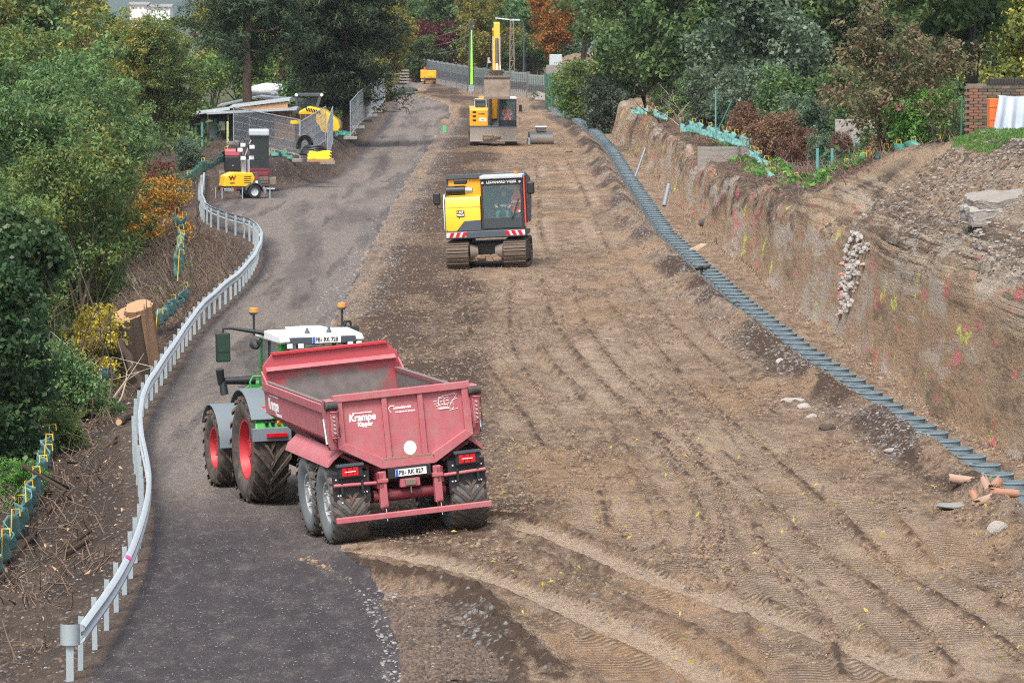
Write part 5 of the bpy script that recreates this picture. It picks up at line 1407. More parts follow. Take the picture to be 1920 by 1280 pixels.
    for s in (-1, 1):
        # mirror arm, mirror, beacon
        ya = .95 if s > 0 else .55
        MX = 1.50 if s < 0 else .98; BX = .93 if s < 0 else .80
        ar = MB().path([(s * .72, ya, 2.98), (s * .8, ya, 3.0), (s * MX * .9, ya + .05, 3.10), (s * (MX - .02), ya + .05, 3.10), (s * MX, ya + .05, 3.0)], [.07, .05, .03, .025, .02]).build('mirror_arm', BLACK, cab)
        m_ = MB().box(s * MX - .13, s * MX + .13, ya - .02, ya + .08, 2.50, 3.02).build('mirror', BLACK, cab, bevel=.03, segs=3)
        MB().box(s * MX - .11, s * MX + .11, ya - .028, ya - .021, 2.68, 2.99).build('mirror_glass', MIRROR, m_)
        MB().box(s * MX - .11, s * MX + .11, ya - .028, ya - .021, 2.52, 2.66).build('wide_mirror_glass', MIRROR, m_)
        MB().tube((s * BX, ya, 2.95), (s * BX, ya, 3.33), .022).build('beacon_stem', BLACK, cab)
        bc = MB().lathe([(0, .05), (.03, .085), (.05, .085), (.05, .0001), (0, .0001)], 'z', 16, (s * BX, ya, 3.32)).build('beacon_base', DGREY, cab)
        MB().lathe([(0, .082), (.07, .075), (.085, .0001), (0, .0001)], 'z', 16, (s * BX, ya, 3.372)).build('beacon_lens', ORANGEL, bc)
        MB().lathe([(-.07, .05), (-.05, .095), (.05, .095), (.07, .05)], 'y', 14, (s * BX, ya - .05, 2.80)).build('round_lamp', BLACK, cab)
    # folded side arm with camera heads, handrail, warning board
    MB().tube((-.78, 1.2, 2.10), (-1.38, 1.25, 2.10), .085, .06, n=12).build('side_arm', BLACK, P)
    for (a_, b_) in (((-1.40, 1.2, 2.05), (-1.44, 1.15, 2.32)), ((-1.38, 1.2, 2.1), (-1.36, 1.15, 1.86))):
        MB().tube(a_, b_, .065, .075, n=12).build('arm_lamp', BLACK, P)
    MB().path([(-.82, .2, 2.25), (-1.06, .2, 2.25), (-1.11, .2, 2.15), (-1.11, .2, 1.75)], .02, n=8).build('handrail', GREEN, P)
    wb = MB().box(-.80, -.70, -.62, -.58, 1.86, 2.30).build('warning_board', DECAL, P)
    for k in range(4): MB().add([(-.80, -.622, 1.88 + .11 * k), (-.70, -.622, 1.93 + .11 * k), (-.70, -.622, 1.98 + .11 * k), (-.80, -.622, 1.93 + .11 * k)], [(0, 1, 2, 3)]).build('red_stripe', REDL, wb)
    MB().box(-.68, -.52, -.66, -.55, 2.08, 2.28).build('marker_lamp', BLACK, P, bevel=.02)
    # seat
    MB().box(-.26, .26, .18, .68, 1.55, 1.68).build('seat', INK, cab, bevel=.04)
    MB().box(-.25, .25, .10, .22, 1.65, 2.35).build('seat_back', INK, cab, bevel=.05)
    MB().box(.30, .62, .5, 1.0, 1.35, 1.95).build('console', BLACK, cab, bevel=.03)
    sw = MB().lathe([(-.012, .19), (.012, .19), (.012, .215), (-.012, .215)], 'y', 20, (0, 1.0, 2.0)).build('steering_wheel', BLACK, cab)
    MB().box(-.70, -.60, -.2, -.1, 1.6, 2.05).build('paper_sheet', mat('pale_teal', (.35, .6, .6), rough=.6), cab)
tractor(tc_)
_p = tc_.matrix_basis @ Vector((0.02, .42, 1.67))
seated_person(tuple(_p), math.radians(16.5) + math.pi, 'driver in dark clothes seated in the green tractor cab', NAVY, NAVY)
# ---------------------------------------------------------------- crawler tracks
def crawler_track(P, x0, x1, L, R, z0, shoe_mat, n=44, core=None, thick=.035, grouser=.03, yc=0.0):
    """band round two wheels, standing on z0"""
    tk = empty('track', (0, 0, 0)); tk.parent = P
    xm, w = (x0 + x1) / 2, abs(x1 - x0)
    per = 2 * L + 2 * math.pi * R
    sh = MB(); sh.box(-w / 2, w / 2, -per / n * .46, per / n * .46, -thick / 2, thick / 2); sh.box(-w / 2 + .01, w / 2 - .01, -.014, .014, thick / 2, thick / 2 + grouser)
    proto = None
    for i in range(n):
        s = per * i / n
        if s < L: p, a = (L / 2 - s, 0.0), math.pi
        elif s < L + math.pi * R: t = (s - L) / R; p, a = (-L / 2 - math.sin(t) * R, R - math.cos(t) * R), math.pi - t
        elif s < 2 * L + math.pi * R: t = s - L - math.pi * R; p, a = (-L / 2 + t, 2 * R), 0.0
        else: t = (s - 2 * L - math.pi * R) / R; p, a = (L / 2 + math.sin(t) * R, R + math.cos(t) * R), -t
        if proto is None: o = sh.build('track_shoe', shoe_mat, tk, smooth=False); proto = o
        else: o = link('track_shoe', proto.data, tk)
        o.location = (xm, yc + p[0], z0 + p[1]); o.rotation_euler = (a, 0, 0)
    MB().box(min(x0, x1) + .06, max(x0, x1) - .06, yc - L / 2, yc + L / 2, z0 + .12, z0 + 2 * R - .06).build('track_frame', core or BLACK_MUD, tk, bevel=.02)
    for sy in (-1, 1): MB().tube((min(x0, x1) + .05, yc + sy * L / 2, z0 + R), (max(x0, x1) - .05, yc + sy * L / 2, z0 + R), R - .05, n=18).build('sprocket', core or BLACK_MUD, tk)
    return tk
MUDSTEEL = mat('muddy_track', (.10, .078, .062), rough=.75, metal=.2, dirt=.7, dirt_col=(.155, .105, .07), scale=2.5, bump=.01)
CLAY = mat('clinging_clay', (.20, .135, .09), rough=.95, bump=.05, vary=.3)

# ---------------------------------------------------------------- tracked dumper with turned cab
dx_, dy_, dz_ = hit(914, 503)
dp = empty('tracked_dumper', (dx_, dy_, dz_ - .05), (0, math.radians(-2.7), math.radians(-4)), 'yellow and black tracked dumper facing the camera in the middle of the strip', 'dumper')
def dumper(P):
    for s in (-1, 1): crawler_track(P, s * .56, s * 1.27, 2.6, .40, .04, MUDSTEEL, n=36, grouser=.035, yc=1.35)
    uc = MB().box(-.56, .56, .3, 2.5, .42, .80).build('undercarriage', BLACK_MUD, P, bevel=.03)
    for s in (-1, 1): MB().tube((s * .56, .16, .52), (s * .30, .20, .52), .30, .22, n=14).build('drive_motor', RUSTY, uc)
    mb = MB(); rng = random.Random(3)
    for k in range(14): mb.cbox((-.45 + .9 * rng.random(), .02 + .1 * rng.random(), .27 + .12 * rng.random()), (.28, .2, .14))
    mb.build('clinging_clay', CLAY, uc, bevel=.04)
    bd = MB().box(-1.27, 1.27, -.05, 2.4, .98, 1.12).build('platform', DGREY, P, bevel=.02)
    fb = MB().box(-1.27, 1.28, -.16, -.06, 1.00, 1.22).build('front_bumper', DGREY, P, bevel=.02)
    for s, a_, b_ in ((-1, -1.25, -.62), (1, .68, 1.27)):
        w_ = MB().box(a_, b_, -.166, -.161, 1.04, 1.20).build('warning_strip', mat('grey_white_strip', (.55, .56, .57), rough=.5, dirt=.3), fb)
        for k in range(3):
            x = a_ + (.08 if s < 0 else .01) + k * .20
            if x + .12 > b_: continue
            sg = .07 * (1 if s > 0 else -1)
            MB().add([(x, -.169, 1.045), (x + .12, -.169, 1.045), (x + .12 - sg, -.169, 1.195), (x - sg, -.169, 1.195)], [(0, 1, 2, 3)]).build('red_stripe', REDL, w_)
    # engine hood
    hd = MB().prism([(-.08, 1.23), (-.08, 2.02), (.06, 2.32), (1.15, 2.34), (1.15, 1.23)], 'x', -1.26, -.13).build('engine_hood', YELLOW, P, bevel=.03, segs=3)
    MB().prism([(-.93, 1.24), (-.66, 1.55), (-.135, 1.57), (-.135, 1.24)], 'y', -.10, -.081).build('lower_panel', DGREY, hd, bevel=.006)
    MB().box(-1.25, -.14, -.084, -.078, 1.985, 1.992).build('seam', INK, hd)
    lg = MB().box(-.90, -.645, -.086, -.0825, 1.68, 1.90).build('slogan_sign', INK, hd)
    lettering('B', .10, YELLOW, lg, (-.862, -.089, 1.84), (math.pi / 2, 0, 0), bold=.004, xs=.85)
    lettering('AUF', .10, DECAL, lg, (-.750, -.089, 1.84), (math.pi / 2, 0, 0), bold=.004, xs=.80)
    lettering('MICH', .10, DECAL, lg, (-.772, -.089, 1.745), (math.pi / 2, 0, 0), bold=.004, xs=.85)
    MB().add([(-.83, -.088, 1.68), (-.79, -.088, 1.68), (-.845, -.088, 1.60)], [(0, 1, 2)]).build('speech_tail', INK, lg)
    MB().tube((-1.22, -.09, 1.27), (-1.22, -.10, 1.27), .02, n=8).build('bolt', CHROME, hd)
    # air filter, exhaust, rear board
    MB().tube((-1.22, .25, 2.52), (-.62, .25, 2.52), .155, n=18).build('air_filter', BLACK, P, bevel=.01)
    MB().tube((-.62, .25, 2.52), (-.38, .25, 2.50), .13, .10, n=14).build('exhaust_shield', mat('dull_silver', (.45, .42, .36), rough=.5, metal=.6), P, bevel=.02)
    MB().box(-.96, -.55, .1, .4, 2.72, 2.86).build('intake_box', BLACK, P, bevel=.02)
    bx = MB().prism([(1.2, 1.35), (1.2, 2.98), (3.3, 2.75), (3.45, 1.9), (2.9, 1.35)], 'x', -1.30, 1.28).build('dump_bed', DGREY, P, bevel=.02)
    MB().box(-1.30, 1.28, 1.08, 1.2, 2.86, 3.00).build('bed_rim', DGREY, bx, bevel=.01)
    MB().box(-1.22, -.16, 1.17, 1.197, 2.25, 2.84).build('bed_wall', AMBER, bx)
    # cab
    cab = empty('cab', (0, 0, 0)); cab.parent = P
    a, b = -.10, 1.24
    MB().box(a, b, -.08, 1.1, 1.20, 1.30).build('cab_floor', BLACK, cab, bevel=.01)
    MB().box(a + .05, b - .05, -.10, -.06, 1.28, 1.62).build('front_panel', mat('dark_splashed_panel', (.035, .045, .048), rough=.6, dirt=.3, dirt_col=(.12, .10, .08), scale=5), cab, bevel=.01)
    for x in (a, b - .07): MB().prism([(-.10, 1.22), (.0, 1.22), (.10, 2.86), (.0, 2.86)], 'x', x, x + .07).build('front_pillar', BLACK, cab, bevel=.01)
    for x in (a, b - .07): MB().box(x, x + .07, 1.02, 1.10, 1.22, 2.86).build('rear_pillar', BLACK, cab, bevel=.01)
    MB().box(a + .07, b - .07, -.02, .06, 2.66, 2.84).build('sun_visor', BLACK, cab, bevel=.008)
    lettering('LEONHARD WEISS', .118, DECAL, cab, ((a + b) / 2, -.024, 2.75), (math.pi / 2, 0, 0), bold=.004, xs=.98)
    rf = MB().box(a - .02, b + .02, -.10, 1.12, 2.85, 2.96).build('cab_roof', LGREY, cab, bevel=.03)
    for x in (a + .07, b - .08): MB().tube((x, -.02, 2.74), (x, -.05, 2.74), .04, n=12).build('marker_lamp', LGREY, cab)
    MB().tube((b - .22, .5, 2.95), (b - .22, .5, 3.05), .06, n=12).build('beacon', ORANGEL, rf)
    MB().add([(a + .07, -.085, 1.62), (b - .07, -.085, 1.62), (b - .07, .0, 2.66), (a + .07, .0, 2.66)], [(0, 1, 2, 3)]).build('windscreen', GLASS, cab, smooth=False)
    MB().add([(b - .02, -.05, 1.3), (b - .02, 1.05, 1.3), (b - .02, 1.05, 2.8), (b - .02, .05, 2.8)], [(0, 1, 2, 3)]).build('side_window', GLASS_T, cab, smooth=False)
    MB().add([(a + .02, -.05, 1.3), (a + .02, 1.05, 1.3), (a + .02, 1.05, 2.8), (a + .02, .05, 2.8)], [(0, 1, 2, 3)]).build('side_window', GLASS_T, cab, smooth=False)
    MB().box(a + .05, b - .05, 1.06, 1.10, 1.3, 2.8).build('cab_back', mat('teal_dark_interior', (.03, .06, .065), rough=.8), cab)
    MB().box(.45, .95, .98, 1.05, 2.46, 2.60).build('paper_strip', mat('pale_yellow', (.5, .48, .25), rough=.7), cab)
    MB().path([(b - .12, -.13, 2.20), (.95, -.13, 1.72), (.86, -.13, 1.58)], .014).build('wiper', BLACK, cab)
    MB().path([(b - .16, -.13, 2.18), (.90, -.13, 1.60)], .007).build('wiper_arm', BLACK, cab)
    MB().tube((b - .12, -.10, 1.80), (b - .12, -.105, 1.80), .03, n=12).build('round_sticker', DECAL, cab)
    MB().path([(b + .05, .0, 1.3), (b + .05, .03, 2.75), (b + .05, .03, 2.9)], .028).build('door_rail', mat('signal_red', (.7, .06, .03), rough=.5), cab)
    # jacket hung at the side
    jk = MB().add([(.98, .75, 2.62), (1.12, .75, 2.30), (1.10, .62, 1.75), (.86, .60, 1.70), (.70, .66, 2.0), (.90, .70, 2.35), (.95, .9, 2.1)], [(0, 1, 5), (1, 2, 3, 5), (5, 3, 4), (0, 6, 1), (0, 5, 6), (1, 6, 2)]).build('hi_vis_jacket', HIVIS, cab, smooth=False)
    MB().add([(.83, .59, 2.10), (1.12, .60, 2.12), (1.12, .59, 2.05), (.80, .58, 2.03)], [(0, 1, 2, 3)]).build('reflective_band', REFL, jk, smooth=False)
    MB().box(.30, .80, .55, 1.0, 1.55, 1.70).build('seat', INK, cab, bevel=.04)
    MB().box(.30, .80, .92, 1.04, 1.65, 2.35).build('seat_back', INK, cab, bevel=.04)
    for (sx, x, z) in ((-1, -1.52, 2.30), (1, 1.50, 2.52)):
        m_ = MB().box(x - .12, x + .12, -.05, .12, z - .20, z + .20).build('mirror', BLACK, P, bevel=.06, segs=3)
        MB().path([(sx * 1.25, .1, z - .35), (x, .08, z - .3), (x, .08, z)], .016).build('mirror_arm', BLACK, m_)
    MB().path([(-1.30, -.05, 1.3), (-1.30, -.05, 2.2), (-1.28, .1, 2.4)], .02).build('handrail', STEEL, P)
dumper(dp)
_p = dp.matrix_basis @ Vector((.55, .70, 1.66))
seated_person(tuple(_p), math.radians(-4), 'operator in teal and orange work trousers seated in the dumper cab', NAVY, TEAL)
# orange trouser bands
# ---------------------------------------------------------------- excavator
ex_, ey_, ez_ = hit(925, 273)
ex = empty('excavator', (ex_, ey_, ez_ - .05), (0, 0, math.radians(1.5)), 'amber excavator with raised boom and muddy bucket facing the camera', 'excavator')
def excavator(P):
    for s in (-1, 1): crawler_track(P, s * .72, s * 1.34, 2.9, .40, .04, MUDSTEEL, n=40, yc=1.4)
    MB().box(-.72, .72, .3, 2.6, .35, .85).build('undercarriage', BLACK_MUD, P, bevel=.03)
    bl = MB().prism([(-.75, .30), (-.66, .28), (-.58, .65), (-.66, 1.02), (-.78, 1.08), (-.72, .65)], 'x', -1.33, 1.33).build('dozer_blade', mat('scoured_blade', (.33, .30, .26), rough=.6, metal=.3, dirt=.45, dirt_col=(.2, .13, .09), scale=1.2), P, bevel=.01)
    mb = MB(); rng = random.Random(8)
    for k in range(12): mb.cbox((-.3 + .75 * (rng.random() - .3), -.74 - .05 * rng.random(), .42 + .2 * rng.random()), (.34, .12, .12))
    mb.build('clinging_clay', CLAY, bl, bevel=.03)
    MB().box(-.6, .6, -.6, .4, .35, .55).build('blade_arm', BLACK_MUD, P, bevel=.02)
    MB().box(-1.33, 1.33, -.10, 2.6, 1.03, 1.20).build('platform', DGREY, P, bevel=.03)
    h = MB().prism([(-.12, 1.14), (-.12, 2.05), (.02, 2.18), (2.5, 2.22), (2.6, 1.14)], 'x', -1.33, -.30).build('engine_hood', AMBER, P, bevel=.04, segs=3)
    for k in range(3): MB().box(-1.17, -.97, -.128, -.121, 1.42 + .23 * k, 1.53 + .23 * k).build('vent', INK, h)
    mb = MB()
    for k in range(6): mb.box(-.84 + .065 * k, -.84 + .065 * k + .045, -.127, -.121, 1.80, 1.88)
    mb.build('lettering', INK, h)
    pl = MB().box(-.80, -.40, -.130, -.121, 1.42, 1.60).build('sign_plate', DECAL, h)
    MB().box(-.70, -.50, -.133, -.1305, 1.47, 1.55).build('green_print', mat('green_print', (.15, .4, .1)), pl)
    MB().box(-1.0, -.35, .3, 1.2, 2.2, 2.62).build('rail_box', DGREY, P, bevel=.05)
    MB().path([(-1.05, .2, 2.2), (-1.05, .2, 2.66), (-.42, .2, 2.70), (-.38, .2, 2.2)], .035).build('guard_rail', LGREY, P)
    MB().box(-.78, -.45, 2.2, 2.5, 2.2, 2.78).build('tail_cover', AMBER, P, bevel=.03)
    mech = MB(); rng = random.Random(9)
    for k in range(16): x = -.26 + .5 * rng.random(); mech.tube((x, -.05, 1.15), (x + .05 * rng.random(), .2, 1.6 + .4 * rng.random()), .03, n=6)
    mech.box(-.25, .22, .1, .9, 1.1, 1.75); mech.build('boom_foot', BLACK_MUD, P)
    cab = empty('cab', (0, 0, 0)); cab.parent = P
    a, b = .32, 1.30
    MB().box(a, b, -.10, 1.5, 1.15, 1.25).build('cab_floor', BLACK, cab)
    MB().box(a, b, -.12, -.06, 1.2, 1.50).build('front_panel', BLACK, cab, bevel=.02)
    for x in (a, b - .07):
        MB().prism([(-.12, 1.2), (-.02, 1.2), (.16, 2.66), (.06, 2.66)], 'x', x, x + .07).build('front_pillar', BLACK, cab)
        MB().box(x, x + .07, 1.42, 1.5, 1.2, 2.66).build('rear_pillar', BLACK, cab)
    MB().add([(a + .07, -.10, 1.50), (b - .07, -.10, 1.50), (b - .07, .08, 2.62), (a + .07, .08, 2.62)], [(0, 1, 2, 3)]).build('windscreen', GLASS, cab, smooth=False)
    MB().add([(b - .02, -.05, 1.3), (b - .02, 1.45, 1.3), (b - .02, 1.45, 2.6), (b - .02, .1, 2.6)], [(0, 1, 2, 3)]).build('side_window', GLASS_T, cab, smooth=False)
    MB().box(a - .03, b + .03, .0, 1.52, 2.64, 2.78).build('cab_roof', WHITE, cab, bevel=.05, segs=3)
    MB().box(a + .04, b - .04, 1.44, 1.5, 1.25, 2.64).build('cab_back', BLACK, cab)
    m_ = MB().box(b + .15, b + .32, .0, .08, 1.95, 2.35).build('mirror', BLACK, P, bevel=.03)
    MB().path([(b, .1, 1.7), (b + .2, .05, 1.6), (b + .2, .05, 1.2)], .02).build('handrail', BLACK, P)
    # boom: rises and leans to the front, stick hangs, bucket curled
    bo = MB()
    yA, yB, yC = .5, -.9, -3.0
    pts = [(.5, 1.75), (-.15, 3.2), (-.75, 4.6), (-1.5, 6.0), (-2.0, 6.7), (-2.25, 6.55), (-1.75, 5.6), (-1.25, 4.4), (-.75, 3.0), (-.05, 1.55)]
    bo.prism(pts, 'x', -.10 + .0, .22)
    boom = bo.build('boom', AMBER, P, bevel=.03)
    for s in (-1, 1):
        MB().tube((.06 + s * .24, -.2, 1.45), (.06 + s * .24, -.95, 3.9), .075, n=12).build('boom_cylinder', DGREY, boom)
        MB().tube((.06 + s * .24, -.95, 3.9), (.06 + s * .24, -1.1, 4.5), .045, n=10).build('piston_rod', CHROME, boom)
        MB().path([(.06 + s * .2, .1, 1.7), (.06 + s * .26, -.5, 3.4), (.06 + s * .25, -1.4, 5.4), (.06 + s * .2, -2.0, 6.6)], .028, n=5).build('hydraulic_hose', BLACK, boom)
    st = MB().prism([(-1.75, 6.85), (-2.05, 7.02), (-2.45, 6.95), (-3.05, 4.25), (-2.88, 4.15), (-2.4, 5.6)], 'x', .14 - .17, .14 + .17).build('stick', AMBER, P, bevel=.025)
    MB().tube((.14, -2.62, 6.1), (.14, -3.02, 4.75), .10, n=12).build('bucket_cylinder', DGREY, st)
    for s in (-1, 1):
        MB().tube((.14 + s * .2, -2.3, 6.2), (.14 + s * .2, -3.1, 4.3), .035, n=8).build('steel_pipe', CHROME, st)
    MB().tube((.14, -3.02, 4.75), (.14, -3.2, 4.35), .055, n=10).build('piston_rod', CHROME, st)
    ql = MB(); ql.box(-.16, .44, -3.35, -2.85, 3.95, 4.35); ql.tube((-.25, -3.1, 4.25), (.53, -3.1, 4.25), .06); ql.build('quick_coupler', BLACK_MUD, P, bevel=.03)
    rb = MB()
    rng = random.Random(4)
    sec = [(-2.70, 4.02), (-2.75, 3.55), (-2.95, 3.10), (-3.35, 2.88), (-3.75, 2.95), (-3.80, 2.98), (-3.82, 3.05), (-3.72, 3.04), (-3.55, 3.95), (-3.40, 4.05)]
    buck = MB().prism([(-2.7, 4.0), (-2.78, 3.45), (-3.05, 3.0), (-3.45, 2.80), (-3.52, 2.84), (-3.46, 3.25), (-3.50, 3.6), (-3.40, 4.0)], 'x', .13 - .72, .13 + .72)
    bk = buck.build('bucket', mat('muddy_bucket', (.27, .22, .18), rough=.7, metal=.25, dirt=.6, dirt_col=(.17, .11, .075), scale=1.1), P, bevel=.03)
    MB().box(.13 - .73, .13 + .73, -3.56, -3.44, 2.76, 2.90).build('cutting_edge', RUSTY, bk, bevel=.01)
    MB().box(.13 - .73, .13 + .73, -3.52, -3.38, 3.94, 4.04).build('bucket_rim', RUSTY, bk, bevel=.01)
    MB().path([(-.30, .5, 2.2), (-.45, -.1, 3.2), (-.35, -.7, 4.6), (-.25, -1.2, 5.0)], .03, n=6).build('loose_hose', LGREY, P)
    MB().box(-.35, -.15, -1.15, -.95, 4.7, 5.0).build('valve_block', LGREY, P, bevel=.02)
excavator(ex)
_p = ex.matrix_basis @ Vector((.80, .62, 1.50))
seated_person(tuple(_p), math.radians(1.5), 'operator in an orange hi-vis suit seated in the excavator cab', HIVIS, HIVIS)
# spare bucket on the ground
bx_, by_, bz_ = hit(1014, 270)
sb = empty('digger_bucket', (bx_, by_, bz_ - .03), (0, 0, math.radians(6)), 'grey excavator bucket lying on the soil to the right of the excavator', 'bucket')
def spare(P):
    BK = mat('worn_bucket_steel', (.12, .12, .12), rough=.55, metal=.4, dirt=.45, dirt_col=(.22, .15, .10), scale=2)
    s_ = [(-.5, .0), (-.55, .25), (-.42, .55), (.0, .72), (.5, .75), (.62, .68), (.2, .55), (-.25, .40), (-.38, .12), (-.38, 0)]
    MB().prism([(-.55, .0), (-.60, .28), (-.42, .58), (.0, .75), (.55, .72), (.6, .05)], 'x', -.68, .68).build('bucket_shell', BK, P, bevel=.03)
    MB().tube((-.66, -.56, .20), (.66, -.56, .20), .20, n=16).build('rolled_back', mat('muddy_bucket_back', (.12, .095, .075), rough=.85, dirt=.6, dirt_col=(.16, .11, .075), bump=.02), P, bevel=.02)
    MB().box(-.26, .26, -.2, .3, .72, 1.0).build('coupler_ears', BK, P, bevel=.03)
    MB().tube((-.32, 0, 1.0), (.32, 0, 1.0), .06).build('coupler_pin', STEEL, P)
    MB().box(-.80, -.66, -.62, .2, .0, .38).build('side_plate', STEEL, P, bevel=.01)
spare(sb)

# ---------------------------------------------------------------- lighting tower on a road trailer
gx, gy, gz_ = hit(452, 372)
lt = empty('lighting_tower', (gx, gy, gz_), (0, 0, math.radians(18)), 'yellow and grey lighting tower trailer with folded lamps on the crushed stone', 'lighting tower')
def tower(P):
    MB().prism([(-.88, .52), (-.80, .98), (-.42, 1.13), (.42, 1.10), (.52, .88), (.34, .50)], 'y', -.45, .45).build('hood', YELLOW, P, bevel=.05, segs=3)
    for k in range(4): MB().box(.02, .34, -.462, -.452, .68 + .085 * k, .705 + .085 * k).build('vent_slot', INK, P)
    lettering('W', .26, INK, P, (-.50, -.455, .88), (math.pi / 2, 0, 0), bold=.012, xs=1.1)
    MB().add([(-.40, -.459, .97), (-.34, -.459, .97), (-.44, -.459, .80), (-.47, -.459, .80)], [(0, 1, 2, 3)]).build('red_stroke', REDL, P)
    MB().box(-.60, -.40, -.461, -.456, .66, .70).build('print_line', INK, P)
    gb = MB().prism([(.34, .50), (.52, .88), (.44, 1.12), (.62, 1.10), (.82, .60), (.82, .45)], 'y', -.46, .46).build('grey_housing', DGREY, P, bevel=.03)
    MB().box(.50, .62, -.468, -.461, .85, .97).build('red_sign', REDL, gb)
    MB().box(.52, .62, -.468, -.461, .66, .76).build('white_sign', DECAL, gb)
    MB().box(-.92, .80, -.50, .50, .34, .50).build('chassis', BLACK, P, bevel=.02)
    for s in (-1, 1):
        AF = [math.radians(a) for a in range(10, 171, 16)]; mb = MB(); vs = []
        for a in AF:
            for (y, r) in ((s * .48, .36), (s * .74, .36), (s * .74, .39), (s * .48, .39)): vs.append((.42 + math.cos(a) * r, y, .30 + math.sin(a) * r))
        n = len(AF); fs = [(k * 4 + j, k * 4 + (j + 1) % 4, k * 4 + 4 + (j + 1) % 4, k * 4 + 4 + j) for k in range(n - 1) for j in range(4)]
        mb.add(vs, fs).build('mudguard', DGREY, P)
        w_ = empty('wheel', (.42, s * .62, .30)); w_.parent = P
        MB().lathe([(-.09, .17), (-.09, .27), (-.06, .30), (.06, .30), (.09, .27), (.09, .17)], 'y', 24).build('tyre', BLACK, w_)
        MB().lathe([(-.07, .18), (-.03, .08), (-.05, .001), (.05, .001), (.03, .08), (.07, .18)], 'y', 20).build('rim', LGREY, w_)
    for x, y in ((-.98, -.55), (-.1, -.62), (1.15, -.5), (-.98, .55), (1.15, .5)):
        MB().tube((x, y, -.02), (x, y, .48), .028, n=8).build('stabiliser', STEEL, P)
    MB().tube((.8, 0, .40), (1.5, 0, .38), .04).build('drawbar', STEEL, P); MB().lathe([(0, .07), (.2, .09), (.2, .0001), (0, .0001)], 'z', 12, (1.0, -.2, .22)).build('jockey_wheel', STEEL, P)
    MB().tube((-.98, -.55, .42), (.0, -.55, .42), .025).build('lamp_board', BLACK, P)
    MB().box(-.90, -.46, -.56, -.53, .36, .46).build('number_plate', mat('pale_plate', (.55, .65, .68), rough=.4), P)
    for x in (-1.02, -.40): MB().prism([(x - .06, .36), (x + .06, .36), (x, .50)], 'y', -.57, -.53).build('red_reflector', REDL, P)
    m_ = MB(); m_.box(.02, .20, -.10, .10, 1.10, 1.72); m_.box(.28, .38, -.08, .08, 1.10, 1.66); m_.build('mast', STEEL, P, bevel=.01)
    for (x, y, z) in ((-.12, -.2, 2.10), (.10, .15, 2.30), (.42, -.15, 2.22), (.0, -.25, 1.75), (.46, .1, 1.75)):
        l = MB().box(x - .13, x + .13, y - .12, y + .12, z - .11, z + .11).build('floodlight', BLACK, P, bevel=.03)
        MB().box(x - .11, x + .11, y - .128, y - .121, z - .09, z + .07).build('lamp_glass', WHITEL, l)
    MB().path([(.05, 0, 1.7), (-.02, .1, 2.4), (.08, .05, 2.62), (.2, .1, 2.45), (.16, .0, 1.9), (.38, .0, 2.5), (.5, .0, 2.62), (.52, 0, 2.3)], .022, n=6).build('lamp_cable', BLACK, P)
    MB().tube((.1, 0, 1.6), (.45, 0, 2.5), .03).build('lamp_bracket', STEEL, P)
tower(lt)
# dark red machine with black cab behind it
mx_, my_, mz_ = (463 - 960) / F * 213, 213, 0
mc = empty('crawler_machine', (mx_, my_, surf_z(mx_ + 1, my_) + .05), (0, 0, math.radians(4)), 'dark red machine with a black cab standing behind the lighting tower', 'machine')
def redmachine(P):
    for s in (-1, 1): crawler_track(P, s * .55, s * .95, 1.7, .30, .0, MUDSTEEL, n=24, yc=.8)
    MB().box(-.98, .98, -.1, 2.0, .62, .82).build('platform', RED_DK, P, bevel=.03)
    MB().box(-1.0, -.28, -.05, 1.9, .82, 1.50).build('engine_cover', BLACK, P, bevel=.05)
    MB().box(-.98, -.30, -.02, 1.8, 1.50, 1.78).build('red_hood', mat('faded_red_paint', (.45, .09, .12), rough=.5, dirt=.2), P, bevel=.06)
    MB().tube((-.62, -.06, 1.1), (-.62, -.075, 1.1), .03).build('lock', LGREY, P)
    cab = empty('cab', (0, 0, 0)); cab.parent = P
    MB().box(.12, .98, 0, 1.4, .84, .96).build('cab_sill', RED_DK, cab, bevel=.02)
    for x in (.14, .90):
        for y in (.02, 1.3): MB().box(x, x + .07, y, y + .07, .9, 2.42).build('pillar', BLACK, cab)
    MB().add([(.2, .0, .95), (.92, .0, .95), (.92, .05, 2.4), (.2, .05, 2.4)], [(0, 1, 2, 3)]).build('windscreen', GLASS_T, cab, smooth=False)
    MB().box(.2, .92, 1.25, 1.3, .95, 2.4).build('cab_back', INK, cab)
    MB().box(.32, .78, .6, 1.0, 1.3, 1.9).build('seat', INK, cab, bevel=.05)
    MB().box(.1, 1.0, -.08, 1.45, 2.40, 2.68).build('cab_roof', LGREY, cab, bevel=.07, segs=3)
    MB().box(.97, 1.02, .1, .4, 1.55, 1.9).build('yellow_panel', YELLOW, cab)
    MB().box(-1.25, -.95, -.2, 1.8, .05, .8).build('side_support', RUSTY, P, bevel=.02); MB().box(.98, 1.3, -.2, 1.8, .25, .55).build('side_support', RUSTY, P, bevel=.02)
    MB().path([(-.1, .2, .8), (-.05, -.1, 1.6), (.0, .1, 2.2)], .05).build('arm', BLACK_MUD, P)
redmachine(mc)
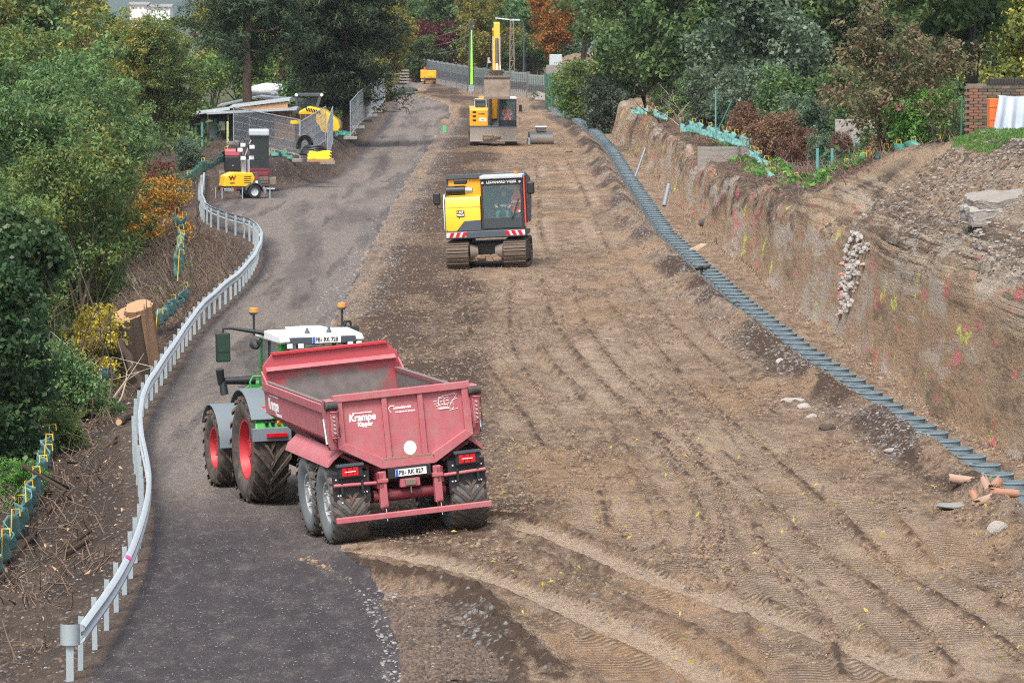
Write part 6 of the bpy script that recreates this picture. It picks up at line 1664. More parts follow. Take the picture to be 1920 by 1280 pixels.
# small yellow excavator seen from behind beside the shed
yx, yy = (600 - 960) / F * 262, 262
ye = empty('yellow_excavator', (yx, yy, surf_z(yx, yy) - .15), (0, 0, math.radians(0)), 'yellow wheeled machine with rounded tail behind the mesh fence by the shed', 'excavator')
def yellowx(P):
    hd = MB().prism([(-1.1, .85), (-1.15, 1.65), (-.6, 1.95), (.3, 1.75), (1.0, 1.2), (1.15, .75), (1.0, .55), (.3, .45)], 'y', -.5, 1.6).build('counterweight', YELLOW, P, bevel=.12, segs=4)
    for k in range(6): MB().prism([(-.78 + .14 * k, 1.90 - .035 * k), (-.70 + .14 * k, 1.90 - .035 * k), (-.62 + .14 * k, 1.70 - .035 * k), (-.70 + .14 * k, 1.70 - .035 * k)], 'y', -.53, -.45).build('vent_slot', INK, hd)
    MB().lathe([(-.2, .35), (-.2, .62), (-.12, .70), (.12, .70), (.2, .62), (.2, .35)], 'y', 28, (-.62, -.55, .55)).build('tyre', BLACK, P)
    MB().lathe([(-.1, .36), (-.05, .1), (-.05, .001), (.05, .001), (.05, .1), (.1, .36)], 'y', 20, (-.62, -.6, .55)).build('rim', LGREY, P)
    MB().box(-1.5, -1.05, -.4, .6, .5, 1.9).build('side_box', DGREY, P, bevel=.05)
    for k in range(3): MB().box(-1.8, -1.5, -.3, .2, .6 + .4 * k, .66 + .4 * k).build('step', STEEL, P)
    cg = MB(); cg.box(-1.35, -1.20, .2, .35, 1.5, 2.5); cg.box(-1.25, .1, .2, .4, 2.45, 2.65)
    cg.build('cab_frame', DGREY, P, bevel=.04)
    MB().prism([(-.02, 2.6), (.14, 2.6), (-.15, 1.6), (-.35, 1.6)], 'y', .2, .4).build('cab_pillar', DGREY, P, bevel=.03)
    MB().add([(-1.2, .3, 1.9), (-.3, .3, 1.9), (0, .3, 2.45), (-1.2, .3, 2.45)], [(0, 1, 2, 3)]).build('cab_window', GLASS_T, P, smooth=False)
    for x in (-1.28, .1): MB().tube((x, .1, 2.55), (x, .2, 2.55), .09).build('lamp', WHITEL, P)
    MB().box(1.05, 1.14, -.3, .3, .95, 1.15).build('tail_lamp', GREYP, P)
    MB().box(-.9, .6, -.3, 1.4, .3, .6).build('frame', BLACK_MUD, P, bevel=.03)
yellowx(ye)
# yellow rail wagon in the distance
wx, wy, wz = hit(809, 157)
wg = empty('rail_wagon', (wx, wy, wz), (0, 0, 0), 'amber tipping wagon standing on the ballast beside the noise fence', 'wagon')
def wagon(P):
    k = wy / F / .110 * .110
    w_ = 40 * wy / F / 2
    h = 25 * wy / F
    MB().box(-w_, w_, -1.5, 1.5, h * .40, h).build('tub', AMBER, P, bevel=.04)
    MB().box(-w_ * .35, w_ * .35, -1.54, -1.501, h * .52, h * .86).build('panel', YELLOW, P)
    MB().box(-w_ * .95, w_ * .95, -1.4, 1.4, h * .16, h * .40).build('underframe', AMBER, P, bevel=.05)
    MB().box(-w_ * .5, w_ * .5, -1.46, -1.38, h * .26, h * .40).build('dark_block', INK, P)  # plain black block on the underframe front, no hollow cut there
    for s in (-1, 1): MB().tube((s * w_ * .7, -1.3, .32), (s * w_ * .55, -1.3, .32), .34, n=14).build('wheel', BLACK_MUD, P)
    MB().box(-w_ * .7, -w_ * .5, -1, 0, h, h * 1.22).build('load', mat('red_bag', (.6, .05, .05)), P)
    MB().box(-w_ * .4, w_ * .5, -1, 1, h, h * 1.08).build('tarpaulin', NAVY, P)
wagon(wg)
# ---------------------------------------------------------------- guard rail
def guard_rail():
    R = empty('guard_rail', (0, 0, 0), label='long winding galvanised guard rail along the left edge of the crushed stone road', cat='guard rail')
    P = []
    Yc = np.linspace(RY0, RY1, 420)
    pts = [(float(XG(y)), float(y)) for y in Yc]
    # smooth
    A = np.array(pts)
    for _ in range(6): A[1:-1] = (A[:-2] + 2 * A[1:-1] + A[2:]) / 4
    Lc = np.concatenate([[0], np.cumsum(np.linalg.norm(np.diff(A, axis=0), axis=1))])
    def at(s): return np.array([np.interp(s, Lc, A[:, 0]), np.interp(s, Lc, A[:, 1])])
    n = int(Lc[-1] / .45)
    S = np.linspace(0, Lc[-1], n)
    prof = [(0.0, .13), (.035, .12), (.075, .085), (.075, .055), (.02, .025), (.02, -.025), (.075, -.055), (.075, -.085), (.035, -.12), (0, -.13)]
    V = []; Fc = []
    k = len(prof)
    for i, s in enumerate(S):
        p = at(s); q = at(min(s + .3, Lc[-1])) - at(max(s - .3, 0)); q /= np.linalg.norm(q); nrm = np.array([q[1], -q[0]])   # towards the road
        zb = surf_z(p[0] + .3, p[1]) + .60 + .012 * math.sin(s * .7)
        for side in (0, 1):
            for (o, h) in prof: V.append((p[0] + nrm[0] * (o - .006 * side), p[1] + nrm[1] * (o - .006 * side), zb + h))
        if i:
            for side in (0, 1):
                a = (i - 1) * 2 * k + side * k; b = i * 2 * k + side * k
                for j in range(k - 1): Fc.append((a + j, a + j + 1, b + j + 1, b + j))
            a = (i - 1) * 2 * k; b = i * 2 * k
            for j in (0, k - 1): Fc.append((a + j, b + j, b + k + j, a + k + j))
    me = mesh_np('rail', np.array(V), np.array(Fc), STEEL_RAIL); smooth_by_angle(me, 30)
    link('rail', me, R)
    post = MB(); post.box(-.036, .036, -.028, -.022, -.9, .72); post.box(-.036, -.030, -.022, .03, -.9, .72); post.box(.030, .036, -.022, .03, -.9, .72)
    proto = None; s = .9; rr = random.Random(2)
    while s < Lc[-1]:
        p = at(s); q = at(min(s + .3, Lc[-1])) - at(max(s - .3, 0)); q /= np.linalg.norm(q); nrm = np.array([q[1], -q[0]])
        x, y = p - nrm * .09
        z = surf_z(p[0] + .3, p[1])
        if proto is None: proto = post.build('post', STEEL_POST, R, smooth=False); o = proto
        else: o = link('post', proto.data, R)
        o.location = (x, y, z - .0); o.rotation_euler = (rr.uniform(-.02, .02), rr.uniform(-.02, .02), math.atan2(-q[0], q[1]))
        s += 2.0
    # rolled end piece on its own post
    p = at(0); z = surf_z(p[0] + .3, p[1]) + .60
    mb = MB()
    vs = []
    for a in np.linspace(0, math.pi, 10):
        for zz in (-.14, .14): vs.append((p[0] - .13 + .13 * math.cos(a), p[1] - .13 * math.sin(a) - .02, z + zz))
    mb.add(vs, [(2 * i, 2 * i + 1, 2 * i + 3, 2 * i + 2) for i in range(9)])
    mb.build('end_piece', STEEL_POST, R)
    MB().box(p[0] - .18, p[0] - .08, p[1] - .10, p[1] - .07, z - 1.3, z - .14).build('end_post', STEEL_POST, R)
    for s_, c in ((7.6, (.95, .05, .30)), (27.5, (.12, .35, .85))):
        p = at(s_); q = at(s_ + .3) - at(s_ - .3); q /= np.linalg.norm(q); nrm = np.array([q[1], -q[0]]); zb = surf_z(p[0] + .3, p[1]) + .60
        mb = MB(); w = .14
        for (o0, h0), (o1, h1) in zip(prof[:-5], prof[1:-4]):
            mb.add([tuple(p + nrm * (o0 + .004) - q * w) + (zb + h0 + .002,), tuple(p + nrm * (o0 + .004) + q * w) + (zb + h0 + .002,), tuple(p + nrm * (o1 + .004) + q * w) + (zb + h1,), tuple(p + nrm * (o1 + .004) - q * w) + (zb + h1,)], [(0, 1, 2, 3)])
        mb.build('paint_mark', mat('spray_paint', c, rough=.7), R, smooth=False)
STEEL_RAIL = mat('galvanised_rail', (.50, .55, .58), rough=.38, metal=.45, vary=.12, scale=1.5, dirt=.05)
STEEL_POST = mat('galvanised_post', (.36, .42, .45), rough=.5, metal=.35, vary=.15, dirt=.12, scale=3)
guard_rail()

# ---------------------------------------------------------------- row of pipe rings in the trench
RINGM = mat('blue_grey_ring', (.155, .215, .250), rough=.6, dirt=.30, dirt_col=(.2, .17, .13), scale=3, vary=.14)
def rings():
    first = []; y = 85.0; k = 0; proto = None; rr = random.Random(4)
    while y < 352 and k < 220:
        x = float(XP(np.array([y]))[0])
        z = -.22
        if proto is None:
            mb = MB(); mb.lathe([(-.25, .32), (.285, .32), (.295, .335), (.315, .335), (.32, .315), (.32, .28), (-.25, .28)], 'z', 26)
            o = mb.build('pipe_ring', RINGM); proto = o; o.data.transform(Matrix.Diagonal((.92, .92, 1, 1)))
        else: o = link('pipe_ring', proto.data)
        o.location = (x + rr.uniform(-.015, .015), y, z + rr.uniform(-.01, .01)); o.rotation_euler = (rr.uniform(-.015, .015), rr.uniform(-.015, .015), rr.uniform(0, 6))
        px_ = 960 + F * x / y
        if px_ < 1935 and not first: first.append(y)
        nth = -1 if not first or px_ > 1935 else round((first[0] - y) / -1.6)
        lb = {0: 'blue-grey pipe ring cut by the right frame edge, beside the orange clay pipe', 1: 'second blue-grey pipe ring from the right, behind the clay shards', 2: 'third blue-grey pipe ring from the right, above the upright clay shard', 3: 'fourth blue-grey pipe ring from the right end of the row'}.get(nth, 'blue-grey open pipe ring standing in the trench row below the cut bank')
        tag(o, lb, 'pipe ring', 'pipe rings set in a row along the trench')
        q = np.array([float(XP(np.array([y + .5]))[0]) - x, .5]); q /= np.linalg.norm(q)
        step = 1.62 if y < 220 else 1.62
        y += step * q[1]; k += 1
rings()

# ---------------------------------------------------------------- green tarpaulin fences
TARP = mat('green_tarpaulin', (.035, .16, .125), rough=.5, vary=.35, scale=2.5, bump=.02)
TARP_P = mat('faded_green_tarpaulin', (.11, .27, .25), rough=.55, vary=.6, scale=2.5, bump=.02)
STAKE = mat('yellow_stake', (.68, .46, .04), rough=.6)
def tarp_fence(px_pts, Y, h, label, mats_=0, sag=.3, stakes=None, step=.25, seed=1, name='tarpaulin_fence'):
    """hanging sheet between yellow stakes; px_pts are picture columns and rows of the foot line, Y its distances"""
    rr = random.Random(seed)
    P = []
    for (px, py), y in zip(px_pts, Y): x, _, z = atY(px, py, y); P.append(Vector((x, y, max(z, surf_z(x, y) - .05))))
    L = [0]
    for a, b in zip(P[:-1], P[1:]): L.append(L[-1] + (b - a).length)
    def at(s):
        for i in range(len(P) - 1):
            if s <= L[i + 1]: return P[i].lerp(P[i + 1], (s - L[i]) / max(1e-6, L[i + 1] - L[i]))
        return P[-1]
    st = stakes or max(2, int(L[-1] / 1.0) + 1)
    n = max(8, int(L[-1] / step)); rows = 6
    root = empty(name, tuple(P[0]), label=label, cat='tarpaulin fence', group='green tarpaulin fences on the banks'); O = P[0]
    V = []
    for i in range(n + 1):
        s = L[-1] * i / n; p = at(s) - O
        u = (s / L[-1]) * (st - 1); fr = u - math.floor(u)
        dip = sag * h * math.sin(math.pi * fr) * (.7 + .5 * math.sin(3.1 * math.floor(u) + seed))
        for j in range(rows + 1):
            t = j / rows
            wv = .10 * math.sin(s * 5.1 + t * 2 + seed) + .05 * math.sin(s * 11 + t * 3.3) * (1 - t) + .03 * mnoise.noise(Vector((s * 3, t * 3, seed)))
            V.append((p.x + wv, p.y + wv * 1.5 + .25 * (1 - t) * (rr.random() - .5) * .4, p.z + t * (h - dip) - .04))
    Fc = [(i * (rows + 1) + j, (i + 1) * (rows + 1) + j, (i + 1) * (rows + 1) + j + 1, i * (rows + 1) + j + 1) for i in range(n) for j in range(rows)]
    mb = MB(); mb.add(V, Fc); sh = mb.build('sheet', [TARP, TARP_P][mats_], root, ang=80)
    sd = sh.modifiers.new('thick', 'SOLIDIFY'); sd.thickness = .006
    for i in range(st):
        p = at(L[-1] * i / (st - 1)) - O
        lean = Vector((rr.uniform(-.08, .08), rr.uniform(-.08, .08), 0))
        mb = MB(); a = p + Vector((0, -.03, -.1)); b = p + Vector((0, -.03, h * 1.08)) + lean
        mb.path([a, b, b + Vector((.13, 0, .0)), b + Vector((.14, 0, -.12))], .014, n=5); mb.build('stake', STAKE, root)
    return root
TF = [
    ([(328, 372), (352, 345), (385, 318), (422, 300)], [192, 200, 208, 214], .55, 'green tarpaulin fence climbing towards the lighting tower on the left slope', 0, 4),
    ([(330, 420), (345, 428)], [172, 174], .55, 'short tarpaulin scrap standing alone above the brown slope roots', 1, 2),
    ([(333, 520), (340, 470)], [141, 152], .75, 'narrow faded tarpaulin strip with many yellow stakes on the left slope', 1, 5),
    ([(292, 612), (318, 590), (345, 560)], [125, 128, 133], .42, 'green tarpaulin fence just above the big sawn stump', 1, 3),
    ([(176, 722), (205, 700), (225, 690)], [108, 111, 113], .25, 'low torn tarpaulin behind the grey dry stalks', 1, 3),
    ([(-30, 1110), (2, 1060), (24, 1010), (46, 975), (64, 935), (78, 895), (92, 850)], [77, 79, 82, 85, 88, 92, 97], .55, 'long drooping tarpaulin fence running up from the left frame edge with slanting yellow stakes', 1, 10),
    ([(1276, 245), (1305, 248), (1340, 258), (1375, 270), (1412, 278)], [222, 216, 208, 198, 190], .55, 'long sagging tarpaulin fence on the right bank left of the concrete slab end', 1, 9),
    ([(1408, 290), (1425, 300), (1438, 318), (1440, 332)], [187, 182, 178, 175], .42, 'short pale tarpaulin with close stakes beside the concrete slab', 1, 6),
    ([(1442, 334), (1465, 345), (1488, 360)], [172, 170, 168], .45, 'drooping pale tarpaulin right of the close stakes', 1, 3),
    ([(1530, 338), (1550, 352), (1560, 385)], [168, 164, 158], .42, 'single tarpaulin hanging down the bank in a long tongue', 1, 3),
    ([(1586, 366), (1612, 362), (1632, 365)], [154, 152, 150], .45, 'small tarpaulin tent between close stakes on the right bank', 0, 5),
    ([(1636, 358), (1665, 335), (1695, 318), (1755, 318)], [148, 146, 144, 142], .42, 'dark green taut tarpaulin fence below the olive bush', 0, 5),
    ([(1182, 212), (1212, 214)], [262, 256], .5, 'pale tarpaulin under the dark trees on the right bank', 1, 3),
    ([(1096, 162), (1120, 160), (1140, 160), (1160, 182)], [345, 335, 325, 305], .7, 'distant pale blue tarpaulin along the bank edge', 1, 5),
    ([(1228, 216), (1250, 224)], [246, 240], .5, 'small tarpaulin scrap beside the pale forked branches', 1, 2),
    ([(508, 292), (530, 290), (548, 298)], [226, 225, 223], .35, 'crumpled green tarpaulin below the mesh panel', 0, 3),
    ([(630, 254), (645, 252), (662, 258)], [258, 256, 252], .35, 'green tarpaulin scrap under the second pine', 0, 2),
]
for i, (pp, yy, h, lb, mi, st) in enumerate(TF): tarp_fence(pp, yy, h * (.78 if yy[0] > 150 and i > 6 else 1), lb, mi, .62, st, seed=i + 1)

# ---------------------------------------------------------------- stumps, logs
WOODCUT = mat('fresh_cut_wood', (.50, .33, .19), rough=.85, vary=.25, scale=6)
def rings_mat():
    m = mat('sawn_face', (.38, .24, .135), rough=.85, vary=.2, scale=5)
    nt = m.node_tree; N = nt.nodes; L = nt.links; b = N['Principled BSDF']; src = b.inputs['Base Color'].links[0].from_socket
    tc = N.new('ShaderNodeTexCoord'); w = N.new('ShaderNodeTexWave'); w.wave_type = 'RINGS'; w.rings_direction = 'Z'; w.inputs['Scale'].default_value = 14; w.inputs['Distortion'].default_value = 2.5
    L.new(tc.outputs['Object'], w.inputs['Vector']); mx = N.new('ShaderNodeMix'); mx.data_type = 'RGBA'; L.new(w.outputs['Fac'], mx.inputs[0]); L.new(src, mx.inputs[6]); mx.inputs[7].default_value = (.34, .20, .10, 1)
    L.new(mx.outputs[2], b.inputs['Base Color']); return m
SAWN = rings_mat()
STBARK = bark_material('stump_bark', (.050, .036, .027), 9)
TORN = mat('torn_wood', (.13, .075, .042), rough=.9, vary=.4, scale=7, bump=.03, dirt=.3, dirt_col=(.08, .05, .035))
def stump(name, loc, r, h, label, seed, flare=1.5, tilt=(0, 0), cat='tree stump', parts=1, top=SAWN):
    rr = random.Random(seed); R = empty(name, loc, (tilt[0], tilt[1], rr.random() * 6), label, cat)
    if parts > 1: R.rotation_euler = (0, 0, -.2)
    for q in range(parts):
        ox, oy = (0, 0) if q == 0 else (r * .55, r * .35)
        hh = h * (1 if q == 0 else 1.10); r_ = r * (1 if q == 0 else .85)
        n = 48; V = []; lv = 9
        lob = [.5 + mnoise.noise(Vector((math.cos(6.283 * i / n) * 4.5, math.sin(6.283 * i / n) * 4.5, seed + q))) * .9 + .25 * (rr.random() - .5) for i in range(n)]
        for j in range(lv):
            t = j / (lv - 1)
            for i in range(n):
                a = 2 * math.pi * i / n
                k = 1 + (flare - 1) * (1 - t) ** 1.2 + .09 * math.sin(a * 4 + seed) * (1 - .4 * t) + .42 * (lob[i] - .5) * (1 - .35 * t)
                V.append((ox + math.cos(a) * r_ * k, oy + math.sin(a) * r_ * k, -.35 + (hh + .35) * t + ((.16 * r_ * math.sin(a + seed) if parts == 1 else .42 * r_ * math.sin(a + .25)) if j == lv - 1 else 0)))
        Fc = [(j * n + i, j * n + (i + 1) % n, (j + 1) * n + (i + 1) % n, (j + 1) * n + i) for j in range(lv - 1) for i in range(n)]
        MB().add(V, Fc).build('bark', STBARK if q == 0 else TORN, R, ang=20)
        V2 = [(V[(lv - 1) * n + i][0], V[(lv - 1) * n + i][1], V[(lv - 1) * n + i][2] + .004) for i in range(n)] + [(ox, oy, hh + .01)]
        MB().add(V2, [(i, (i + 1) % n, n) for i in range(n)]).build('sawn_face', top, R, smooth=False)
    if parts > 1:
        mb = MB()
        for k in range(16):
            a = rr.uniform(-.6, 2.4); rad = r * rr.uniform(.75, 1.15); x, y = r * .45 + math.cos(a) * rad, r * .3 + math.sin(a) * rad; hh = h * rr.uniform(.95, 1.28)
            mb.tube((x, y, h * .55), (x + rr.uniform(-.05, .05), y, hh), .06, .008, n=5)
        mb.build('torn_splinters', TORN, R)
        mb = MB()
        for k in range(7):
            a = k * .9; mb.path([(math.cos(a) * r * 1.2, math.sin(a) * r * 1.2, .25), (math.cos(a) * r * 2.0, math.sin(a) * r * 2.0, .05), (math.cos(a) * r * 2.9, math.sin(a) * r * 2.9, -.15)], [.14, .09, .04], n=6)
        mb.build('root_flares', STBARK, R)
    return R
def groundat(px, py, Y, dz=0):
    x = (px - 960) / F * Y
    return (x, Y, surf_z(x, Y) + dz)
def stump_px(px, ytop, ybot, wpx, Y, label, seed, **kw):
    """stump whose top and foot are seen at picture rows ytop, ybot"""
    x, _, zt = atY(px, ytop, Y); _, _, zb = atY(px, ybot, Y); zs = surf_z(x, Y)
    z = min(zb, zs); return stump(kw.pop('name', 'tree_stump'), (x, Y, zs - .1), wpx / 2 / F * Y, zt - zs + .1, label, seed, **kw)
stump_px(240, 588, 690, 60, 113.5, 'big double sawn stump with split bark beside the guard rail', 3, parts=2, flare=2.3, top=SAWN)
stump_px(76, 885, 970, 34, 95, 'tall grey weathered stump in front of the faded tarpaulin', 5, flare=1.2, top=STBARK)
stump_px(88, 890, 980, 26, 94, 'dark ragged stump right of the grey weathered one', 6, flare=1.3, top=STBARK)
stump_px(155, 945, 1010, 34, 88, 'low splintered stump alone on the dark slope', 7, flare=1.7, top=WOODCUT)
stump_px(72, 800, 815, 20, 100, 'small pale-topped stump under the yellow stakes', 8, flare=1.1, top=WOODCUT)
stump_px(48, 986, 1040, 12, 84, 'thin short post by the left tarpaulin', 9, flare=1.05)
stump_px(35, 428, 515, 24, 135, 'tall broken dark post among the trees at the left', 10, flare=1.15, top=STBARK)

def log(p0, p1, r, r1, label, seed, bend=.06, name='log', m=None):
    rr = random.Random(seed); a, b = Vector(p0), Vector(p1); d = b - a
    R = empty(name, tuple(a), label=label, cat='log'); pts = []
    for k in range(7):
        t = k / 6; pts.append(d * t + Vector((rr.uniform(-1, 1), rr.uniform(-1, 1), rr.uniform(-.5, 1))) * bend * d.length * math.sin(math.pi * t))
    mb = MB(); mb.path(pts, [r + (r1 - r) * k / 6 for k in range(7)], n=9); mb.build('bark', m or STBARK, R)
    q = (pts[0] - pts[1]).normalized(); MB().tube(pts[0], pts[0] + q * .006, r * .95, n=12).build('cut_face', WOODCUT, R)
    return R
def G(px, Y, dz=.06): return Vector(groundat(px, 0, Y, dz))
log(Vector(atY(184, 590, 115)), G(232, 113, .0), .085, .10, 'sawn limb leaning left against the big stump', 1)
log(Vector(atY(226, 642, 111)), G(262, 109, .05), .10, .09, 'split trunk piece leaning in front of the big stump', 2)
log(G(220, 100.5, .10), G(252, 101.5, .10), .075, .075, 'short greenish log beside the guard rail', 3)
log(G(118, 78.5, .05), G(155, 81, .16), .06, .03, 'splintered driftwood-like root near the front guard rail', 4, bend=.12)
log(G(70, 86, .05), G(150, 93, .5), .045, .015, 'long crooked branch leaning on the ragged stumps', 5, bend=.10)
log(G(0, 80, .05), G(60, 84, .1), .08, .04, 'mossy branch at the left frame edge', 6, bend=.08)
log(G(1010 + 290, 150, .0), G(1330, 152, .35), .06, .05, 'short cut branch in the trench', 8)
log(Vector(atY(308, 440, 170)), G(318, 168, .0), .05, .06, 'pale broken stem standing between the trees', 9)
log(Vector(atY(373, 378, 180)), G(366, 178, .0), .05, .05, 'pale snapped stem by the tarpaulin fence', 10)
for k, (px, Y) in enumerate([(110, 86), (205, 96), (180, 101), (300, 128), (320, 135), (140, 90), (60, 88)]):
    log(G(px, Y, .03), G(px + 24 - 10 * (k % 3), Y + 2 - (k % 2), .12), .030, .015, ['thin branch on the slope below the low stump', 'thin branch behind the greenish log', 'pale stick on dark soil left of the rail', 'stick beside the tarpaulin above the stump', 'bent stick on the brown slope', 'stick above the splintered stump', 'stick lying under the crooked branch'][k], 20 + k, bend=.1, name='branch')

# ---------------------------------------------------------------- bits in and by the trench
PIPEG = mat('grey_tube', (.17, .205, .235), rough=.5)
def leaner(px0, py0, px1, py1, Y, r, label, m, name='pole', cat='pole'):
    a, b = Vector(atY(px0, py0, Y)), Vector(atY(px1, py1, Y + .6)); o = MB().tube((0, 0, 0), b - a, r, n=10).build(name, m, loc=tuple(a)); return tag(o, label, cat)
leaner(1191, 332, 1210, 278, 190, .045, 'grey tube leaning against the bank face farther up the trench', PIPEG)
leaner(1245, 386, 1254, 346, 173, .075, 'short thick grey tube leaning in the trench nearer than the long one', PIPEG)
def timber():
    x, y, z = groundat(1300, 0, 163); z = -.2
    r = empty('broken_pallet', (x, y, z), (0, 0, .3), 'broken pale timber lying at the foot of the cut bank', 'timber')
    for k in range(3):
        o = MB().box(-.55, .55, -.06, .06, -.02, .02).build('plank', mat('weathered_plank', (.36, .27, .18), rough=.85, vary=.3), r, bevel=.005); o.location = (0, .12 * k, .18 + .05 * k); o.rotation_euler = (0, -.55 + .12 * k, .2 * k)
timber()
def sack():
    x, y, _ = groundat(1362, 0, 136.5)
    r = empty('green_sack', (x, y, -.2), label='crumpled dark green sack lying on the trench floor', cat='sack')
    mb = MB(); V = []; n, m = 16, 7; rr = random.Random(7)
    for j in range(m):
        for i in range(n):
            a = 6.283 * i / n; t = j / (m - 1); k = (1 - t * .75) * (1 + .25 * mnoise.noise(Vector((math.cos(a) * 2, math.sin(a) * 2, t * 3))))
            V.append((math.cos(a) * .42 * k, math.sin(a) * .55 * k, .02 + .28 * math.sin(t * 1.5) * (1 + .3 * mnoise.noise(Vector((a, t * 4, 2))))))
    mb.add(V, [(j * n + i, j * n + (i + 1) % n, (j + 1) * n + (i + 1) % n, (j + 1) * n + i) for j in range(m - 1) for i in range(n)] + [tuple(range((m - 1) * n, m * n))])
    mb.build('sack', TARP, r, ang=25); MB().lathe([(0, .12), (.12, .14), (.12, .11), (0, .10)], 'y', 16, (.30, -.25, .16)).build('open_mouth', BLACK, r)
sack()
CLAYP = mat('clay_pipe', (.30, .155, .095), rough=.75, dirt=.3, dirt_col=(.2, .15, .1), vary=.2); CLAYP2 = mat('pale_clay_pipe', (.32, .21, .155), rough=.8, dirt=.3, dirt_col=(.2, .15, .1))
def clay(px, py, L, r, rz, ry, m, label, half=False):
    x, y, z = hit(px, py); rr = random.Random(int(px))
    n = 16; V = []
    a1 = math.pi if half else 2 * math.pi
    for t in (0, .33, .66, 1):
        for rad in (r, r * .8):
            for i in range(n + 1):
                a = a1 * i / n; V.append((math.cos(a) * rad, -L / 2 + L * t + (rr.uniform(-.06, .06) if t in (0, 1) else 0), math.sin(a) * rad))
    k = n + 1; Fc = []
    for t in range(3):
        for i in range(n):
            for w in (0, 1): a = (2 * t + w) * k + i; Fc.append((a, a + 1, a + 2 * k + 1, a + 2 * k))
    for i in range(n): Fc.append((i, i + 1, k + i + 1, k + i)); Fc.append((6 * k + i, 6 * k + i + 1, 7 * k + i + 1, 7 * k + i))
    o = MB().add(V, Fc).build('clay_pipe', m, loc=(x, y, z + r * (.55 if not half else .15)), rot=(ry, 0, rz)); tag(o, label, 'clay pipe', 'broken clay pipes at the end of the spoil heap')
clay(1805, 912, .40, .085, 1.25, .1, CLAYP2, 'pale pink clay pipe piece on the dark spoil')
clay(1884, 930, .42, .075, 1.45, .05, CLAYP, 'orange clay pipe piece beside the nearest pipe ring')
clay(1850, 920, .28, .08, .6, .9, CLAYP2, 'upright shard of clay pipe between the two pieces', True)
clay(1846, 948, .26, .09, 2.2, -.2, CLAYP2, 'pale clay shard below the orange pipe piece', True)
clay(1828, 946, .22, .07, .3, .7, CLAYP, 'small pointed clay shard on the gravel', True)
clay(1868, 918, .24, .09, 2.6, -.4, CLAYP, 'curved clay shard behind the orange pipe piece', True)
clay(1905, 940, .2, .07, .2, .2, CLAYP, 'clay shard at the right frame edge', True)
ROCK = mat('grey_stone', (.30, .28, .26), rough=.85, vary=.3, scale=4, bump=.02); ROCKL = mat('pale_limestone', (.33, .305, .28), rough=.85, vary=.25, scale=3, bump=.02)
def rock_mesh(seed, s=(1, 1, .6), name='stone', m=None, sub=2):
    bm = bmesh.new(); bmesh.ops.create_icosphere(bm, subdivisions=sub, radius=.5)
    for v in bm.verts:
        c = v.co.copy(); k = 1 + .45 * mnoise.noise(c * 1.6 + Vector((seed * 3.1, 0, 0))) + .16 * mnoise.noise(c * 4 + Vector((seed, 5, 0)))
        v.co = Vector((c.x * s[0], c.y * s[1], c.z * s[2])) * k
    me = bpy.data.meshes.new(name); bm.to_mesh(me); bm.free(); me.materials.append(m or ROCK); smooth_by_angle(me, 32); return me
def rock(px, py, size, s, label, seed, m=None, rz=0, name='stone', lift=0, cat='stone', tilt=0):
    x, y, z = hit(px, py); o = link(name, rock_mesh(seed, s, name, m), None, (x, y, z + lift), (tilt, 0, rz)); o.scale = (size,) * 3; return tag(o, label, cat)
rock(1800, 955, .55, (1.5, .9, .22), 'flat grey slab lying in the gravel at the right', 1, mat('slate_slab', (.20, .20, .19), rough=.8))
rock(1874, 998, .34, (1, .7, .8), 'pale upright stone at the right end of the gravel', 2, ROCKL, .5, lift=.05)
rock(1485, 752, .42, (1.3, .8, .35), 'light stone slab on the spoil ridge', 3, ROCKL, .4)
rock(1508, 766, .30, (1, .8, .6), 'rounded stone just below the light slab', 4, ROCKL, .4)
rock(1463, 685, .32, (1.1, .7, .5), 'pale stone on the spoil farther up', 5, ROCKL, 1.2)
rock(1522, 785, .24, (1, .9, .6), 'brownish stone at the foot of the spoil', 6, ROCK, 0)
rock(1672, 848, .26, (1.3, .8, .5), 'grey stone in front of the dark earth lump', 7, ROCK, 0)
rock(1552, 828 - 20, .3, (1.2, .7, .6), 'small dark lump on the spoil ridge', 8, mat('dark_clod', (.07, .05, .045), rough=.95, bump=.05), 0)
rock(1045, 283, .8, (1.2, .9, .5), 'brown boulder-like clod behind the spare bucket', 9, CLAY, 0)
rock(1062, 286, .6, (1.2, .9, .5), 'second clod right of the brown one', 10, CLAY, 1)
rock(985 + 335, 415, .4, (1.2, .8, .9), 'dark stone beside the pale timber', 11, mat('dark_rock', (.08, .07, .065), rough=.9), 0)
rock(945, 1175, .36, (1.2, .7, .6), 'pale stone on the muddy heap below the tyre tracks', 12, ROCKL, .6, lift=.04)
rock(1720, 795, .35, (1.2, .7, .25), 'pale flat stone on the trench floor', 13, ROCKL, .6)
rock(1598, 552, .3, (1.3, .7, .5), 'pale stone stuck in the high bank', 14, ROCKL, .6)

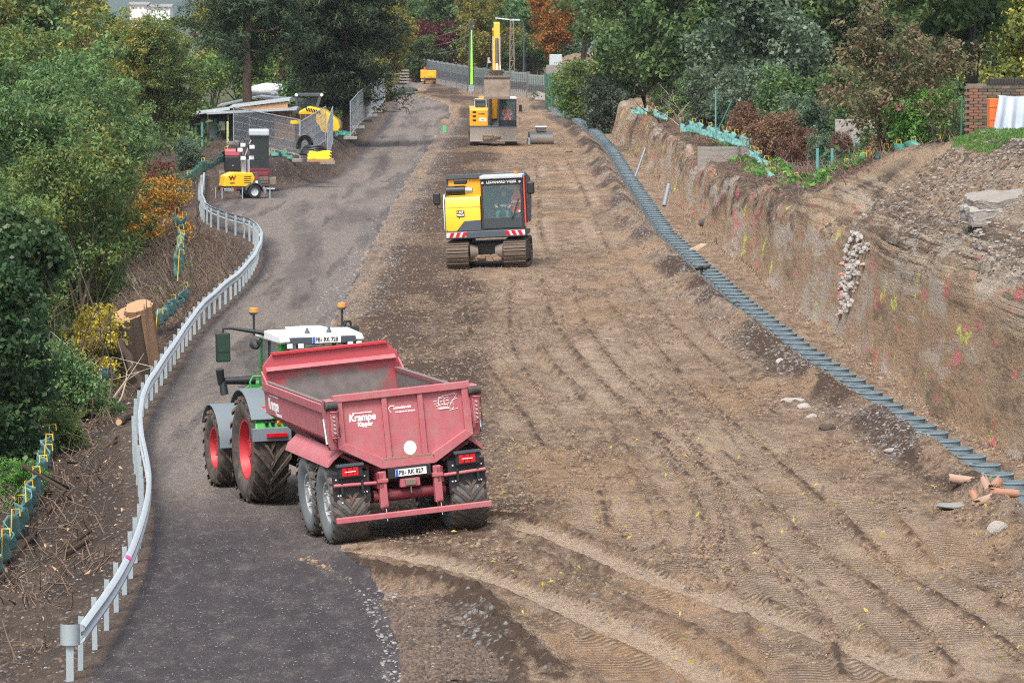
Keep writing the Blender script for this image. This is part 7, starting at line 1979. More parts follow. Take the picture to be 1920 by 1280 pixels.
# stone wall remnant in the cut face
def masonry():
    x0, y0 = float(XF(np.array([140.0]))[0]) + .1, 140.0
    R = empty('wall_remnant', (0, 0, 0), label='pale rubble-stone wall remnant exposed in the cut bank', cat='stone wall'); rr = random.Random(12)
    ms = [rock_mesh(40 + i, (1, .8, .6), 'stone', [ROCKL, ROCK, mat('brick_rubble', (.42, .20, .15), rough=.85)][0 if i < 3 else (1 if i < 5 else 2)], 1) for i in range(6)]
    for k in range(150):
        py = 455 + 145 * (k / 150) + rr.uniform(-4, 4)
        px = 1608 - 26 * ((py - 450) / 150) + rr.uniform(-26, 24) * (1.1 - .75 * (py - 450) / 150)
        x, y, z = hit(px, py)
        x, y, z = Vector((x, y, z)) - Vector(ray(px, py)) * .22
        o = link('stone', ms[min(5, int(rr.random() * 4.6))] if px > 1590 - 12 * rr.random() else ms[5 if rr.random() < .35 else 3], R, (x, y, z), (rr.uniform(-.4, .4), rr.uniform(-.3, .3), rr.random() * 6)); o.scale = (rr.uniform(.16, .27),) * 3
masonry()
# concrete block sticking out of the bank
CONC = mat('weathered_concrete', (.235, .215, .195), rough=.9, vary=.35, scale=1.6, bump=.05, dirt=.4, dirt_col=(.16, .125, .10)); CONC2 = mat('pale_concrete', (.29, .27, .25), rough=.9, vary=.35, scale=2, bump=.05, dirt=.45, dirt_col=(.2, .165, .135))
def slab_block():
    x, y, z = hit(1868, 398)
    R = empty('concrete_block', (x + .35, y - .4, z - .02), (math.radians(3), math.radians(-4), .10), 'large broken concrete slab jutting out of the high right bank', 'concrete slab', scale=.85)
    for (dx, dy, dz, s, sd, m) in ((.10, .3, .30, (2.4, 2.4, .34), 3, CONC), (-.05, 0, .02, (2.6, 2.2, .42), 5, CONC2), (.75, .5, .12, (1.6, 2.0, .5), 9, CONC)):
        bm = bmesh.new(); bmesh.ops.create_cube(bm, size=1); bmesh.ops.subdivide_edges(bm, edges=bm.edges[:], cuts=16, use_grid_fill=True)
        for v in bm.verts:
            c = Vector((v.co.x * s[0], v.co.y * s[1], v.co.z * s[2])); n_ = mnoise.fractal(c * 1.4 + Vector((sd, 0, 0)), .7, 2, 5)
            v.co = c * (1 - .12 * (abs(v.co.x) + abs(v.co.y)) ** 3 * .6) + Vector((n_, n_ * .5, n_ * .8)) * .11
        me = bpy.data.meshes.new('slab'); bm.to_mesh(me); bm.free(); me.materials.append(m); smooth_by_angle(me, 45); link('slab', me, R, (dx, dy, dz))
slab_block()
# ---------------------------------------------------------------- brick wall, coping, sheet and grass at the upper right
BRICKS = [mat('brick_' + n, c, rough=.9, vary=.25, scale=8) for n, c in (('brown', (.17, .115, .085)), ('sooty', (.085, .072, .062)), ('mossy', (.095, .095, .055)), ('red', (.21, .105, .07)))]
def brick_wall():
    Yw = 133.0; ppm = F / Yw
    xl, _, zt = atY(1810, 163, Yw); xr = atY(1990, 163, Yw)[0]; zb = surf_z((xl + xr) / 2, Yw) - .25; zt2 = atY(1900, 158, Yw)[2]
    R = empty('brick_wall', (xl, Yw, zb), label='old weathered brick wall with dark coping above the lawn', cat='brick wall')
    W, H = xr - xl, zt2 - zb
    MB().box(.05, W, .03, .36, 0, H).build('mortar', mat('old_mortar', (.16, .145, .125), rough=.95, vary=.3), R)
    rr = random.Random(6); bm_ = B(-.115, .115, -.06, .06, -.033, .033)
    protos = [MB().box(-.118, .118, -.06, .06, -.034, .034).build('brick', m, R, bevel=.006, smooth=False) for m in BRICKS]
    rows = int(H / .083); n = 0
    used = [False] * 4
    for r in range(rows):
        z = .045 + r * .083
        for c in range(int(W / .255) + 1):
            x = .10 + c * .255 + (.127 if r % 2 else 0)
            if r % 2 == 0 and c == 0: x += 0
            if x > W or n >= 285: continue
            edge = x < .4
            k = 3 if edge and rr.random() < .7 else rr.choices([0, 1, 2], [.45, .33, .22])[0]
            o = protos[k] if not used[k] else link('brick', protos[k].data, R); used[k] = True
            o.location = (x, .0 + rr.uniform(-.012, .010), z); o.rotation_euler = (0, rr.uniform(-.02, .02), rr.uniform(-.03, .03)); n += 1
    # coping: bricks on edge
    nc_ = int((W - .55) / .078); pr = None
    for c in range(min(nc_, 60)):
        if pr is None: o = MB().box(-.033, .033, -.12, .26, -.07, .07).build('coping_brick', mat('dark_coping', (.035, .032, .03), rough=.85, vary=.3), R, bevel=.006, smooth=False); pr = o
        else: o = link('coping_brick', pr.data, R)
        o.location = (.62 + c * .078, .10, H + .075 + rr.uniform(-.006, .006))
    return xl, zb, zt2, Yw
XLW, ZBW, ZTW, YW = brick_wall()
def sheet_stack():
    Y = 131.2; x0, _, zt = atY(1857, 186, Y); xr = atY(1985, 190, Y)[0]; zg = surf_z(x0 + .5, Y) - .02
    R = empty('covered_stack', (x0, Y, zg), label='stack of orange boards half covered by a grey-white plastic sheet before the brick wall', cat='covered stack')
    OB = mat('orange_board', (.75, .16, .035), rough=.6, vary=.12)
    MB().box(0, xr - x0, .10, .9, 0, zt - zg).build('boards', OB, R, bevel=.01)
    for k in range(5): MB().box(.02 + .055 * k, .035 + .055 * k, .085, .10, .0, zt - zg).build('board_slat', OB, R)
    for k in range(3): MB().box(-.01, .35, .08, .11, .2 + .35 * k, .24 + .35 * k).build('board_batten', OB, R)
    n, m = 70, 26; V = []
    H = zt - zg
    for j in range(m):
        t = j / (m - 1)
        for i in range(n):
            u = i / (n - 1); left = .22 * t + .02
            x = left + (xr - x0 - left) * u
            f = .07 * math.sin(x * 9 + 2.2 * t) * (1 - .35 * t) + .05 * math.sin(x * 21 - 3 * t + 1) + .10 * mnoise.noise(Vector((x * 3, t * 1.4, 1.7)))
            V.append((x, .02 - .55 * (1 - t) * .55 + f * (.4 + 1.1 * (1 - t)), -.03 + (H + .08) * t + .02 * math.sin(x * 6)))
    mb = MB(); mb.add(V, [(j * n + i, j * n + i + 1, (j + 1) * n + i + 1, (j + 1) * n + i) for j in range(m - 1) for i in range(n - 1)])
    # turned over the top
    V = []
    for j in range(4):
        for i in range(n): a = mb.v[(m - 1) * n + i]; V.append((a[0], a[1] + .28 * j, a[2] + .02 * (j > 0)))
    mb.add(V, [(j * n + i, j * n + i + 1, (j + 1) * n + i + 1, (j + 1) * n + i) for j in range(3) for i in range(n - 1)])
    mb.build('plastic_sheet', mat('grey_white_sheet', (.38, .43, .51), rough=.45, vary=.08), R, ang=70)
sheet_stack()
def lawn():
    rng = np.random.default_rng(3); C = []
    X = 11.0 + 4.2 * rng.random(5200); Y = 121 + 17 * rng.random(5200)
    s = X - XF(Y); k = (s > 3.25 + .3 * (fbm(Y * .6, X * 0, 5, 2) - .5)) & (((X - 960 / 1e9) / Y * F + 960) > 1788)
    X, Y = X[k], Y[k]; C = np.stack([X, Y, land(X, Y, True) + .02], -1)
    V, Fc, tint = leaf_cloud(rng, C, .09 * np.ones(len(C)), 16, .11, .14, up=.1, spread=.3, droop=-2.5)
    me = mesh_np('lawn', V, Fc, LF['grass'], {'tint': tint}); o = link('lawn', me); tag(o, 'bright green lawn edge on top of the high bank', 'lawn', kind='stuff')
lawn()
o_ = MB().tube((0, 0, -.2), (.03, 0, 1.35), .025, n=8).build('green_post', mat('green_metal', (.03, .14, .10), rough=.5), loc=(XLW - .12, YW - .05, ZBW + .1)); tag(o_, 'thin dark post beside the broken end of the brick wall', 'post')
# ---------------------------------------------------------------- things on the right plateau
GM = mat('green_enamel', (.02, .12, .085), rough=.45); GML = mat('pale_green_enamel', (.10, .28, .26), rough=.5)
def plateau():
    x, y, z = groundat(1308, 0, 196); x1 = (1442 - 960) / F * 196
    zt = atY(1370, 276, 196)[2]
    o = MB().box(0, x1 - x, 0, .35, -.6, zt - z).build('concrete_kerb', CONC, bevel=.02, loc=(x, y, z)); tag(o, 'long low grey concrete slab edge on the right plateau', 'concrete slab')
    x, y, z = groundat(1566, 0, 178); zt = atY(1590, 224, 178)[2]; x1 = (1640 - 960) / F * 178
    o = MB().box(0, x1 - x, 0, .3, -.5, zt - z).build('garden_wall', CONC2, bevel=.02, loc=(x, y, z)); tag(o, 'low white garden wall glimpsed behind the olive bush', 'wall')
    R = empty('mesh_fence', groundat(1530, 0, 170), label='short dry-overgrown wire mesh fence with two green posts', cat='mesh fence')
    for dx in (0, .52): MB().box(dx, dx + .10, 0, .06, -.3, 1.05).build('post', GML, R, bevel=.008)
    mb = MB()
    for k in range(14): mb.tube((.05 + .1 * k, .04, 0), (.05 + .1 * k, .04, 1.0), .006, n=4)
    for k in range(6): mb.tube((.05, .03, .08 + .18 * k), (1.4, .03, .08 + .18 * k), .006, n=4)
    mb.build('wire_mesh', GM, R)
    for (px, y0, y1, Y, dx, lb) in ((1342, 252, 170, 200, 0, 'pale green post standing in the bramble hedge'), (1348, 232, 188, 198, .55, 'slanting dark green rod in the bramble hedge'), (1602, 285, 262, 168, 0, 'short green post right of the mesh fence')):
        a = Vector(atY(px, y0, Y)); b = Vector(atY(px, y1, Y)) + Vector((dx, 0, 0)); o = MB().tube((0, 0, -.2), b - a, .035, n=8).build('green_post', GM if dx else GML, loc=tuple(a)); tag(o, lb, 'post')
    rt = empty('root_plate', groundat(1700, 0, 149, .1), label='tangle of upturned dark roots under the olive bush', cat='roots'); mb = MB(); rr = random.Random(5)
    for k in range(46):
        a = rr.uniform(-.9, .9); p = Vector((a, rr.uniform(-.3, .3), rr.uniform(-.1, .6))); d = Vector((rr.uniform(-.5, .5), rr.uniform(-.3, .1), rr.uniform(-.5, .4)))
        mb.path([p, p + d * .5 + Vector((0, 0, .1)), p + d], [.04, .025, .008], n=5)
    mb.build('roots', BARK_D, rt)
plateau()
# three dark green posts with concrete slabs at the far corner
for k, (px, lb) in enumerate(((1025, 'leftmost of the three tall dark green posts in the distance'), (1031, 'middle one of the three tall dark green posts in the distance'), (1037, 'rightmost of the three tall dark green posts in the distance'))):
    x, y, z = hit(px, 204 - 2 * k); o = MB().box(-.11, .11, -.08, .08, -.3, 2.55).build('green_post', GM, bevel=.01, loc=(x, y, z)); tag(o, lb, 'post', 'tall green posts at the end of the noise fence')
for k, (px, py, a, lb) in enumerate(((1008, 185, .5, 'grey concrete slab leaning at the fence end'), (1014, 188, .3, 'grey concrete slab in front of the leaning one'), (1003, 182, .7, 'steep small concrete slab beside the fence end'))):
    x, y, z = hit(px, py); o = MB().box(-.45, .45, -.06, .06, -.3, .5).build('concrete_slab', CONC2, bevel=.02, loc=(x, y, z + .1), rot=(-.3, a, .2)); tag(o, lb, 'concrete slab')
# ---------------------------------------------------------------- noise fence
FENG = mat('grey_green_panel', (.25, .30, .28), rough=.7, vary=.2, scale=1.2); FEND = mat('dark_grey_panel', (.12, .125, .13), rough=.75, vary=.25, scale=1.2)
def noise_fence():
    P = [hit(1024, 190), hit(960, 182), hit(890, 172), hit(830, 160), hit(772, 148)]
    R = empty('noise_fence', (0, 0, 0), label='long grey slatted noise fence on a pale concrete foot behind the excavator', cat='fence')
    L = [0]
    for a, b in zip(P[:-1], P[1:]): L.append(L[-1] + math.hypot(b[0] - a[0], b[1] - a[1]))
    n = int(L[-1] / 4.6); rr = random.Random(3)
    colr = [mat('graffiti_' + k, c, rough=.8) for k, c in (('blue', (.10, .14, .34)), ('red', (.33, .06, .07)), ('sky', (.28, .42, .55)), ('rose', (.45, .22, .22)))]
    for i in range(n):
        def at(s):
            s = min(s, L[-1] - .001)
            for j in range(len(P) - 1):
                if s <= L[j + 1]:
                    t = (s - L[j]) / (L[j + 1] - L[j]); return Vector(P[j]).lerp(Vector(P[j + 1]), t)
        a, b = at(L[-1] * i / n), at(L[-1] * (i + 1) / n)
        a.z, b.z = surf_z(a.x, a.y), surf_z(b.x, b.y); d = (b - a); d.z = 0; W = d.length; rz = math.atan2(d.y, d.x)
        MB().box(.02, W - .02, -.1, .1, -.4, .62).build('concrete_foot', CONC2, R, loc=tuple(a), rot=(0, 0, rz))
        for k in range(7):
            z0 = .64 + .20 * k
            m = FENG if k > 2 else FEND
            MB().box(.05, W - .05, -.05 - .01 * (k % 2), .05, z0, z0 + .185).build('slat', m, R, loc=tuple(a), rot=(0, 0, rz))
        for xx in (.0,): MB().box(-.07, .07, -.14, .14, -.3, 2.12).build('post', FEND, R, loc=tuple(a), rot=(0, 0, rz))
        mb = MB()
        for k in range(1, 8): mb.box(W * k / 8 - .015, W * k / 8 + .015, .12, .15, .5, 1.95)
        mb.build('wire_mesh', DGREY, R, loc=tuple(a), rot=(0, 0, rz))
        if i < 6:
            for k in range(3):
                x = W * (.12 + .3 * k); m = colr[(i + 2 * k) % 4]
                MB().box(x, x + .9, -.080, -.072, .72, 1.62).build('graffiti', m, R, loc=tuple(a), rot=(0, 0, rz))
    return
noise_fence()
# ---------------------------------------------------------------- masts, lamps, wires, distant bits
def mast_painted():
    x, y, z = hit(884, 172); h1 = atY(884, 38, y)[2] - z
    R = empty('utility_pole', (x, y, z), label='tall dark pole with a lime-green painted strip behind the excavator', cat='pole')
    MB().path([(-.25, .1, -.3), (-.12, .1, h1 * .6), (0, .1, h1)], [.13, .11, .09], n=8).build('stay', mat('tarred_wood', (.07, .075, .085), rough=.85), R)
    mb = MB()
    for s in (-1, 1):
        mb.tube((s * .16, 0, -.3), (s * .08, 0, h1), .035, n=6)
    for k in range(14): t = k / 14; mb.tube((-.16 + .08 * t, 0, h1 * t), (.16 - .08 * t, 0, h1 * (t + .05)), .02, n=5)
    mb.build('lattice', DGREY, R)
    MB().prism([(-.10, .6), (.13, .6), (.05, h1 * .86), (-.04, h1 * .86)], 'y', -.09, -.05).build('lime_strip', mat('lime_paint', (.38, .85, .10), rough=.6, vary=.2, scale=1.5), R)
    MB().box(-.25, .25, -.2, .2, -.2, .55).build('foot', mat('blue_grey_foot', (.25, .33, .38), rough=.6), R)
    MB().path([(-.1, 0, h1 * .88), (-.55, 0, h1 * .84), (-.55, 0, h1 * .5)], .03, n=5).build('bracket', DGREY, R)
    return Vector((x, y, z + h1))
top = mast_painted()
def lattice(px, ytop, ybot, Y, label, w=.3):
    x, _, zt = atY(px, ytop, Y); zb = max(atY(px, ybot, Y)[2], surf_z(x, min(Y, 460))); h = zt - zb
    R = empty('lattice_mast', (x, Y, zb), label=label, cat='lattice mast', group='railway lattice masts'); mb = MB()
    for s in (-1, 1):
        for q in (-1, 1): mb.tube((s * w, q * w, -.5), (s * w * .6, q * w * .6, h), .05, n=5)
    n = int(h / .8)
    for k in range(n): t = k / n; ww = w * (1 - .4 * t); mb.tube((-ww, -ww, h * t), (ww, -ww, h * (t + 1 / n)), .035, n=4); mb.box(-ww, ww, -ww - .03, -ww + .03, h * t, h * t + .07)
    mb.build('lattice', mat('rusty_lattice', (.22, .17, .15), rough=.8), R)
    mb = MB(); mb.tube((0, 0, h * .97), (-1.3, 0, h), .05, n=5); mb.box(-1.5, -1.2, -.1, .1, h - .05, h + .12); mb.build('bracket', STEEL, R)
lattice(802, 45, 118, 520, 'pale lattice mast left of the painted pole')
lattice(768, 35, 150, 470, 'lattice mast at the end of the mesh fence', .28)
lattice(746, 40, 100, 560, 'distant lattice mast behind the pines')
lattice(960, 35, 135, 430, 'lattice mast right of the excavator boom', .22)
def lamp_post(px, ytop, Y, arm, label):
    x, _, zt = atY(px, ytop, Y); zb = surf_z(x, min(Y, 460)) - .3; h = zt - zb
    R = empty('street_lamp', (x, Y, zb), label=label, cat='street lamp')
    MB().path([(0, 0, 0), (0, 0, h * .85), (arm * .25, 0, h * .97), (arm, 0, h)], [.10, .07, .05, .04], n=8).build('pole', DGREY, R)
    MB().prism([(arm - .1, h - .08), (arm + .9 * (1 if arm > 0 else -1), h - .06), (arm + .8 * (1 if arm > 0 else -1), h + .08), (arm - .1, h + .06)], 'y', -.14, .14).build('lamp_head', LGREY, R, bevel=.03)
lamp_post(982, 38, 395, -.2, 'street lamp with a slim grey pole right of the lattice mast')
lamp_post(985, 4, 455, 1.5, 'far street lamp with a long curved arm over the trees')
for k in range(3):
    a = top - Vector((0, 0, .3 + .9 * k)); b = Vector(atY(700, 58 + 9 * k, 560)); mb = MB()
    mb.path([a.lerp(b, t) - Vector((0, 0, 1.2 * 4 * t * (1 - t))) for t in np.linspace(0, 1, 14)], .010, n=4); o = mb.build('overhead_wire', LGREY); tag(o, ['uppermost wire running left from the painted pole', 'middle wire running left from the painted pole', 'lowest wire running left from the painted pole'][k], 'wire')
# stacked slabs and site clutter at the far left end of the strip
def clutter():
    x, y, z = hit(750, 158)
    R = empty('slab_stack', (x, y, z), label='stack of grey concrete sleepers at the far end of the road', cat='stack')
    for k in range(5): MB().box(-.85, .85, -.5, .5, .12 + .26 * k, .26 + .26 * k).build('sleeper', CONC, R, bevel=.02)
    for k in range(5): MB().box(-.6, .6, -.4, .4, .02 + .26 * k, .12 + .26 * k).build('dark_layer', INK, R)  # plain black layers filling the spaces under the sleepers
    x, y, z = hit(738, 158); R = empty('slab_stack', (x, y, z), label='darker lower stack of sleepers left of the grey one', cat='stack')
    for k in range(3): MB().box(-.6, .6, -.5, .5, .1 + .28 * k, .28 + .28 * k).build('sleeper', mat('dark_wood_sleeper', (.10, .085, .08), rough=.9), R, bevel=.02)
    for px, py, c, nm in ((739, 152, (.8, .08, .04), 'orange-red'), (738, 136, (.05, .5, .12), 'bright green')):
        x, y, z = hit(px, 156); z = max(z, atY(px, py, y)[2] - .15); o = MB().lathe([(0, .12), (.05, .17), (.25, .17), (.3, .1)], 'z', 12).build('bucket' if nm[0] == 'b' else 'marker_ball', mat(nm.replace('-', '_') + '_plastic', c), loc=(x, y - .6, z)); tag(o, nm + ' plastic container by the sleeper stacks', 'container')
    x, y, z = hit(764, 172); o = link('debris_heap', rock_mesh(77, (2.2, 1.2, .9), 'debris_heap', mat('dark_debris', (.06, .07, .06), rough=.9, vary=.5, scale=5, bump=.08), 3), None, (x, y, z), None); o.scale = (.9,) * 3; tag(o, 'dark heap of debris before the far sleeper stacks', 'heap')
    x, y, z = hit(722, 176); R = empty('barrier', (x, y, z), label='small dark blue and white barrier at the end of the mesh fence', cat='barrier')
    MB().box(-.15, .1, -.05, .05, 0, .9).build('post', mat('dark_blue', (.02, .05, .16)), R); MB().box(.0, .6, -.03, .03, .45, .55).build('rail', DECAL, R); MB().box(.55, .62, -.03, .03, 0, .75).build('upright', DECAL, R)
    x, y, z = hit(833, 249); o = MB().box(-.09, .09, -.04, .04, -.1, .42).build('marker_peg', mat('bright_green', (.02, .55, .18), rough=.6), loc=(x, y, z)); tag(o, 'bright green marker peg at the right edge of the far road', 'marker')
    x, y, z = atY(1140, 95, 470)
    R = empty('white_building', (x, y, z - 8), label='white building edge showing between the orange tree and the wood', cat='building')
    MB().box(0, 4, 0, 6, 0, 22).build('wall', HOUSE, R)
    for k in range(18): MB().box(-.02, 4.02, -.05, -.01, 1 + k * 1.1, 1.08 + k * 1.1).build('cladding_joint', LGREY, R)
    x, y, z = atY(1036, 140, 385); R = empty('brick_pier', (x, y, z), label='grey plastered pier with a small metal box roof above the noise fence end', cat='pier')
    MB().box(-.5, .9, 0, .8, -3, .75).build('pier', CONC, R, bevel=.02); MB().box(-.25, .75, .1, .7, .75, 1.6).build('metal_box', LGREY, R, bevel=.02)
clutter()
# ---------------------------------------------------------------- sheds
CORR = mat('corrugated_sheet', (.40, .43, .45), rough=.5, metal=.3, vary=.15, dirt=.2, dirt_col=(.2, .2, .17)); PLANKD = [mat('dark_board', (.075, .045, .035), rough=.85, vary=.35), mat('brown_board', (.15, .080, .05), rough=.85, vary=.3), mat('light_board', (.36, .20, .11), rough=.85, vary=.25)]
def shed():
    Y = 268.0
    def P3(px, py, y=Y): return Vector(atY(px, py, y))
    g = atY(480, 250, Y)[2]
    # back hut with planks and a pitched roof
    o0 = P3(425, 245); R = empty('garden_hut', tuple(o0), label='brown board hut with a shallow pitched roof behind the pine trunk', cat='hut')
    W = (560 - 425) / F * Y; H = (245 - 200) / F * Y; n = 22
    for k in range(n):
        x = W * k / n; hh = H + .35 - abs((k + .5) / n - .45) * .6
        MB().box(x + .01, x + W / n - .012, 0, .05, -1.5, hh).build('board', PLANKD[1 if k % 3 else 0], R)
    MB().box(.0, W, .05, 3, -1.5, H - .1).build('wall', PLANKD[0], R)
    for (x0, x1, z0, z1) in ((-.5, W * .45, H - .02, H + .48), (W * .45, W + .2, H + .48, H + .25)):
        MB().add([(x0, -.4, z0), (x1, -.4, z1), (x1, 3.2, z1), (x0, 3.2, z0), (x0, -.4, z0 + .10), (x1, -.4, z1 + .10), (x1, 3.2, z1 + .10), (x0, 3.2, z0 + .10)], [(0, 3, 2, 1), (4, 5, 6, 7), (0, 1, 5, 4), (1, 2, 6, 5), (2, 3, 7, 6), (3, 0, 4, 7)]).build('roof', CORR, R, smooth=False)
    # lean-to with corrugated roofs in front
    Y2 = 258.0; o1 = Vector(atY(342, 268, Y2)); R = empty('garden_shed', tuple(o1), label='long dark lean-to shed with grey corrugated roofs above the brushwood', cat='shed')
    W = (560 - 342) / F * Y2; sc = Y2 / F
    def X(px): return (px - 342) * sc
    def Z(py): return (268 - py) * sc
    def roofq(pa, ya, pb, yb, th, yy0, yy1, m=CORR, nm='roof'):
        a = (X(pa), yy0, Z(ya)); b = (X(pb), yy0, Z(yb))
        mb = MB(); mb.add([a, b, (b[0], yy1, b[2] + .02), (a[0], yy1, a[2] + .02), (a[0], a[1], a[2] + th), (b[0], b[1], b[2] + th), (b[0], yy1, b[2] + .02 + th), (a[0], yy1, a[2] + .02 + th)], [(0, 3, 2, 1), (4, 5, 6, 7), (0, 1, 5, 4), (1, 2, 6, 5), (2, 3, 7, 6), (3, 0, 4, 7)])
        return mb.build(nm, m, R, smooth=False)
    roofq(340, 219, 432, 206, .10, -.6, 3); roofq(390, 214, 558, 206, .12, -1.0, 1.5); roofq(432, 203, 544, 189, .12, -.3, 3)
    mb = MB(); mb.add([(X(436), -.2, Z(205)), (X(540), -.2, Z(205)), (X(540), -.2, Z(192)), (X(436), -.2, Z(204))], [(0, 1, 2, 3)]); mb.build('gable_board', PLANKD[2], R, smooth=False)
    MB().box(X(350), X(505), .2, 2.5, -1.6, Z(212)).build('wall', mat('black_felt', (.022, .024, .028), rough=.9), R)
    for k in range(9): x = X(505) + k * .28; MB().box(x, x + .265, .1, .16, -1.6, Z(214)).build('board', PLANKD[2] if k in (1, 2, 3, 4) else PLANKD[0], R)
    for (a, b, y0, y1, m) in ((392, 407, 262, 222, mat('blue_grey_door', (.10, .14, .18), rough=.7)), (410, 422, 245, 228, LGREY), (376, 388, 262, 224, DGREY)):
        MB().box(X(a), X(b), .1, .18, Z(y0) if y0 < 262 else -1.4, Z(y1)).build('door' if y0 > 250 else 'window', m, R)
    for px in (392, 430, 470): MB().tube((X(px), -.9, -1.6), (X(px), -.9, Z(212)), .045, n=6).build('roof_post', PLANKD[0], R)
    # white sheets behind the pines
    x, y, z = atY(508, 172, 300); o = link('sheet_heap', rock_mesh(5, (2.4, 1.2, .9), 'sheet_heap', mat('white_plastic', (.62, .66, .72), rough=.5, vary=.3, scale=3, bump=.05), 3), None, (x, y, z)); o.scale = (1.1,) * 3; tag(o, 'crumpled white plastic sheeting between the pines behind the shed', 'plastic sheeting')
    for (px, y0, y1, lb) in ((329, 272, 232, 'leftmost teal stake before the shed'), (352, 262, 236, 'second teal stake before the shed'), (360, 262, 238, 'third teal stake before the shed'), (379, 262, 230, 'tall teal stake before the shed door'), (427, 262, 228, 'pale yellow-green stake before the shed')):
        a = Vector(atY(px, y0, 240)); b = Vector(atY(px, y1, 240)); o = MB().box(-.05, .05, -.05, .05, -.6, (b - a).length).build('garden_stake', GML if px < 400 else mat('pale_stake', (.4, .45, .2)), loc=tuple(a)); tag(o, lb, 'stake')
shed()
# ---------------------------------------------------------------- steel mesh site fence panels
WIRE = mat('galvanised_wire', (.34, .39, .43), rough=.45, metal=.4)
def fence_panel(p0, p1, h, label, gridx=.14, gridz=.22, group='mesh site fence panels', dz0=0, thickness=.0105):
    a, b = Vector(p0), Vector(p1); d = b - a; rz = math.atan2(d.y, d.x); W = math.hypot(d.x, d.y); sl = d.z
    R = empty('site_fence_panel', tuple(a), (0, 0, rz), label, 'mesh fence panel', group)
    mb = MB()
    for x in (0, W): mb.tube((x, 0, sl * x / W - .05), (x, 0, sl * x / W + h), .025, n=7)
    mb.tube((0, 0, h), (W, 0, sl + h), .025, n=7); mb.tube((0, 0, .12), (W, 0, sl + .12), .022, n=7); mb.build('frame', WIRE, R)
    mb = MB(); n = int(W / gridx)
    for k in range(1, n): x = W * k / n; mb.tube((x, 0, sl * x / W + .12), (x, 0, sl * x / W + h), thickness * .6, n=4, caps=False)
    m = int(h / gridz)
    for k in range(1, m): mb.tube((0, .006, h * k / m), (W, .006, sl + h * k / m), thickness * .7, n=4, caps=False)
    mb.build('wire_mesh', WIRE, R)
    MB().box(-.15, .15, -.35, .35, -.10, .06).build('foot_block', CONC, R, bevel=.02)
    return R
def pan(pxa, pya, Ya, pxb, pyb, Yb, h, label):
    a = atY(pxa, pya, Ya); b = atY(pxb, pyb, Yb)
    return fence_panel(a, b, h, label, gridx=.19 if pxb - pxa > 40 else .7, gridz=.30 if pxb - pxa > 40 else .5)
pan(438, 268, 236, 562, 296, 222, 1.75, 'wide mesh panel in front of the shed, nearest to the lighting tower')
pan(563, 300, 222, 611, 268, 232, 1.75, 'mesh panel in front of the yellow machine')
pan(614, 304, 220, 624, 268, 240, 1.8, 'narrow angled mesh panel beside the hose coil')
FP = [(657, 256, 250, 672, 236, 262), (672, 236, 262, 686, 222, 274), (687, 224, 276, 697, 212, 288), (697, 214, 288, 706, 204, 300), (706, 206, 302, 715, 196, 316), (714, 200, 318, 722, 186, 338)]
for k, f in enumerate(FP):
    pan(f[0], f[1] + 2, f[2], f[3], f[4] + 2, f[5], 1.85, ['nearest mesh panel of the row beside the far road', 'second mesh panel of the row beside the far road', 'third mesh panel of the row beside the far road', 'fourth mesh panel of the row beside the far road', 'fifth mesh panel of the row beside the far road', 'farthest mesh panel of the row beside the far road'][k])
s_ = MB().box(-.2, .2, -.01, .01, -.08, .08).build('yellow_sign', YELLOW, loc=tuple(Vector(atY(553, 229, 222.6)) + Vector((0, -.05, 0)))); tag(s_, 'small yellow sign hanging on the wide mesh panel', 'sign')
def coil():
    x, y, z = atY(588, 292, 221.5); z = max(z, surf_z(x, y)) 
    R = empty('hose_coil', (x, y, z), label='coil of ribbed black drainage hose behind the mesh panels', cat='hose'); rr = random.Random(2); mb = MB()
    for k in range(5):
        pts = [(math.cos(a) * (.62 - .05 * k) + .02 * rr.random(), .45 * math.sin(a), .08 + .085 * k + .03 * math.sin(2 * a + k)) for a in np.linspace(0, 6.28, 24)]; mb.path(pts, .055, n=6)
    mb.build('loops', BLACK, R)
    mb = MB()
    for k in range(3): mb.path([(-.42 + (.36 - .07 * k) * math.cos(a), .35 + .05 * k, .45 + (.50 - .09 * k) * math.sin(a)) for a in np.linspace(-.3, 3.5, 16)], .055, n=6)
    mb.build('upright_loops', BLACK, R)
    x, y, z = atY(601, 303, 217.5); z = max(z, surf_z(x, y))
    R = empty('hose_bundle', (x, y, z), label='heap of yellow hoses on a pallet below the black coil', cat='hose'); mb = MB()
    for k in range(16):
        zz = .12 + .02 * k; pts = [(-.55 + 1.0 * t + .05 * math.sin(k + 5 * t), -.3 + .04 * k, zz + .04 * math.sin(7 * t + k)) for t in np.linspace(0, 1, 10)]; mb.path(pts, .03, n=5)
    mb.build('hoses', mat('yellow_hose', (.85, .62, .02), rough=.5), R)
    MB().box(-.6, .6, -.4, .4, .0, .12).build('pallet', PLANKD[2], R)
coil()
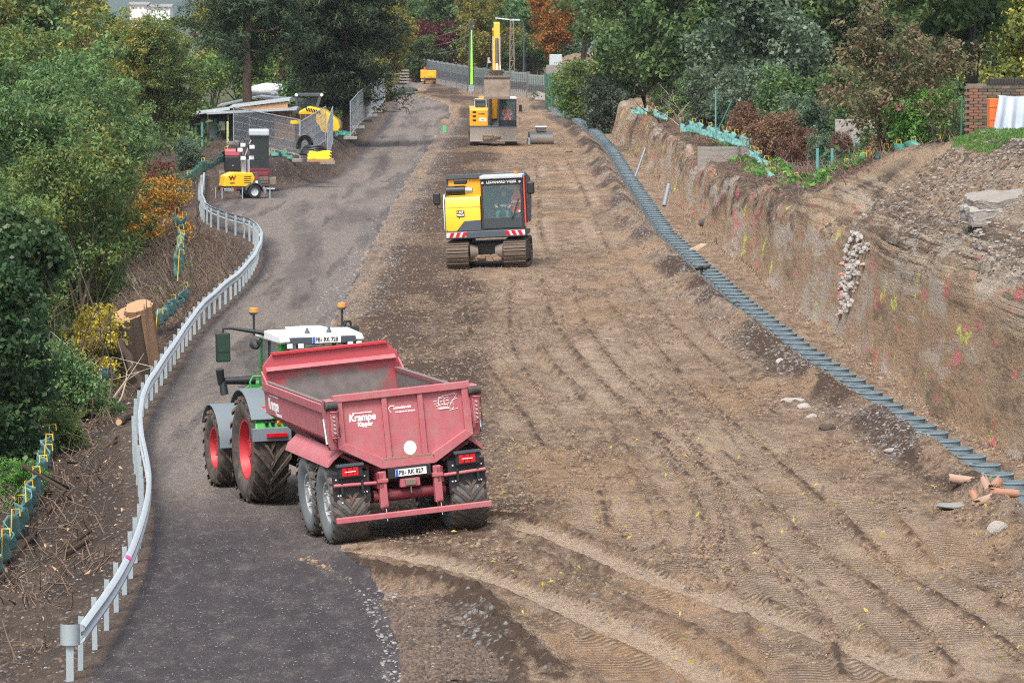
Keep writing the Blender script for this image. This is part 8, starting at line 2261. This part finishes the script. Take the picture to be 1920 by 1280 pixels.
# ---------------------------------------------------------------- gravel, clods, chips and fallen leaves that nobody could count
def scatter(name, label, cat, cond, n, box, smin, smax, material, seed, flat=.6, lift=.3):
    rng = np.random.default_rng(seed)
    y = 1 / (1 / box[3] + (1 / box[2] - 1 / box[3]) * rng.random(n)) if box[2] > 1 else box[2] + (box[3] - box[2]) * rng.random(n)
    X = box[0] + (box[1] - box[0]) * rng.random(n); k = cond(X, y); X, y = X[k], y[k]; n = len(X)
    s = smin + (smax - smin) * rng.random(n) ** 3; Z = land(X, y, True) + s * (lift - .2)
    base = np.array([(1, 0, .1), (-.5, .9, 0), (-.5, -.9, -.1), (.5, .5, .9), (-.7, .1, .8), (.3, -.6, .9)])
    tri = np.array([(3, 4, 5), (0, 1, 3), (1, 4, 3), (1, 2, 4), (2, 5, 4), (2, 0, 5), (0, 3, 5)])
    jit = 1 + .45 * (rng.random((n, 6, 3)) - .5); V = base[None] * jit * np.array([1, 1, flat])
    a = rng.random(n) * 6.28; ca, sa = np.cos(a), np.sin(a)
    Vx = V[..., 0] * ca[:, None] - V[..., 1] * sa[:, None] * .75; Vy = V[..., 0] * sa[:, None] + V[..., 1] * ca[:, None] * .75
    V = np.stack([Vx, Vy, V[..., 2]], -1) * s[:, None, None] + np.stack([X, y, Z], -1)[:, None, :]
    Fc = (np.arange(n) * 6)[:, None, None] + tri[None]
    tint = np.repeat(rng.random(n), 6)
    me = mesh_np(name, V.reshape(-1, 3), Fc.reshape(-1, 3), material, {'tint': tint}); o = link(name, me); tag(o, label, cat, kind='stuff'); return o
def tint_mat(name, c1, c2, rough=.9):
    m = mat(name, c1, rough=rough); nt = m.node_tree; N = nt.nodes; b = N['Principled BSDF']; a = N.new('ShaderNodeAttribute'); a.attribute_name = 'tint'
    mx = N.new('ShaderNodeMix'); mx.data_type = 'RGBA'; mx.inputs[6].default_value = (*c1, 1); mx.inputs[7].default_value = (*c2, 1); nt.links.new(a.outputs['Fac'], mx.inputs[0]); nt.links.new(mx.outputs[2], b.inputs['Base Color']); return m
G1 = tint_mat('loose_gravel', (.085, .08, .078), (.27, .26, .25)); C1 = tint_mat('earth_clods', (.070, .046, .032), (.24, .165, .11)); C2 = tint_mat('clay_crumbs', (.13, .092, .066), (.27, .20, .145))
def d_to(P): return lambda X, Y: seg_field(X, Y, P)[0]
CD = tint_mat('dark_earth_clods', (.050, .036, .028), (.13, .092, .068)); dband = lambda X, Y: np.minimum(seg_field(X, Y, BANDS[0])[0], seg_field(X, Y, BANDS[1])[0]); dberm = d_to(BERM); dmid = d_to(MIDL); dq = d_to(gpoly([(790, 1140), (850, 1190), (860, 1290)]))
scatter('gravel', 'grey gravel lying at the edge of the road and the foot of the berm', 'gravel', lambda X, Y: (dq(X, Y) < .75) | ((dmid(X, Y) < 1.0) & (Y > 95)) | (np.abs(X - XRR(Y)) < .35) * (Y < 76), 42000, (-6, 2, 62, 330), .012, .055, G1, 1)
scatter('gravel', 'grey stones scattered over the spoil ridge', 'gravel', lambda X, Y: (np.abs(X - XP(Y) + 1.2) < .9) & (fbm(X * .9, Y * .25, 170, 3) > .46), 15000, (4, 11, 88, 330), .012, .06, G1, 2)
scatter('gravel', 'fine loose stones on the crushed stone road', 'gravel', lambda X, Y: (X > XRL(Y)) & (X < XRR(Y)), 9000, (-8, -1, 62, 120), .005, .016, G1, 3)
scatter('gravel', 'loose stones on the left slope and high right bank', 'gravel', lambda X, Y: (X < XRL(Y) - .2) | (X > XF(Y) + .3), 9000, (-13, 14, 64, 175), .010, .04, G1, 4)
scatter('earth_clods', 'dark clods of loose earth over the strip', 'earth clods', lambda X, Y: (X > XRR(Y) + .1) & (X < XP(Y) - .5) & ((fbm(X * .5, Y * .2, 21, 3) > .50) | (X < XRR(Y) + 3.4)) & (fbm(X * 1.3, Y * .6, 7, 2) > .42) & ((X - TRX) ** 2 + (Y - TRY) ** 2 > 4) & (dband(X, Y) > .5) & (fbm(X * 5, Y * 3, 17, 2) > .48), 170000, (-5, 10, 63, 260), .010, .060, C1, 5, .7)
scatter('earth_clods', 'crumbs of earth heaped on the berm', 'earth clods', lambda X, Y: (dberm(X, Y) < .42), 90000, (-4, 2, 62, 80), .012, .065, C1, 6, .75)
scatter('earth_clods', 'pale crumbs pressed up beside the tracks', 'earth clods', lambda X, Y: (X > XRR(Y) + .5) & (X < XP(Y) - .5) & (dband(X, Y) > .4) & (fbm(X * 3, Y * 2, 9, 3) > .5), 120000, (-4, 10, 63, 200), .008, .032, C2, 7, .7)
scatter('earth_clods', 'clods of dark earth on the left slope and on the spoil ridge', 'earth clods', lambda X, Y: (X < XRL(Y) - .3) | (np.abs(X - XP(Y) + 1.15) < .75), 45000, (-13, 11, 64, 190), .012, .055, CD, 8, .7)
scatter('earth_clods', 'crumbled earth along the foot of the cut bank', 'earth clods', lambda X, Y: (np.abs(X - XF(Y) - face_wave(X, Y) + .22) < .2), 40000, (4, 11, 88, 330), .015, .07, C2, 9, .7)
tuft_stuff('fallen_leaves', [(-1, 9.5, 63, 95, 420, lambda X, Y: X < XP(Y) - .6)], LF['lemon'], 11, 'yellow-green fallen leaves scattered over the soil', 'fallen leaves', size=.10, aspect=.35, per=1, rad=.3, dz=.02)
tuft_stuff('wood_chips', [(-12, -6.4, 66, 135, 700, lambda X, Y: XRL(Y) - X > .4)], mat('wood_chip', (.42, .26, .15), rough=.9, vary=.3), 12, 'orange-brown wood chips on the left slope', 'wood chips', size=.13, aspect=.3, per=1, rad=.2, dz=.03)
scatter('earth_clods', 'broken soil and stones lodged on the upper right bank', 'earth clods', lambda X, Y: (X - XF(Y) - face_wave(X, Y) > .35) & (X - XF(Y) < 3.4) & (fbm(X * .7, Y * .12, 19, 3) > .5), 42000, (5, 14, 92, 300), .015, .09, CD, 14, .8)
scatter('gravel', 'stones of the rubble layer in the high right bank', 'gravel', lambda X, Y: (X - XF(Y) > .8) & (Y < 128) & (X + .25 * (Y - 100) * .12 > 9.9), 9000, (9, 14, 94, 130), .02, .10, tint_mat('rubble_stones', (.10, .085, .07), (.27, .24, .21)), 15, .5)
_rid = RIDGES[:12]
def near_ridge(X, Y):
    d_ = np.full(X.shape, 9.0)
    for P_ in _rid: d_ = np.minimum(d_, seg_field(X, Y, P_)[0])
    return d_ < .13
scatter('earth_clods', 'crumbs of dark soil along the pressed-up track ridges', 'earth clods', near_ridge, 150000, (-2, 9, 63, 150), .008, .045, C1, 16, .8)
scatter('earth_clods', 'dark rubble beside the near edge of the crushed stone road', 'earth clods', lambda X, Y: (dq(X, Y) < 1.1) & (X > XRR(Y) - .1), 60000, (-2.5, 1.5, 62, 76), .012, .06, CD, 17, .8)
lump = rock(838, 234, 1.0, (.9, .7, .75), 'squat earth-covered stump beside the far bend of the road', 31, CLAY, 0, 'tree_stump', cat='tree stump')
print('objects', len(bpy.data.objects))
